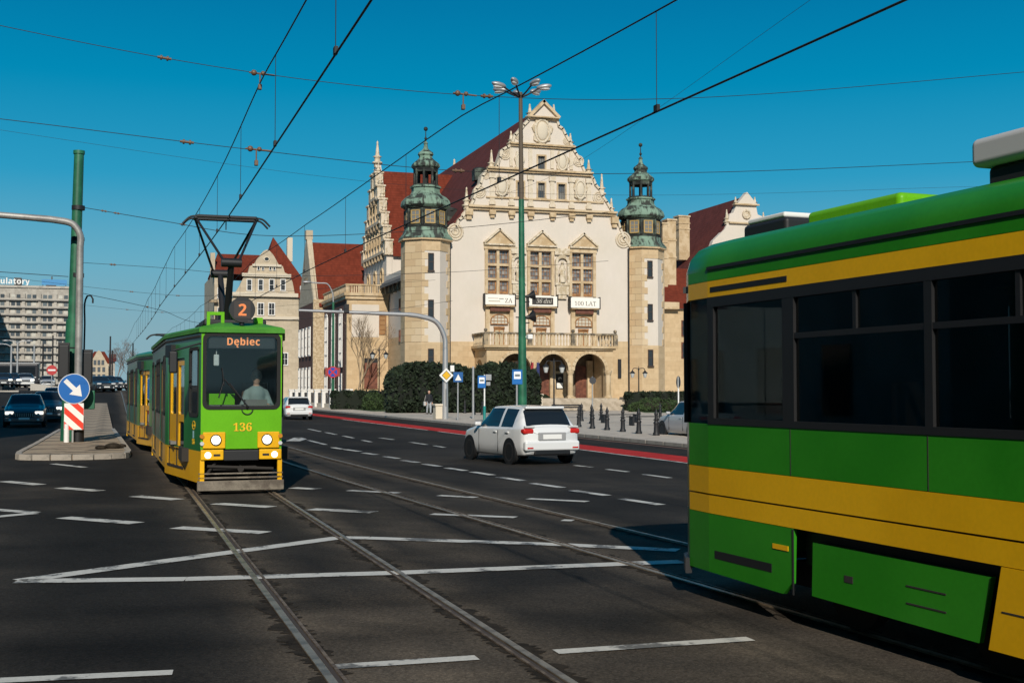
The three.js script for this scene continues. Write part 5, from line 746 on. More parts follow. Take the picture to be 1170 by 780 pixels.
const tramA = oldTram('lime green and yellow tram with line number 2, facing the viewer', true); tramA.position.set(2.24, .012, -23.0); tramA.rotation.y = .008;
const tramB = oldTram('second green and yellow tram car coupled behind the number 136 tram', false); tramB.position.set(2.02, .012, -37.75); tramB.rotation.y = .034;

{ // the passing tram, seen along its side
  const t = thing('low_floor_tram', 'green tram with wide yellow bands and dark windows filling the near right', 'tram');
  const G = mat.tramGreenDeep, Yl = mat.tramYellow2, N = 14.6;
  const front = [[1.2, .95], [1.17, .55], [1.02, .25], [.7, .07], [0, 0], [-.7, .07], [-1.02, .25], [-1.17, .55], [-1.2, .95]], A = [-1.2, .95], E = [-1.2, N], A2 = [1.2, .95], E2 = [1.2, N];
  const segs = front.slice(0, -1).map((p, i) => [p, front[i + 1]]);
  const L = N - .95;
  // bands right round
  const bands = [[.965, 1.2, Yl, 'yellow_band', 0], [.79, .95, Yl, 'yellow_band', -.004], [1.204, 1.585, G, 'side_panel', 0], [2.72, 2.865, Yl, 'upper_yellow_band', 0], [2.869, 2.965, G, 'cant_rail', 0]];
  for (const [y0, y1, m, name, out] of bands) {
    P(t, name, EX(rect(0, y0, L, y1), .05).translate(0, 0, -.05 + out).applyMatrix4(pm(A, E)), m); P(t, name, EX(rect(0, y0, L, y1), .05).translate(0, 0, -.05 + out).applyMatrix4(pm(E2, A2)), m);
    P(t, name === 'side_panel' ? 'front_panel' : name, segs.map(([p, q]) => EX(rect(0, y0, plen(p, q), y1), .05).translate(0, 0, -.05 + out).applyMatrix4(pm(p, q))), m);
  }
  P(t, 'band_groove', [EX(rect(0, .94, L, .975), .02).translate(0, 0, -.045).applyMatrix4(pm(A, E))], mat.black);
  bolt(t, 'vent_slot', A, E, [[.05, 2.765, -.02, 1.25, 2.81, .004]], mat.black);
  // window band: black frame strips, panes between
  const posts = [[0, .1], [1.18, 1.34]]; for (let s = 1.34; s < L - 1; s += 1.62) posts.push([s + 1.54, s + 1.62]);
  P(t, 'window_frame', [B(0, 1.585, -.045, L, 1.64, .006), B(0, 2.63, -.045, L, 2.72, .006)].concat(posts.map(([a, b]) => B(a, 1.64, -.045, b, 2.63, .004))).map(g => g.applyMatrix4(pm(A, E))), mat.black);
  P(t, 'window_frame', [B(0, 1.585, -.045, L, 1.64, .006), B(0, 2.63, -.045, L, 2.72, .006)].concat(posts.map(([a, b]) => B(L - b, 1.64, -.045, L - a, 2.63, .004))).map(g => g.applyMatrix4(pm(E2, A2))), mat.black);
  for (let i = 0; i < posts.length; i++) {
    const a = posts[i][1], b = i + 1 < posts.length ? posts[i + 1][0] : L; if (b - a < .2) continue;
    const w = P(t, i ? 'window' : 'cab_window', B(a, 1.63, -.03, b, 2.64, -.022).applyMatrix4(pm(A, E)), mat.glassDark); P(t, 'window', B(L - b, 1.63, -.03, L - a, 2.64, -.022).applyMatrix4(pm(E2, A2)), mat.glassDark);
    if (i) P(w, 'transom', [B(a, 2.3, -.04, b, 2.345, .0), B((a + b) / 2 - .02, 2.345, -.04, (a + b) / 2 + .02, 2.63, -.004)].map(g => g.applyMatrix4(pm(A, E))), mat.black);
  }
  for (const [p, q] of segs) P(t, 'windscreen', EX(rect(0, 1.58, plen(p, q), 2.72), .01).translate(0, 0, -.03).applyMatrix4(pm(p, q)), mat.glassDark);
  PP(t, 'windscreen_post', [front[2], front[6]].map(p => C(V(p[0], 1.58, p[1]), V(p[0], 2.72, p[1]), .03)), mat.black);
  // skirts
  const sk = (pts, m, name, out = 0, th = .04) => P(t, name, EX(pts, th).translate(0, 0, -th + out).applyMatrix4(pm(A, E)), m);
  sk([[0, .27], [1.16, .25], [1.28, .35], [1.3, .785], [0, .785]], G, 'cab_skirt');
  P(t, 'cab_skirt', segs.map(([p, q]) => EX(rect(0, .27, plen(p, q), .785), .04).translate(0, 0, -.04).applyMatrix4(pm(p, q))), G);
  P(t, 'front_bumper', segs.slice(1, -1).map(([p, q]) => EX(rect(0, .2, plen(p, q), .34), .06).translate(0, 0, -.02).applyMatrix4(pm(p, q))), mat.black);
  bolt(t, 'step_slot', A, E, [[.1, .4, -.02, 1.0, .47, .003]], mat.black); bolt(t, 'side_reflector', A, E, [[1.02, .6, -.01, 1.24, .64, .006]], Yl);
  sk([[1.48, .28], [3.3, .26], [3.42, .7], [1.5, .7]], G, 'bogie_cover', -.05); bolt(t, 'cover_handle', A, E, [[2.6, .52, -.06, 3.0, .53, -.046], [2.6, .4, -.06, 3.0, .41, -.046], [1.9, .45, -.06, 2.0, .5, -.046]], mat.under);
  bolt(t, 'cover_gap', A, E, [[1.31, .5, -.3, 3.8, .785, -.12]], mat.black);
  sk([[3.44, .25], [5.9, .25], [5.9, .785], [3.56, .785]], Yl, 'door_skirt'); bolt(t, 'skirt_seam', A, E, [[3.56, .5, -.01, 5.88, .51, .003]], mat.under);
  sk([[5.93, .25], [L, .25], [L, .785], [5.93, .785]], G, 'side_skirt'); P(t, 'far_skirt', EX(rect(0, .25, L, .785), .04).translate(0, 0, -.04).applyMatrix4(pm(E2, A2)), G);
  P(t, 'rear_panel', B(-1.18, .25, N - .05, 1.18, 2.96, N), G);
  P(t, 'gutter', [B(0, 2.966, -.05, L, 2.996, .012).applyMatrix4(pm(A, E)), B(0, 2.966, -.05, L, 2.996, .012).applyMatrix4(pm(E2, A2))], mat.black);
  P(t, 'roof', capRings([...front, [-1.2, N], [1.2, N]], [[0, 2.965], [.0, 3.0], [.02, 3.1], [.07, 3.18], [.16, 3.235], [.35, 3.27], [.7, 3.29]]), G);
  P(t, 'panel_seam', [1.28, 2.9, 4.5, 6.1, 7.7, 9.3].map(q => B(q - .004, 1.206, -.01, q + .004, 1.584, .0025).applyMatrix4(pm(A, E)))[0], mat.under);
  for (const q of [2.9, 4.5, 6.1, 7.7]) P(t, 'panel_seam', B(q - .004, 1.206, -.01, q + .004, 1.584, .0025).applyMatrix4(pm(A, E)), mat.under);
  P(t, 'door_gap', B(1.29, .26, -.01, 1.302, .78, .003).applyMatrix4(pm(A, E)), mat.black);
  // on the roof
  P(t, 'roof_box', [RB(-.8, 3.24, 1.9, .8, 3.385, 3.1, .05)], mat.tramGreen);
  P(t, 'roof_lamp_box', [RB(-.7, 3.26, .75, -.1, 3.42, 1.45, .04)], mat.iron); P(t, 'roof_lamp_lid', RB(-.68, 3.42, .8, -.12, 3.47, 1.4, .02), mat.white);
  P(t, 'cooling_unit', [RB(-.9, 3.4, 3.95, .9, 3.6, 7.2, .05)], flat(.5, .5, .49, .5)); P(t, 'cooling_unit_base', [RB(-.84, 3.24, 4.05, .84, 3.4, 7.0, .04)], mat.iron);
  // inside
  P(t, 'floor', B(-1.14, .84, .6, 1.14, .9, N - .1), mat.concreteDark); P(t, 'ceiling', B(-1.14, 2.8, .4, 1.14, 2.86, N - .1), mat.inner);
  P(t, 'cab_wall', B(-1.12, .9, 2.1, 1.12, 2.78, 2.15), mat.under);
  P(t, 'driver_desk', B(-.9, .9, .3, .9, 1.6, .8), mat.under);
  for (let i = 0; i < 7; i++) for (const x of [-.8, .8]) P(t, 'passenger_seat', [RB(x - .26, 1.2, 2.9 + i * 1.35, x + .26, 1.3, 3.3 + i * 1.35, .03), RB(x - .26, 1.3, 3.28 + i * 1.35, x + .26, 1.95, 3.36 + i * 1.35, .03)], mat.seat);
  for (let i = 0; i < 5; i++) P(t, 'grab_pole', C(V(-.4, .9, 3 + i * 2), V(-.4, 2.8, 3 + i * 2), .018), mat.pole);
  P(t, 'underframe', B(-1.0, .3, 4.2, 1.0, .8, N - .5), mat.under); for (const z of [2.5, 4.1, 11, 12.6]) wheelset(t, z);
  PP(t, 'bogie_frame', [B(-1.0, .3, 2.0, -.84, .5, 4.5), B(.84, .3, 2.0, 1.0, .5, 4.5)], mat.under);
  t.position.set(track2(-10.6) + .03, .015, -10.95); t.rotation.y = .058;
}
// ------------------------------------------------------------------ cars
function car(name, label, group, o) {
  const t = thing(name, label, 'car', group), { L, W, Hh } = o, w = W / 2, paint = o.paint;
  // stations from tail to nose: z, bottom, shoulder, top, half width, roof half width, kind of top strip
  const S = o.st.map(s => ({ z: -L / 2 + s[0] * L, b: s[1], s: s[2], t: s[3], w: w * s[4], r: w * s[5], g: s[6] || '' }));
  const half = s => [[0, s.b], [s.w * .8, s.b], [s.w * .93, s.b + .06], [s.w * .99, s.b + .22], [s.w, (s.b + s.s) / 2 + .06], [s.w * .985, s.s - .05], [s.w * .955, s.s + .02], [(s.w * .93 + s.r) / 2 + .012, (s.s + s.t) / 2], [s.r, s.t - .07], [s.r * .9, s.t - .022], [s.r * .5, s.t], [0, s.t + .008]];
  const K = 12, SZ = 4, SR = 3, body = [], glass = [];
  const cr = (a, b, c, d, t) => { const m0 = (c - a) / 2, m1 = (d - b) / 2, t2 = t * t, t3 = t2 * t; return (2 * t3 - 3 * t2 + 1) * b + (t3 - 2 * t2 + t) * m0 + (-2 * t3 + 3 * t2) * c + (t3 - t2) * m1; };
  const st = []; S.forEach((s, i) => { if (i === S.length - 1) { st.push({ ...s, g: '' }); return; } const a = S[Math.max(0, i - 1)], c = S[i + 1], d = S[Math.min(S.length - 1, i + 2)]; for (let q = 0; q < SZ; q++) { const t = q / SZ, o2 = { g: s.g }; for (const k of ['z', 'b', 's', 't', 'w', 'r']) { let v = cr(a[k], s[k], c[k], d[k], t); const lo = Math.min(s[k], c[k]), hi = Math.max(s[k], c[k]); o2[k] = k === 'z' ? s.z + (c.z - s.z) * t : Math.min(hi + .01, Math.max(lo - .01, v)); } st.push(o2); } });
  const rows = st.map(s => { const h = half(s), r = []; for (let i = 0; i < K - 1; i++) { const a = h[Math.max(0, i - 1)], b = h[i], c = h[i + 1], d = h[Math.min(K - 1, i + 2)]; for (let q = 0; q < SR; q++) { const t = q / SR; r.push([cr(a[0], b[0], c[0], d[0], t), cr(a[1], b[1], c[1], d[1], t)]); } } r.push(h[K - 1]); return [...r.map(([x, y]) => V(Math.max(0, x), y, s.z)), ...r.slice(1, -1).reverse().map(([x, y]) => V(-Math.max(0, x), y, s.z))]; }), n = rows[0].length, HN = (K - 1) * SR;
  const quad = (l, a, b, c, d) => { for (const q of [a, b, c, a, c, d]) l.push(q.x, q.y, q.z); };
  for (let i = 0; i < rows.length - 1; i++) for (let j = 0; j < n; j++) {
    const j2 = (j + 1) % n, jj = j < HN ? j : n - 1 - j, k = Math.floor(jj / SR), kind = st[i].g;
    const side = k === 6 || k === 7, top = k >= 8; const isG = (kind.includes('s') && side) || (kind.includes('w') && top);
    quad(isG ? glass : body, rows[i][j], rows[i][j2], rows[i + 1][j2], rows[i + 1][j]);
  }
  for (const [r, rev] of [[rows[0], true], [rows[rows.length - 1], false]]) { const c = V(0, (r[0].y + r[HN].y) / 2, r[0].z); for (let j = 0; j < n; j++) { const a = r[j], b = r[(j + 1) % n]; for (const q of rev ? [c, b, a] : [c, a, b]) body.push(q.x, q.y, q.z); } }
  const mk = l => { const g = new THREE.BufferGeometry(); g.setAttribute('position', new THREE.Float32BufferAttribute(l, 3)); return toCreasedNormals(mergeVertices(g, 1e-3), 1.0); };
  P(t, 'body', mk(body), paint); if (glass.length) P(t, 'glazing', mk(glass), mat.carGlass);
  const hub = flat(.16, .16, .165, .45, .5);
  for (const z of [o.ax[0], o.ax[1]]) for (const s of [-1, 1]) { const x = s * (w - .1), zz = -L / 2 + z * L, R = o.R || .31;
    P(t, 'wheel_arch', C(V(s * (w - .06), R + .02, zz), V(s * (w + .004), R + .02, zz), R + .045, R + .045, 28), mat.black);
    const wh = P(t, 'wheel', new THREE.TorusGeometry(R - .085, .09, 8, 24).rotateY(Math.PI / 2).scale(1.15, 1, 1).translate(x + s * .012, R, zz), mat.rubber); P(wh, 'rim', [C(V(x, R, zz), V(x + s * .06, R, zz), R * .66, R * .66, 20), ...Array.from({ length: 5 }, (_, i) => { const a = i * 1.2566; return C(V(x + s * .062, R, zz), V(x + s * .06, R + Math.sin(a) * R * .6, zz + Math.cos(a) * R * .6), .03, .026, 5); })], hub); }
  for (const s of [-1, 1]) { const mz = -L / 2 + (o.mir || .64) * L; P(t, 'mirror', RB(s * (w - .04), o.belt + .03, mz - .05, s * (w + .15), o.belt + .14, mz + .05, .045, 3), o.mirrorPaint || paint); for (const f of o.seams) P(t, 'door_seam', B(s * (w * .985), .32, -L / 2 + f * L - .006, s * (w + .0035), o.belt - .06, -L / 2 + f * L + .006), mat.black); for (const f of o.handles) P(t, 'door_handle', RB(s * (w - .02), o.belt - .12, -L / 2 + f * L, s * (w + .02), o.belt - .08, -L / 2 + f * L + .18, .012), paint); }
  for (const [nm, list, m] of o.extra(L, w)) PP(t, nm, list, m);
  return t;
}
const hatch = [[0, .34, .86, .92, .80, .70], [.012, .28, .90, .97, .90, .74], [.035, .24, .93, 1.02, .955, .76, 'w'], [.115, .22, .94, 1.43, .985, .70, ''], [.16, .21, .935, 1.48, .99, .70, 's'], [.33, .2, .93, 1.50, 1, .71, ''], [.36, .2, .93, 1.505, 1, .71, 's'], [.54, .2, .92, 1.49, 1, .71, 'sw'], [.60, .2, .91, 1.40, 1, .70, 'sw'], [.715, .2, .90, 1.06, .995, .76, ''], [.78, .2, .86, .96, .985, .8, ''], [.9, .21, .78, .86, .94, .74, ''], [.97, .24, .66, .73, .83, .64, ''], [1, .32, .56, .6, .68, .5, '']];
const suv = hatch.map(s => [s[0], s[1] + .04, s[2] * 1.12, s[3] * 1.12, s[4], s[5], s[6]]);
const saloon = [[0, .34, .82, .88, .80, .7], [.02, .28, .9, .96, .9, .76], [.12, .23, .93, 1.0, .96, .78, 'w'], [.26, .2, .92, 1.34, .99, .68, 's'], [.42, .2, .91, 1.42, 1, .69, ''], [.44, .2, .91, 1.42, 1, .69, 's'], [.56, .2, .9, 1.40, 1, .69, 'sw'], [.71, .2, .88, 1.0, .99, .76, ''], [.8, .2, .84, .92, .98, .8, ''], [.92, .22, .76, .82, .92, .72, ''], [1, .32, .56, .6, .68, .5, '']];
const paints = (r, g, b) => new THREE.MeshPhysicalMaterial({ color: new THREE.Color().setRGB(r, g, b), roughness: .35, metalness: .05, clearcoat: .8, clearcoatRoughness: .08 });
const redLamp = flat(.5, .02, .015, .25), amber = flat(.5, .2, .03, .3);
const plateTex = label2d(.52, .114, 128, (c, w, h) => { c.fillStyle = '#e6e4dc'; c.fillRect(0, 0, w, h); c.fillStyle = '#1c4fa0'; c.fillRect(0, 0, w * .09, h); });
const rearKit = (belt, wide = .8) => (L, w) => [['tail_lamp', [-1, 1].map(s => RB(s * (w * .6), belt - .19, -L / 2 - .012, s * (w * .95), belt - .05, -L / 2 + .2, .05, 3)), redLamp], ['reverse_lamp', [-1, 1].map(s => RB(s * (w * .58), belt - .035, -L / 2 - .005, s * (w * .9), belt + .02, -L / 2 + .1, .02)), mat.lampGlass], ['bumper', [RB(-w * .92, .36, -L / 2 - .06, w * .92, .62, -L / 2 + .2, .06, 3)], paintsCache.cur], ['diffuser', [RB(-w * .6, .26, -L / 2 - .05, w * .6, .4, -L / 2 + .05, .03)], mat.black], ['number_plate', [RB(-.27, .66, -L / 2 - .035, .27, .78, -L / 2 + .02, .005)], mat.white], ['plate_recess', [RB(-.4, .63, -L / 2 - .028, .4, .83, -L / 2 + .03, .02)], flat(.3, .3, .3, .5)], ['boot_spoiler', [RB(-w * .66, 1.42, -L / 2 + .36, w * .66, 1.49, -L / 2 + .6, .03)], paintsCache.cur], ['rear_reflector', [-1, 1].map(s => RB(s * w * .66, .42, -L / 2 - .07, s * w * .86, .46, -L / 2, .01)), redLamp]];
const frontKit = (on) => (L, w) => [['headlight', [-1, 1].map(s => RB(s * w * .5, .64, L / 2 - .3, s * w * .9, .8, L / 2 - .06, .04)), on ? mat.lampOn : mat.lampGlass], ['grille', [RB(-w * .46, .5, L / 2 - .12, w * .46, .74, L / 2 + .01, .03)], mat.black], ['grille_bar', Array.from({ length: 9 }, (_, i) => B(-w * .4 + i * w * .1 - .012, .54, L / 2, -w * .4 + i * w * .1 + .012, .7, L / 2 + .02)), mat.galv], ['bumper', [RB(-w * .9, .26, L / 2 - .25, w * .9, .48, L / 2 + .04, .05)], paintsCache.cur], ['fog_lamp', [-1, 1].map(s => SPH(s * w * .66, .37, L / 2 + .03, .06, 1.2, 1, .5)), mat.lampGlass], ['number_plate', [RB(-.26, .38, L / 2 + .02, .26, .49, L / 2 + .055, .005)], mat.white], ['tail_lamp', [-1, 1].map(s => RB(s * (w * .66), .78, -L / 2, s * (w * .9), .92, -L / 2 + .15, .03)), redLamp]];
const paintsCache = { cur: null };
const mkCar = (name, label, group, st, paint, dims, kit, p, ry, extra = {}) => { paintsCache.cur = paint; const c = car(name, label, group, { st, paint, L: dims[0], W: dims[1], Hh: dims[2], belt: .92, ax: [.19, .81], R: .31, seams: [.36, .655], handles: [.38, .2], extra: kit, ...extra }); c.position.copy(p); c.rotation.y = ry; return c; };
{ const w = paints(.74, .74, .73); paintsCache.cur = w;
  const a = onG(600, 531); mkCar('hatchback_car', 'white hatchback seen from behind crossing towards the hall', null, hatch, w, [3.95, 1.72, 1.5], rearKit(.98), V(onG(631, 531).x - .3, 0, onG(631, 531).z - 1.95), Math.PI + .15, { mirrorPaint: w });
  mkCar('estate_car', 'white car driving away right beside the approaching tram', null, hatch, paints(.7, .7, .69), [4.3, 1.82, 1.5], rearKit(.96), V(onG(341, 480).x, 0, onG(341, 480).z - 1.9), Math.PI);
  mkCar('estate_car', 'silver car glimpsed between the bollards and the moving tram', null, hatch, paints(.45, .45, .46), [4.2, 1.78, 1.48], rearKit(.96), V(onG(812, 503).x + .4, 0, onG(812, 503).z - 2), Math.PI); }
{ const g = 'cars waiting left of the island', yv = (x, z) => V(x, H(x, z), z);
  const A = atD(27, 446, 64.5); mkCar('waiting_car', 'dark blue car with lit headlights at the head of the left queue', g, suv, paints(.06, .07, .078), [4.6, 2.02, 1.68], frontKit(true), yv(A.x + .1, A.z), .03);
  const b = atD(54, 446, 71); mkCar('waiting_car', 'grey car with lit headlights second in the left queue', g, suv, paints(.05, .06, .065), [4.4, 1.84, 1.6], frontKit(true), yv(b.x, b.z), .05);
  const c = atD(64, 446, 78); mkCar('waiting_car', 'black car third in the left queue', g, suv, paints(.02, .022, .025), [4.4, 1.84, 1.6], frontKit(false), yv(c.x, c.z), .05);
  const far = 'cars far up the street';
  [[113, 112, .02, .022, .025, 'black car approaching far up the street under the cream gable'], [122, 118, .03, .035, .045, 'dark car behind the black one far up the street'], [130, 126, .025, .025, .025, 'rear dark car of the three far up the street']].forEach(([px, d, r, gg, bb, label]) => { const q = atD(px, 446, d); mkCar('far_car', label, far, saloon, paints(r, gg, bb), [4.5, 1.82, 1.45], frontKit(false), yv(q.x, q.z), .3); });
  const rz = 'cars on the raised side road';
  [[28, 128, .7, .7, .68, 'white car with headlights on the raised side road', true], [3, 126, .03, .03, .035, 'black car at the very edge of the raised side road', true], [12, 127, .04, .045, .06, 'dark car next to the white one on the raised side road', true], [19, 138, .05, .05, .055, 'grey car half hidden on the raised side road', false], [53, 150, .4, .4, .4, 'silver car parked behind the ramp wall', false]].forEach(([px, d, r, gg, bb, label, on]) => { const q = atD(px, 446, d); mkCar('far_car', label, rz, saloon, paints(r, gg, bb), [4.4, 1.8, 1.45], frontKit(on), V(q.x, 2.26, q.z), .1); });
  const v = thing('coach', 'dark coach with a pale roof on the raised side road', 'bus', rz); const q = atD(14, 446, 150); P(v, 'body', RB(q.x - 6, 2.7, q.z - 1.3, q.x + 3, 5.2, q.z + 1.2, .2), flat(.03, .03, .035, .3)); P(v, 'roof', RB(q.x - 6.05, 5.1, q.z - 1.35, q.x + 3.05, 5.3, q.z + 1.25, .09), flat(.3, .3, .3, .5)); P(v, 'window_band', B(q.x - 5.6, 3.8, q.z + 1.2, q.x + 2.6, 4.8, q.z + 1.22), mat.carGlass); for (const dx of [-4.2, 1.6]) P(v, 'wheel', C(V(q.x + dx, 2.73, q.z + .9), V(q.x + dx, 2.73, q.z + 1.25), .48, .48, 18), mat.rubber);
}
// ------------------------------------------------------------------ masts, lamps, signs
const PV = .12;                                                   // pavement level
const G0 = (px, py) => onG(px, py, PV);
{ // green catenary mast with signal arm on the island
  const b = onG(84, 505, .13), x = b.x, z = b.z - 1.2, t = thing('catenary_mast', 'tall green steel mast on the island holding the tram wires', 'mast');
  const top = atZ(90, 176, z).y;
  P(t, 'pole', [C(V(x - .18, .1, z), V(x, top, z), .22, .17, 14), C(V(x, top, z), V(x, top + .12, z), .2, .2, 14), C(V(x - .2, .1, z), V(x - .1, 4.4, z), .3, .26, 14)], mat.greenPole);
  PP(t, 'clamp', [C(V(x, 8.3, z), V(x, 8.45, z), .23, .23, 14), C(V(x, 5.9, z), V(x, 6.05, z), .23, .23, 14), C(V(x, 7.2, z), V(x, 7.32, z), .23, .23, 14)], mat.iron);
  P(t, 'cable_hook', TUBE([V(x + .25, 2.2, z), V(x + .27, 4.2, z), V(x + .28, 5.1, z), V(x + .4, 5.3, z), V(x + .52, 5.2, z), V(x + .53, 5.0, z)], .035, 24, 6), mat.iron);
  // grey signal mast in front
  const s = thing('signal_mast', 'grey bent mast with its arm reaching out over the left lane', 'mast'), x2 = onG(87, 506, .13).x, z2 = b.z - .2, yt = atZ(80, 252, z2).y;
  P(s, 'pole', [C(V(x2, .1, z2), V(x2, yt - .9, z2), .14, .12, 14), TUBE([V(x2, yt - .95, z2), V(x2, yt - .5, z2), V(x2 - .25, yt - .12, z2), V(x2 - .8, yt, z2), V(x2 - 1.4, yt + .04, z2)], .12, 20, 10), C(V(x2 - 1.3, yt + .035, z2), V(x2 - 6.5, yt + .28, z2), .115, .09, 12)], mat.greyPole);
  P(s, 'bollard_base', C(V(x2 + .02, .1, z2), V(x2 + .02, .95, z2), .2, .2, 14), mat.black);
  for (const [px, py, h, label] of [[72.5, 413, 1.15, 'back of the signal head left of the mast'], [99, 420, 1.1, 'back of the signal head right of the mast']]) {
    const q = atZ(px, py, z2 - .3), hd = P(s, 'signal_head', [RB(q.x - .17, q.y - h / 2, z2 - .45, q.x + .17, q.y + h / 2, z2 - .15, .04)], mat.black, label);
    P(hd, 'backing_board', RB(q.x - .19, q.y - h / 2 - .08, z2 - .2, q.x + .19, q.y + h / 2 + .08, z2 - .17, .03), mat.black); P(hd, 'visor', [-.33, 0, .33].map(d => C(V(q.x, q.y + d, z2 - .66), V(q.x, q.y + d, z2 - .45), .13, .13, 14, true)), mat.black);
    P(hd, 'bracket', [C(V(q.x, q.y + h / 2 - .1, z2 - .3), V(x2, q.y + h / 2 - .1, z2), .025), C(V(q.x, q.y - h / 2 + .1, z2 - .3), V(x2, q.y - h / 2 + .1, z2), .025)], mat.iron);
  }
  P(s, 'control_box', RB(x2 + .15, 1.25, z2 - .4, x2 + .55, 1.9, z2 - .12, .03), mat.greenPole);
  // keep-right sign with striped board
  const k = thing('keep_right_sign', 'round blue sign with a white arrow pointing down right', 'sign'), c = atZ(84, 444, z2 + .35), r = .52;
  P(k, 'disc', C(V(c.x, c.y, c.z - .02), V(c.x, c.y, c.z + .01), r, r, 40), flat(.6, .62, .64, .4));
  P(k, 'face', C(V(c.x, c.y, c.z + .01), V(c.x, c.y, c.z + .016), r * .95, r * .95, 40), flat(.005, .12, .42, .4));
  P(k, 'arrow', EX([[-.38, .075], [.06, .075], [.06, .24], [.4, 0], [.06, -.24], [.06, -.075], [-.38, -.075]].map(([a, b2]) => { const q = -Math.PI / 4; return [a * Math.cos(q) - b2 * Math.sin(q), a * Math.sin(q) + b2 * Math.cos(q)]; }), .005).translate(c.x - .02, c.y + .02, c.z + .016), mat.white);
  P(k, 'post', C(V(c.x - .02, .1, c.z - .07), V(c.x - .02, c.y + .3, c.z - .07), .04), mat.galv);
  const bd = thing('hazard_board', 'red and white striped board under the blue arrow sign', 'sign'), p0 = atZ(72.5, 491, z2 + .35), p1 = atZ(95.3, 460.5, z2 + .35), w = p1.x - p0.x, h = p1.y - p0.y;
  P(bd, 'board', B(p0.x, p0.y, c.z - .03, p1.x, p1.y, c.z - .005), mat.white);
  printed(bd, 'stripes', w - .01, h - .01, label2d(w, h, 256, (g, W, Hh) => { g.fillStyle = '#efe9e2'; g.fillRect(0, 0, W, Hh); g.fillStyle = '#e23a22'; for (let i = -3; i < 4; i++) { const y = i * Hh * .56 + Hh * .12; g.beginPath(); g.moveTo(0, y); g.lineTo(W, y + W * .92); g.lineTo(W, y + W * .92 + Hh * .27); g.lineTo(0, y + Hh * .27); g.fill(); } }), new THREE.Matrix4().makeTranslation((p0.x + p1.x) / 2, (p0.y + p1.y) / 2, c.z));
  P(bd, 'foot', [C(V(c.x - .22, .1, c.z - .06), V(c.x - .22, p0.y + .2, c.z - .06), .09, .09, 12)], mat.white);
}
{ // tall green lamp mast with a ring of lamp heads
  const q = atD(597, 492, 62), x = q.x, z = q.z, t = thing('lamp_mast', 'tall green lamp mast with seven lamp heads spread round its top', 'street lamp'), top = atZ(594, 112, z).y;
  P(t, 'pole', [C(V(x, PV, z), V(x - .02, 5.6, z), .235, .19, 16), C(V(x - .02, 5.6, z), V(x - .06, 11.6, z), .175, .14, 14)], mat.greenPole);
  P(t, 'upper_pole', C(V(x - .06, 11.6, z), V(x - .1, top + .3, z), .13, .1, 12), flat(.10, .075, .05, .7));
  for (let i = 0; i < 7; i++) { const a = i * Math.PI * 2 / 7 + .35, dx = Math.cos(a), dz = Math.sin(a), e = V(x - .1 + dx * .95, top + .5, z + dz * .95), s = V(x - .1, top + .05, z); const arm = P(t, 'lamp_arm', TUBE([s, V(x - .1 + dx * .4, top + .2, z + dz * .4), e], .045, 8, 6), mat.iron); P(arm, 'lamp_head', SPH(0, 0, 0, .3, 1.35, .45, .62, 12).rotateZ(.15).rotateY(-a).translate(e.x + dx * .25, e.y + .08, e.z + dz * .25), mat.galv); P(arm, 'lamp_glass', SPH(0, 0, 0, .24, 1.25, .3, .55, 10).rotateY(-a).translate(e.x + dx * .27, e.y - .04, e.z + dz * .27), mat.lampGlass); }
  for (const [py, s] of [[339, .8], [363, 1]]) { const y = atZ(600, py, z).y; const hn = P(t, 'horn_loudspeaker', [LATHE([[.08 * s, 0], [.1 * s, .1], [.12 * s, .18], [.3 * s, .42], [.32 * s, .44]], 16).rotateZ(-Math.PI / 2 + .2).translate(x + .15, y, z + .1), C(V(x, y, z), V(x + .2, y, z + .1), .05)], mat.black); P(hn, 'bracket', [C(V(x - .35, y + .02, z), V(x + .3, y + .02, z), .03), C(V(x - .1, y - .3, z + .05), V(x + .35, y - .25, z + .08), .03)], mat.iron); }
  P(t, 'sign_bracket', [B(x - .4, 3.3, z, x - .2, 3.36, z + .03)], mat.iron);
  { const y = atZ(604, 385, z).y; P(t, 'camera', [RB(x + .15, y - .12, z + .1, x + .42, y + .12, z + .45, .05, 3), C(V(x, y, z), V(x + .2, y, z + .15), .04)], mat.white); }
}
{ // green street lamp up the street with a no-stopping sign
  const q = G0(380, 467), x = q.x, z = q.z, t = thing('street_lamp', 'slim green street lamp with an arm curving over the road by the brick wing', 'street lamp'), yt = atZ(380, 345, z).y, e = atZ(353, 322.5, z);
  P(t, 'pole', [C(V(x, PV, z), V(x, 1.6, z), .2, .18, 12), C(V(x, 1.6, z), V(x, yt, z), .15, .11, 12)], mat.greenPole);
  P(t, 'arm', TUBE([V(x, yt - .1, z), V(x - .1, yt + .9, z), V(x - .6, yt + 1.75, z), V(x - 1.4, e.y - .05, z), V(e.x, e.y, z)], .07, 20, 8), mat.galv);
  P(t, 'lamp_head', SPH(e.x - .2, e.y + .02, z, .28, 1.7, .45, .7, 12), mat.galv);
  const s = thing('no_stopping_sign', 'round blue sign with a red cross and rim on the green lamp', 'sign'), c = atZ(380, 425, z + .3), r = .55;
  P(s, 'plate', RB(c.x - .72, c.y - .42, c.z - .05, c.x + .72, c.y + .42, c.z - .02, .02), flat(.28, .05, .04, .6));
  P(s, 'rim', C(V(c.x, c.y, c.z - .018), V(c.x, c.y, c.z), r, r, 28), flat(.5, .03, .04, .4)); P(s, 'face', C(V(c.x, c.y, c.z), V(c.x, c.y, c.z + .01), r * .8, r * .8, 28), flat(.02, .07, .4, .4));
  P(s, 'cross', [.785, -.785].map((a, i) => new THREE.BoxGeometry(r * 1.6, .13, .01).rotateZ(a).translate(c.x, c.y, c.z + .015 + i * .004)), flat(.5, .03, .04, .4));
}
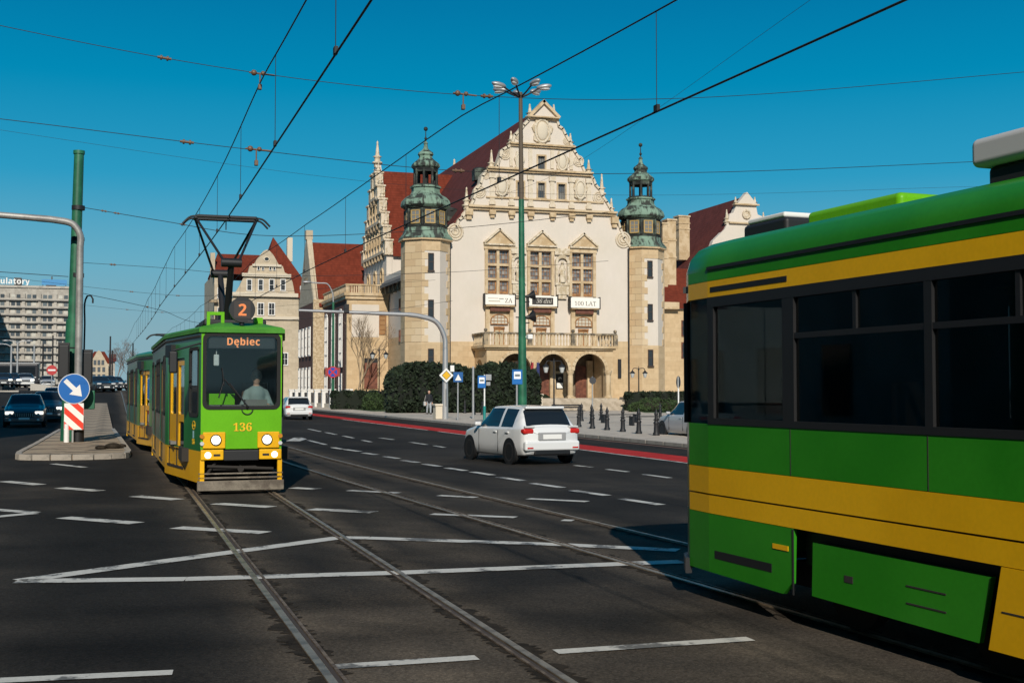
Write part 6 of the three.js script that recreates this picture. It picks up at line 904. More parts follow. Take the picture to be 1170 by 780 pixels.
{ // grey signal gantry
  const q = G0(508.5, 478.6), x = q.x, z = q.z, y = atZ(430, 360, z).y, t = thing('signal_gantry', 'pale grey bent mast by the hedge with a long arm reaching to the tram', 'mast'), xe = atZ(341, 357, z).x;
  P(t, 'pole', [C(V(x, PV, z), V(x, y - 2.0, z), .2, .16, 14), TUBE([V(x, y - 2.05, z), V(x - .05, y - 1.3, z), V(x - .6, y - .35, z), V(x - 1.6, y - .02, z), V(x - 2.4, y + .08, z)], .15, 24, 10), C(V(x - 2.3, y + .075, z), V(xe, y + .2, z), .13, .08, 12)], mat.galv);
  P(t, 'door_slot', B(x - .02, .9, z + .17, x + .02, 2.0, z + .205), mat.iron); P(t, 'sensor', [RB(x + .3, atZ(513, 421, z).y - .2, z, x + .55, atZ(513, 421, z).y + .2, z + .15, .02)], mat.white);
  { const c = atZ(395, 356, z); P(t, 'camera', [RB(c.x - .15, c.y - .1, z + .1, c.x + .15, c.y + .45, z + .3, .03)], mat.iron); }
  const s = thing('priority_sign', 'yellow and white diamond sign on the pale gantry mast', 'sign'), c = atZ(510, 428.7, z + .3);
  const dm = (r, z0, d) => EX([[c.x - r, c.y], [c.x, c.y - r], [c.x + r, c.y], [c.x, c.y + r]], d).translate(0, 0, z0); P(s, 'plate', dm(.46, c.z - .03, .02), mat.white); P(s, 'centre', dm(.26, c.z - .008, .008), flat(.75, .42, .02, .4)); P(s, 'rim', EX([[c.x - .3, c.y], [c.x, c.y - .3], [c.x + .3, c.y], [c.x, c.y + .3]], .004).translate(0, 0, c.z - .009), mat.iron);
}
function postSign(name, label, px, base, topPy, o) {
  const q = G0(px, base), t = thing(name, label, 'sign', o.group), x = q.x, z = q.z, yt = atZ(px, topPy, z).y;
  P(t, 'post', [C(V(x, PV, z), V(x, yt, z), o.r || .045, o.r || .045, 10)], o.pm || mat.galv); o.build(t, x, z, yt); return t;
}
const busFace = (w, h) => label2d(w, h, 128, (c, W, Hh) => { c.fillStyle = '#1668b0'; c.fillRect(0, 0, W, Hh); c.fillStyle = '#eef2f2'; c.fillRect(W * .14, Hh * .12, W * .72, Hh * .52); c.fillStyle = '#37424c'; c.fillRect(W * .24, Hh * .3, W * .52, Hh * .16); c.fillStyle = '#aab6c0'; for (let i = 0; i < 4; i++) c.fillRect(W * (.28 + i * .12), Hh * .325, W * .07, Hh * .06); });
postSign('bus_stop_sign', 'blue stop sign with white panel beside the tall lamp mast', 590.5, 488.5, 422, { build: (t, x, z, yt) => { P(t, 'board', RB(x - .26, yt - .72, z + .05, x + .26, yt, z + .09, .02), flat(.02, .15, .4, .5)); printed(t, 'face', .48, .68, busFace(.48, .68), new THREE.Matrix4().makeTranslation(x, yt - .36, z + .093)); } });
postSign('bus_stop_sign', 'blue stop sign on a white post with a teal foot before the hedge', 553.5, 482, 428, { pm: mat.white, build: (t, x, z, yt) => { P(t, 'board', RB(x - .42, yt - .75, z + .05, x + .05, yt - .05, z + .09, .02), flat(.02, .15, .4, .5)); printed(t, 'face', .44, .66, busFace(.44, .66), new THREE.Matrix4().makeTranslation(x - .185, yt - .4, z + .093)); P(t, 'foot', C(V(x, PV, z), V(x, PV + .9, z), .08), flat(.01, .22, .2, .5)); P(t, 'timetable', [RB(x + .06, yt - .32, z, x + .4, yt + .02, z + .06, .02), RB(x + .1, yt - .62, z, x + .34, yt - .4, z + .05, .02)], mat.galv); } });
postSign('crossing_sign', 'blue pedestrian crossing sign on a grey post before the hedge', 523, 480, 425, { build: (t, x, z, yt) => { P(t, 'board', RB(x - .3, yt - .6, z + .05, x + .3, yt, z + .08, .02), flat(.015, .1, .3, .5)); P(t, 'triangle', EX([[x - .2, yt - .5], [x + .2, yt - .5], [x, yt - .12]], .006).translate(0, 0, z + .08), mat.white); } });
postSign('street_name_sign', 'white street name plate on a thin post above the hedge corner', 465, 470, 422, { r: .035, build: (t, x, z, yt) => { P(t, 'plate', RB(x + .04, yt - .5, z - .02, x + 1.0, yt - .2, z + .02, .01), mat.white); P(t, 'text_bar', B(x + .14, yt - .38, z + .02, x + .9, yt - .3, z + .024), flat(.1, .1, .1, .6)); } });
postSign('grey_post', 'bare grey post standing between the hedge and the stop signs', 540.5, 478, 420, { r: .07, build: (t, x, z, yt) => P(t, 'cap', SPH(x, yt, z, .08), mat.galv) });
postSign('round_sign', 'dark round sign turned edge on, on a white post beside the tram', 775.5, 478, 430, { pm: mat.white, build: (t, x, z, yt) => { P(t, 'disc', C(V(x - .015, yt - .35, z), V(x + .015, yt - .35, z), .38, .38, 24).translate(-x, 0, -z).rotateY(-.1).translate(x, 0, z), flat(.08, .08, .08, .6)); } });
postSign('round_sign', 'small round dark sign before the arch nearest the right tower', 677, 479, 430, { pm: mat.galv, r: .035, build: (t, x, z, yt) => P(t, 'disc', C(V(x, yt - .25, z + .04), V(x, yt - .25, z + .07), .22, .22, 24), flat(.05, .05, .055, .6)) });
postSign('no_entry_sign', 'red no entry sign beyond the waiting cars', 58, 470, 418, { build: (t, x, z, yt) => { P(t, 'disc', C(V(x, yt - .35, z + .04), V(x, yt - .35, z + .07), .42, .42, 24), flat(.45, .03, .03, .5)); P(t, 'bar', B(x - .3, yt - .42, z + .07, x + .3, yt - .28, z + .08), mat.white); } });
for (const [px, dd, top, label] of [[433, 113, 399, 'twin lantern post before the brown door of the terrace block'], [633, 89, 412, 'twin lantern post before the middle arch of the arcade'], [730, 111, 420.5, 'twin lantern post beside the right tower']]) {
  const q = atD(px, 446, dd), t = thing('lantern_post', label, 'street lamp', 'twin lantern posts on the square'), x = q.x, z = q.z, y = atZ(px, top, z).y, s = (y - PV) / 4;
  P(t, 'post', LATHE([[.16, PV], [.16, PV + .5], [.1, PV + .6], [.06, PV + .9], [.05, y - .2], [.08, y - .15], [.04, y], [.01, y + .2]], 10).translate(x, 0, z), mat.iron);
  P(t, 'cross_arm', TUBE([V(x - .62, y - .2, z), V(x - .5, y - .02, z), V(x, y - .04, z), V(x + .5, y - .02, z), V(x + .62, y - .2, z)], .035, 20, 6), mat.iron);
  for (const k of [-1, 1]) { const l = P(t, 'lantern', LATHE([[.02, y - .18], [.1, y - .28], [.26, y - .42], [.27, y - .46], [.2, y - .46]], 8).translate(x + k * .62, 0, z), mat.iron); P(l, 'lantern_glass', LATHE([[.22, y - .46], [.12, y - .85], [.02, y - .88]], 8).translate(x + k * .62, 0, z), mat.lampGlass); }
}
{ // bollards
  const prof = [[.17, 0], [.17, .1], [.13, .13], [.11, .45], [.14, .48], [.14, .54], [.1, .56], [.075, .82], [.1, .85], [.1, .9], [.05, .98], [.015, 1.08], [.001, 1.1]], g = fin(LATHE(prof.map(([r, y]) => [r * .8, y * .97]), 12)), rg = fin(new THREE.TorusGeometry(.105, .02, 6, 16).rotateX(Math.PI / 2));
  const list = [[661.5, 487.7], [677, 489.6], [693.8, 491.2], [711.8, 493.2], [730, 495.4], [750, 497.4], [664.5, 481], [687, 480], [754.5, 480.5], [676, 484], [531, 472], [541.5, 473.5], [551, 474]];
  const near = ['nearest', 'second', 'third', 'fourth', 'fifth', 'sixth'];
  list.forEach(([px, py], i) => { const q = G0(px, py), t = thing('bollard', i < 6 ? `black cast bollard, ${near[5 - i]} from the moving tram in the kerb row` : i < 10 ? ['black bollard close behind the hatchback roof', 'lone black bollard at the foot of the stairs', 'black bollard behind the row beside the tram', 'black bollard just behind the kerb row near the car'][i - 6] : ['black bollard before the hedge right of the crossing sign', 'black bollard at the foot of the bare grey post', 'black bollard beside the teal footed stop post'][i - 10], 'bollard', 'black bollards on the square'); PS(t, 'shaft', g, mat.iron, q.x, PV, q.z); PS(t, 'collar', rg, mat.iron, q.x, PV + .62, q.z); });
}
for (const [px, py, w, label] of [[650, 477, 2.2, 'dark bench on the square behind the hatchback'], [708, 483, 2.4, 'low dark bench behind the third and fourth bollards'], [742, 486, 2.4, 'low dark bench behind the bollards nearest the tram']]) {
  const q = G0(px, py), t = thing('bench', label, 'bench', 'benches on the square'), x = q.x, z = q.z; for (let i = 0; i < 4; i++) P(t, 'slat', RB(x - w / 2, PV + .44, z - .22 + i * .12, x + w / 2, PV + .48, z - .13 + i * .12, .01), mat.iron); for (let i = 0; i < (px > 700 ? 0 : 2); i++) P(t, 'slat', RB(x - w / 2, PV + .62 + i * .14, z - .3, x + w / 2, PV + .72 + i * .14, z - .27, .01), mat.iron); for (const s of [-1, 1]) P(t, 'leg', [B(x + s * w * .4 - .05, PV, z - .26, x + s * w * .4 + .05, PV + .44, z + .22), B(x + s * w * .4 - .04, PV + .44, z - .27, x + s * w * .4 + .04, PV + (px > 700 ? .5 : .86), z - .23)], mat.iron);
}
for (const [px, py, w, h, label] of [[502.5, 478.5, .72, .95, 'pale concrete litter bin beside the gantry mast'], [611, 470, 1.1, 1.5, 'pale stone planter box by the tall lamp mast']]) { const q = G0(px, py), t = thing(w > 1 ? 'planter' : 'litter_bin', label, w > 1 ? 'planter' : 'bin'); P(t, 'tub', [RB(q.x - w / 2, PV, q.z - w / 2, q.x + w / 2, PV + h * .85, q.z + w / 2, .04)], mat.beigeLight); P(t, 'rim', RB(q.x - w / 2 - .05, PV + h * .85, q.z - w / 2 - .05, q.x + w / 2 + .05, PV + h, q.z + w / 2 + .05, .03), mat.beigeLight); P(t, 'opening', B(q.x - w * .3, PV + h, q.z - w * .3, q.x + w * .3, PV + h + .01, q.z + w * .3), mat.black); }
{ // flags on the arcade column
  const t = thing('flag', 'dark red and blue flags hanging from the arcade column behind the lamp mast', 'flag'), q = atZ(610.5, 418, -104.2); PP(t, 'staff', [C(V(q.x, q.y - .6, -104.55), V(q.x - .45, q.y + .35, -103.7), .025), C(V(q.x, q.y - .6, -104.55), V(q.x + .45, q.y + .35, -103.7), .025)], mat.iron);
  for (const [s, m] of [[-1, flat(.3, .02, .03, .8)], [1, flat(.02, .03, .12, .8)]]) { const g = new THREE.PlaneGeometry(.5, 1.3, 6, 8), p = g.attributes.position; for (let i = 0; i < p.count; i++) p.setZ(i, .07 * Math.sin(p.getX(i) * 16 + p.getY(i))); P(t, 'cloth', g.scale(.6, 1, 1).translate(q.x + s * .28, q.y - .35, -103.95), m); }
}
// ------------------------------------------------------------------ hedges, shrubs, lawn, bare trees
function leaves(pts, size, seedN) {      // many small leaf faces at given points
  const p = [], a = V(), b = V(), c = V(), q = new THREE.Quaternion(), e = new THREE.Euler();
  for (const o of pts) { const s = size * rr(.6, 1.3); e.set(rr(0, 6.3), rr(0, 6.3), rr(0, 6.3)); q.setFromEuler(e); a.set(-s * .5, 0, 0).applyQuaternion(q); b.set(0, s, 0).applyQuaternion(q); c.set(s * .5, 0, 0).applyQuaternion(q); const d = V(0, -s * .6, 0).applyQuaternion(q); for (const k of [a, c, b, a, d, c]) p.push(o.x + k.x, o.y + k.y, o.z + k.z); }
  const g = new THREE.BufferGeometry(); g.setAttribute('position', new THREE.Float32BufferAttribute(p, 3)); g.computeVertexNormals(); return g;
}
function hedge(label, cat, blobs, n, size, m, core, group) {  // blobs: centre, radii, power (2 round .. 6 boxy)
  const t = thing(cat === 'hedge' ? 'hedge' : 'shrub', label, cat, group), pts = [], cores = [];
  blobs.forEach(([x, y, z, rx, ry, rz, pw], bi) => {
    const sp = (u, v) => { const cu = Math.cos(u), su = Math.sin(u), cv = Math.cos(v), sv = Math.sin(v), f = k => Math.sign(k) * Math.pow(Math.abs(k), 2 / pw); return V(x + rx * f(cv) * f(cu), y + ry * f(sv), z + rz * f(cv) * f(su)); };
    const g = new THREE.SphereGeometry(1, 16, 10), p = g.attributes.position; for (let i = 0; i < p.count; i++) { const v = Math.asin(Math.max(-1, Math.min(1, p.getY(i)))), u = Math.atan2(p.getZ(i), p.getX(i)), s = sp(u, v), k = .9 + .08 * hash(i, bi, 4); p.setXYZ(i, x + (s.x - x) * k, Math.max(PV, y + (s.y - y) * k), z + (s.z - z) * k); } g.computeVertexNormals(); cores.push(g);
    for (let i = 0; i < n; i++) { const u = rr(-Math.PI, Math.PI), v = Math.asin(rr(-.8, 1)), s = sp(u, v), k = rr(.9, 1.05); const q = V(x + (s.x - x) * k, y + (s.y - y) * k, z + (s.z - z) * k); if (q.y > PV + .05) pts.push(q); }
  });
  P(t, 'branches', cores, core); P(t, 'foliage', leaves(pts, size), m); return t;
}
{
  const zb = -96, X = p => atZ(p, 440, zb).x, Yt = (p, q) => atZ(p, q, zb).y, bl = [];
  const prof = [[453, 424], [460, 420], [468, 417], [477, 416], [486, 417], [495, 417], [504, 419], [513, 418], [522, 420], [531, 423]];
  for (const [p, q] of prof) { const h = Yt(p, q); bl.push([X(p), h * .5, zb + rr(-.4, .6), .85, h * .52, 1.5, 3.2]); }
  hedge('wide dark evergreen hedge before the left tower', 'hedge', bl, 1700, .26, mat.leafDark, flat(.006, .009, .005, .95));
  const b2 = []; for (const [p, q] of [[548, 420], [556, 417], [566, 420], [574, 417], [583, 418], [592, 421], [600, 424]]) { const h = Yt(p, q); b2.push([X(p), h * .5, zb + 1 + rr(-.4, .5), .8, h * .52, 1.2, 2.8]); }
  hedge('dark row of clipped evergreens before the arcade\'s first arch', 'hedge', b2, 1800, .26, mat.leafDark, flat(.006, .009, .005, .95));
  const q = atD(418, 446, 117); hedge('low box hedge before the terrace block', 'hedge', [0, 1, 2, 3, 4].map(i => [q.x - 2.5 + i * 1.3, .95, q.z, .85, .92, .6, 6]), 1200, .17, mat.leafDark, flat(.008, .012, .006, .95));
  const r = atD(724, 446, 111); hedge('clipped low hedge beside the right tower', 'hedge', [0, 1, 2, 3, 4].map(i => [r.x - .6 + i * 1.35, .9, r.z + 1.6, .85, .86, .6, 6]), 1100, .17, mat.leafDark, flat(.008, .012, .006, .95));
  const s = atD(426.5, 446, 111); hedge('round green bush on the lawn below the twin lantern', 'shrub', [[s.x, .8, s.z, .95, .86, .9, 2.2]], 2600, .15, mat.leaf, flat(.012, .018, .008, .95));
  const u = atD(745, 446, 103); hedge('loose olive bush before the clipped hedge by the right tower', 'shrub', [[u.x, .55, u.z, 1.5, .7, .9, 2], [u.x + 1.4, .5, u.z, 1.3, .6, .8, 2], [u.x - 1.2, .4, u.z, .9, .5, .7, 2]], 1300, .16, mat.leaf, flat(.02, .02, .01, .95));
  const w = G0(616, 468); hedge('small dark shrub beside the stone planter', 'shrub', [[w.x + .5, .8, w.z, .6, .7, .6, 2], [w.x + 1.6, .4, w.z, .7, .4, .5, 2]], 900, .15, mat.leafDark, flat(.008, .012, .006, .95));
  const a = atD(426, 446, 104), b = atD(462, 446, 104), c = atD(462, 446, 116), d = atD(402, 446, 116); one('lawn', poly3([a, b, c, d].map(v => V(v.x, PV + .012, v.z))), mat.grass, 'strip of green lawn beside the round bush', 'lawn', null, 'structure');
  const a2 = atD(737, 446, 98), b2b = atD(776, 446, 98), c2 = atD(776, 446, 112), d2 = atD(722, 446, 112); one('lawn', poly3([a2, b2b, c2, d2].map(v => V(v.x, PV + .012, v.z))), mat.grass, 'patch of grass below the olive bush by the right tower', 'lawn', null, 'structure');
}
function bareTree(label, base, h, spread, depth, lean = V(0, 1, 0), thin = .022, bm = mat.bark) {
  const t = thing('bare_tree', label, 'tree'), tr = [], tw = [];
  (function grow(p, dir, len, r, k) { const e = p.clone().addScaledVector(dir, len); (k < 2 ? tr : tw).push(C(p, e, r, r * .68, k < 2 ? 7 : 4, true)); if (k >= depth) return; const n = k === 0 ? 4 : 3; for (let i = 0; i < n; i++) { const d = dir.clone().add(V(rr(-1, 1), rr(-.15, .6), rr(-1, 1)).multiplyScalar(spread)).normalize(); grow(k === 0 && i ? p.clone().lerp(e, rr(.6, 1)) : e, d, len * rr(.58, .82), r * .62, k + 1); } })(base, lean, h * .3, h * thin, 0);
  P(t, 'trunk', tr, bm); P(t, 'crown', tw, bm); return t;
}
{ const a = atD(138, 446, 190); bareTree('bare winter tree above the second tram car', V(a.x - .5, 1.8, a.z), 8.2, .75, 6, V(0, 1, 0), .011, flat(.2, .16, .14, .95)); const c = atD(148, 446, 205); bareTree('smaller bare tree just behind the second tram car', V(c.x, 1.8, c.z), 7, .8, 6, V(0, 1, 0), .011, flat(.2, .16, .14, .95));
  const b = V(23.3, PV, -123.2); bareTree('slender bare tree whose twigs cross the terrace block wall', b, 11, .5, 5, V(.18, 1, 0).normalize(), .0085, flat(.27, .2, .13, .9)); }
// ------------------------------------------------------------------ far left lamp posts and street end masts
for (const [px, base, d, top, label, two] of [[66 / 5.57, 436, 135, 395, 'single armed grey lamp post on the raised side road', 0], [106 / 5.57, 436, 140, 391, 'double armed grey lamp post on the raised side road', 1], [212 / 5.57, 437, 150, 394, 'plain grey pole near the ramp wall', 2], [268 / 5.57, 437, 155, 393, 'thin dark pole beside the ramp wall', 2], [330 / 5.57, 437, 158, 383, 'tall grey pole behind the no entry sign', 2], [125, 440, 150, 384, 'dark catenary pole at the end of the street', 2], [127.5, 440, 170, 400, 'second dark pole at the end of the street', 2], [151, 440, 175, 392, 'thin mast above the second tram car', 2]]) {
  const q = atD(px, base, d), t = thing('lamp_post', label, 'pole', 'far poles on the left'), y0 = two === 2 && px > 100 ? 1.7 : px < 25 ? 2.2 : 1.5, y = atD(px, top, d).y; P(t, 'pole', C(V(q.x, y0, q.z), V(q.x, y, q.z), .13, .09, 8), px > 40 ? mat.iron : mat.galv); if (two < 2) for (const s of two ? [-1, 1] : [-1]) { const arm = P(t, 'arm', TUBE([V(q.x, y - .1, q.z), V(q.x + s * .5, y + .15, q.z), V(q.x + s * 1.0, y + .2, q.z)], .06, 8), mat.galv); P(arm, 'lamp_head', SPH(q.x + s * 1.25, y + .18, q.z, .22, 1.8, .5, .8), mat.galv); }
}
// ------------------------------------------------------------------ overhead wires
const spans = [16, -20.6, -45.5, -72, -105, -150];
function carry(zs, fx2, fy2) { return zs.map(z => V(fx2(z), fy2(z), z)); }
const zrun = []; for (let z = 12; z >= -150; z -= 2) zrun.push(z);
const messY0 = z => { for (let i = 0; i < spans.length - 1; i++) if (z <= spans[i] && z >= spans[i + 1]) { const u = (z - spans[i]) / (spans[i + 1] - spans[i]); return 7.05 - (i ? .16 : .42) * 4 * u * (1 - u) + H(0, z) * .3; } return 7.05; };
const messY = z => messY0(z);
const contY = z => 5.57 + H(0, z) * .3;
const c1 = z => track1(z) + .15, c2 = z => track2(z) + .05;
for (const [f, a, b, hy] of [[c1, 'messenger wire above the track of the number 136 tram', 'contact wire above the track of the number 136 tram', 0], [c2, 'messenger wire above the passing tram\'s track', 'contact wire above the passing tram\'s track', -.36]]) {
  one('messenger_wire', TUBE(carry(zrun, f, z => messY(z) + hy), .011, 160, 5), mat.wire, a, 'wire', 'overhead tram wires'); one('contact_wire', TUBE(carry(zrun, f, z => contY(z) + hy), .013, 160, 5), mat.wire, b, 'wire', 'overhead tram wires');
  const t = thing('dropper_wire', a.replace('messenger wire', 'thin upright dropper wires').replace('above', 'hung above'), 'wire', 'overhead tram wires'); for (let z = 8; z > -100; z -= 5.3) P(t, 'dropper', [C(V(f(z), contY(z) + hy, z), V(f(z), messY(z) + hy, z), .005, .005, 4), B(f(z) - .02, contY(z) + hy, z - .05, f(z) + .02, contY(z) + hy + .08, z + .05)], mat.wire);
}
function spanWire(label, pts, r, ins, lean = []) {
  const t = thing('span_wire', label, 'wire', 'cross wires'); P(t, 'wire', TUBE(pts, r, 60, 5), mat.wire);
  const cur = new THREE.CatmullRomCurve3(pts); for (const u of ins) { const p = cur.getPoint(u), q = cur.getPoint(Math.min(1, u + .01)), d = q.sub(p).normalize(); P(t, 'insulator', [C(p.clone().addScaledVector(d, -.11), p.clone().addScaledVector(d, .11), .022, .022, 8), ...[-.05, .05].map(k => C(p.clone().addScaledVector(d, k - .015), p.clone().addScaledVector(d, k + .015), .04, .04, 10))], mat.insulator); }
  for (const [x, y, z] of lean) P(t, 'clamp', [C(V(x, y + .02, z), V(x, y - .2, z), .012), RB(x - .03, y - .26, z - .04, x + .03, y - .17, z + .04, .01), SPH(x - .1, y + .02, z, .05), SPH(x + .05, y + .02, z, .04), C(V(x - .18, y + .02, z), V(x + .24, y, z), .014)], mat.insulator);
  return t;
}
const zs1 = -20.6;
spanWire('upper cross wire with insulators above both tracks', [V(-9.5, 8.9, zs1), V(-1.7, 7.62, zs1), V(2.2, 7.2, zs1), V(5.7, 7.0, zs1 + .4), V(10, 7.35, zs1), V(19.3, 8.7, zs1)], .006, [.32, .62], [[c1(zs1), 7.18, zs1], [c2(zs1), 7.0, zs1 + .4]]);
spanWire('lower cross wire with insulators holding the contact wires', [V(-9.5, 6.6, zs1), V(-1.7, 6.15, zs1), V(2.2, 5.9, zs1), V(5.7, 5.75, zs1), V(10, 5.95, zs1), V(19.3, 6.8, zs1)], .006, [.34, .6], [[c1(zs1) - .05, 5.9, zs1]]);
{ const m = { x: onG(84, 505, .13).x + .2, z: onG(84, 505, .13).z - 1.2 };
  spanWire('cross wire from the green mast over the tracks', [V(m.x, atZ(93, 237, m.z).y, m.z), V(1.7, 8.05, m.z - .2), V(5.0, 7.7, m.z - .4), V(12, 8.2, m.z - .4), V(19.2, 9.2, m.z - .4)], .012, [.06, .1, .3]);
  spanWire('second cross wire from the green mast over the tracks', [V(m.x, atZ(93, 300, m.z).y, m.z), V(1.7, 6.35, m.z - .2), V(5.0, 6.2, m.z - .4), V(12, 6.5, m.z - .4), V(19.2, 7.2, m.z - .4)], .008, [.09]);
  spanWire('cross wire from the green mast out over the left lane', [V(m.x - .5, atZ(80, 316, m.z).y, m.z), V(-6, atZ(80, 312, m.z).y + .1, m.z), V(-11.4, atZ(80, 309, m.z).y + .5, m.z)], .012, [.3]);
  spanWire('low cross wire from the green mast to the far tracks', [V(m.x, atZ(93, 335, m.z).y, m.z), V(2.0, 5.55, m.z - 12), V(4.6, 5.3, m.z - 18), V(13, 6.2, m.z - 22), V(19.0, 7.2, m.z - 24)], .01, [.2, .5]);
  for (const [z, y, lab] of [[-72, 7.4, 'far'], [-96, 7.9, 'farther']]) { spanWire(`${lab} cross wire over the tracks up the street`, [V(-8, y + .9, z), V(1.6, y, z), V(4.5, y - .1, z), V(18.5, y + 1.2, z)], .009, [.3, .55]); }
  spanWire('long thin wire crossing the sky before the gable', [V(-6, 8.9, -34), V(10, 7.7, -34), V(30, 8.9, -34)], .004, []);
  spanWire('thin wire running from the lamp mast towards the tram roof', [V(18.2, 11.6, -58.5), V(16, 10.2, -42), V(14.5, 10.6, -22)], .005, []);
}
// end masts of the cross wires, beside the street
for (const [x, z, h, label] of [[19.6, -20.6, 9.6, 'green wire mast hidden behind the moving tram'], [-10.2, -20.6, 9.6, 'green wire mast by the left tenement']]) { const t = thing('catenary_mast', label, 'mast'); P(t, 'pole', [C(V(x, 0, z), V(x, h, z), .18, .14, 12)], mat.greenPole); P(t, 'clamp', C(V(x, 8.7, z), V(x, 8.85, z), .2, .2, 12), mat.iron); }
// ------------------------------------------------------------------ people
function flesh(bones, cell, pad = .06) {       // one continuous surface round tapered bones [a, b, ra, rb]
  const bb = new THREE.Box3(); for (const [a, b, r0, r1] of bones) { bb.expandByPoint(a.clone().addScalar(r0)); bb.expandByPoint(a.clone().addScalar(-r0)); bb.expandByPoint(b.clone().addScalar(r1)); bb.expandByPoint(b.clone().addScalar(-r1)); }
  bb.expandByScalar(pad); const c = bb.getCenter(V()), s = bb.getSize(V()), half = Math.max(s.x, s.y, s.z) / 2, n = Math.min(110, Math.ceil(2 * half / cell)), mc = new MarchingCubes(n, mat.skin, false, false, 60000); mc.isolation = 0;
  const p = V(), pa = V(), ba = V();
  for (let k = 0; k < n; k++) for (let j = 0; j < n; j++) for (let i = 0; i < n; i++) { p.set(c.x + (i - n / 2) / (n / 2) * half, c.y + (j - n / 2) / (n / 2) * half, c.z + (k - n / 2) / (n / 2) * half); let d = 9; for (const [a, b, r0, r1] of bones) { pa.copy(p).sub(a); ba.copy(b).sub(a); const t = Math.max(0, Math.min(1, pa.dot(ba) / Math.max(1e-9, ba.lengthSq()))), e = pa.addScaledVector(ba, -t).length() - (r0 + (r1 - r0) * t); const hh = Math.max(0, .035 - Math.abs(d - e)) / .035; d = Math.min(d, e) - hh * hh * .035 * .25; } mc.field[i + j * n + k * n * n] = -d; }
  mc.update(); const g = new THREE.BufferGeometry(); g.setAttribute('position', new THREE.BufferAttribute(mc.positionArray.slice(0, mc.count * 3), 3)); g.setAttribute('normal', new THREE.BufferAttribute(mc.normalArray.slice(0, mc.count * 3), 3)); g.scale(half, half, half).translate(c.x, c.y, c.z); g.deleteAttribute('normal'); const w = mergeVertices(g, 1e-4); w.computeVertexNormals(); return w;
}
const hand = (w, dir, side) => { const l = [[w, w.clone().addScaledVector(dir, .08), .032, .038]], u = V(side, 0, 0); for (let i = 0; i < 4; i++) { const b = w.clone().addScaledVector(dir, .09).addScaledVector(u, (i - 1.5) * .02), m = b.clone().addScaledVector(dir, .045 - .004 * Math.abs(i - 1.4)), e = m.clone().addScaledVector(dir, .025).add(V(0, -.02, .0)); l.push([b, m, .0095, .009], [m, e, .009, .008]); } const tb = w.clone().addScaledVector(dir, .04).addScaledVector(u, -.035); l.push([tb, tb.clone().addScaledVector(dir, .04).addScaledVector(u, -.03), .012, .009]); return l; };
{ // driver in the cab
  const o = V(tramA.position.x + .38, 1.32, tramA.position.z - 1.1), v = (x, y, z) => V(o.x + x, o.y + y, o.z + z), t = thing('person', 'driver in a grey shirt seated behind the tram windscreen', 'person');
  const body = [[v(0, .12, 0), v(0, .5, .02), .15, .17], [v(0, .58, .02), v(0, .72, .04), .065, .055], [v(0, .82, .06), v(0, .9, .05), .085, .092], [v(0, .76, .08), v(0, .8, .09), .055, .06], [v(0, .8, .155), v(0, .84, .145), .014, .012], [v(-.085, .83, .05), v(-.09, .86, .05), .02, .018], [v(.085, .83, .05), v(.09, .86, .05), .02, .018], ...[-1, 1].flatMap(s => [[v(s * .1, .08, .02), v(s * .14, .06, .42), .09, .07], [v(s * .14, .06, .42), v(s * .14, -.34, .46), .065, .05], [v(s * .17, .52, .02), v(s * .27, .28, .1), .06, .045], [v(s * .27, .28, .1), v(s * .16, .3, .36), .042, .03], ...hand(v(s * .16, .3, .37), V(0, 0, 1), s)])];
  const b = P(t, 'body', flesh(body, .02), mat.skin);
  P(b, 'shirt', flesh([[v(0, .12, 0), v(0, .5, .02), .165, .185], [v(-.14, .53, .02), v(.14, .53, .02), .08, .08], ...[-1, 1].flatMap(s => [[v(s * .17, .52, .02), v(s * .27, .28, .1), .074, .058], [v(s * .27, .28, .1), v(s * .2, .29, .27), .056, .046]])], .022), flat(.22, .28, .27, .85));
  P(b, 'trousers', flesh([...[-1, 1].flatMap(s => [[v(s * .1, .08, .02), v(s * .14, .06, .42), .1, .082], [v(s * .14, .06, .42), v(s * .14, -.3, .46), .076, .06]])], .025), flat(.03, .03, .04, .9));
  P(b, 'hair', SPH(o.x, o.y + .935, o.z + .012, .096, 1, .72, .95, 14), flat(.03, .02, .015, .8)); P(b, 'eyes', [-1, 1].map(s => SPH(o.x + s * .034, o.y + .855, o.z + .135, .011)), mat.black);
}
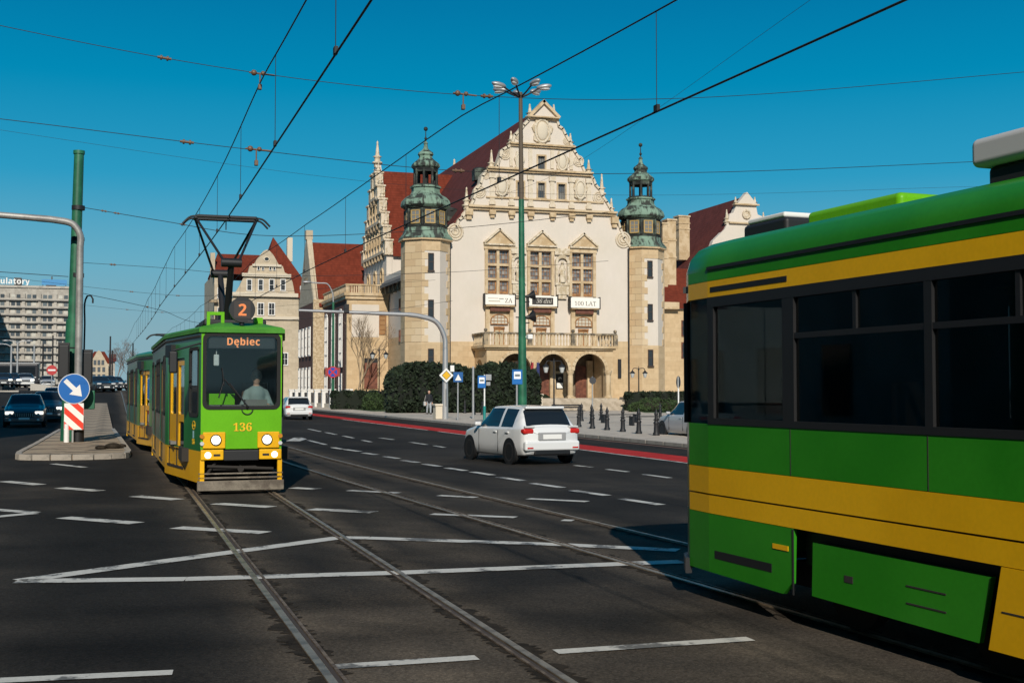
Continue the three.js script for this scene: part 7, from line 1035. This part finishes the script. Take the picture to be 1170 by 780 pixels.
{ // pedestrian by the hedge
  const q = G0(490, 473), v = (x, y, z) => V(q.x + x, PV + y, q.z + z), t = thing('person', 'person in a dark jacket and pale trousers walking past the hedge', 'person');
  const body = [[v(0, .95, 0), v(0, 1.36, 0), .14, .16], [v(0, 1.42, .01), v(0, 1.52, .02), .06, .055], [v(0, 1.62, .03), v(0, 1.69, .02), .085, .09], [v(0, 1.6, .1), v(0, 1.63, .12), .03, .014], ...[-1, 1].flatMap(s => [[v(s * .09, .92, 0), v(s * .1, .5, s * .1), .085, .06], [v(s * .1, .5, s * .1), v(s * .1, .08, s * .16 - .04), .055, .04], [v(s * .1, .05, s * .16 - .04), v(s * .1, .04, s * .16 + .12), .045, .04], [v(s * .19, 1.38, 0), v(s * .25, 1.1, -s * .08), .055, .043], [v(s * .25, 1.1, -s * .08), v(s * .25, .86, -s * .02 + .05), .04, .03], ...hand(v(s * .25, .85, -s * .02 + .05), V(0, -1, 0), s)])];
  const b = P(t, 'body', flesh(body, .022), mat.skin);
  P(b, 'jacket', flesh([[v(0, .95, 0), v(0, 1.36, 0), .165, .185], [v(-.15, 1.39, 0), v(.15, 1.39, 0), .08, .08], ...[-1, 1].flatMap(s => [[v(s * .19, 1.38, 0), v(s * .25, 1.1, -s * .08), .075, .06], [v(s * .25, 1.1, -s * .08), v(s * .25, .92, -s * .02 + .04), .058, .048]])], .022), flat(.015, .016, .02, .85));
  P(b, 'trousers', flesh([...[-1, 1].flatMap(s => [[v(s * .09, .92, 0), v(s * .1, .5, s * .1), .105, .08], [v(s * .1, .5, s * .1), v(s * .1, .12, s * .16 - .04), .075, .06]])], .024), flat(.32, .34, .36, .9));
  P(b, 'shoe', [-1, 1].map(s => RB(q.x + s * .1 - .05, PV, q.z + s * .16 - .1, q.x + s * .1 + .05, PV + .09, q.z + s * .16 + .17, .03)), mat.black); P(b, 'hair', SPH(q.x, PV + 1.69, q.z + .005, .1, 1, .85, 1.02, 14), flat(.3, .28, .26, .8));
  const g = thing('shoulder_bag', 'pale bag hanging at the side of the walking person', 'bag'); P(g, 'bag', RB(q.x - .42, PV + .62, q.z - .14, q.x - .28, PV + .95, q.z + .2, .05, 3), flat(.5, .48, .45, .8)); P(g, 'strap', TUBE([V(q.x - .35, PV + .94, q.z + .1), V(q.x - .27, PV + 1.44, q.z + .05), V(q.x - .35, PV + .94, q.z - .08)], .014, 16, 5), flat(.3, .28, .25, .8));
}
// ------------------------------------------------------------------ set every thing's origin at its base
for (const t of things) {
  if (t.position.lengthSq() > 0 || t.userData.kind === 'structure') continue;
  const bb = new THREE.Box3().setFromObject(t), c = V((bb.min.x + bb.max.x) / 2, bb.min.y, (bb.min.z + bb.max.z) / 2);
  t.position.copy(c); for (const ch of t.children) ch.position.sub(c);
}
renderer.render(scene, camera);
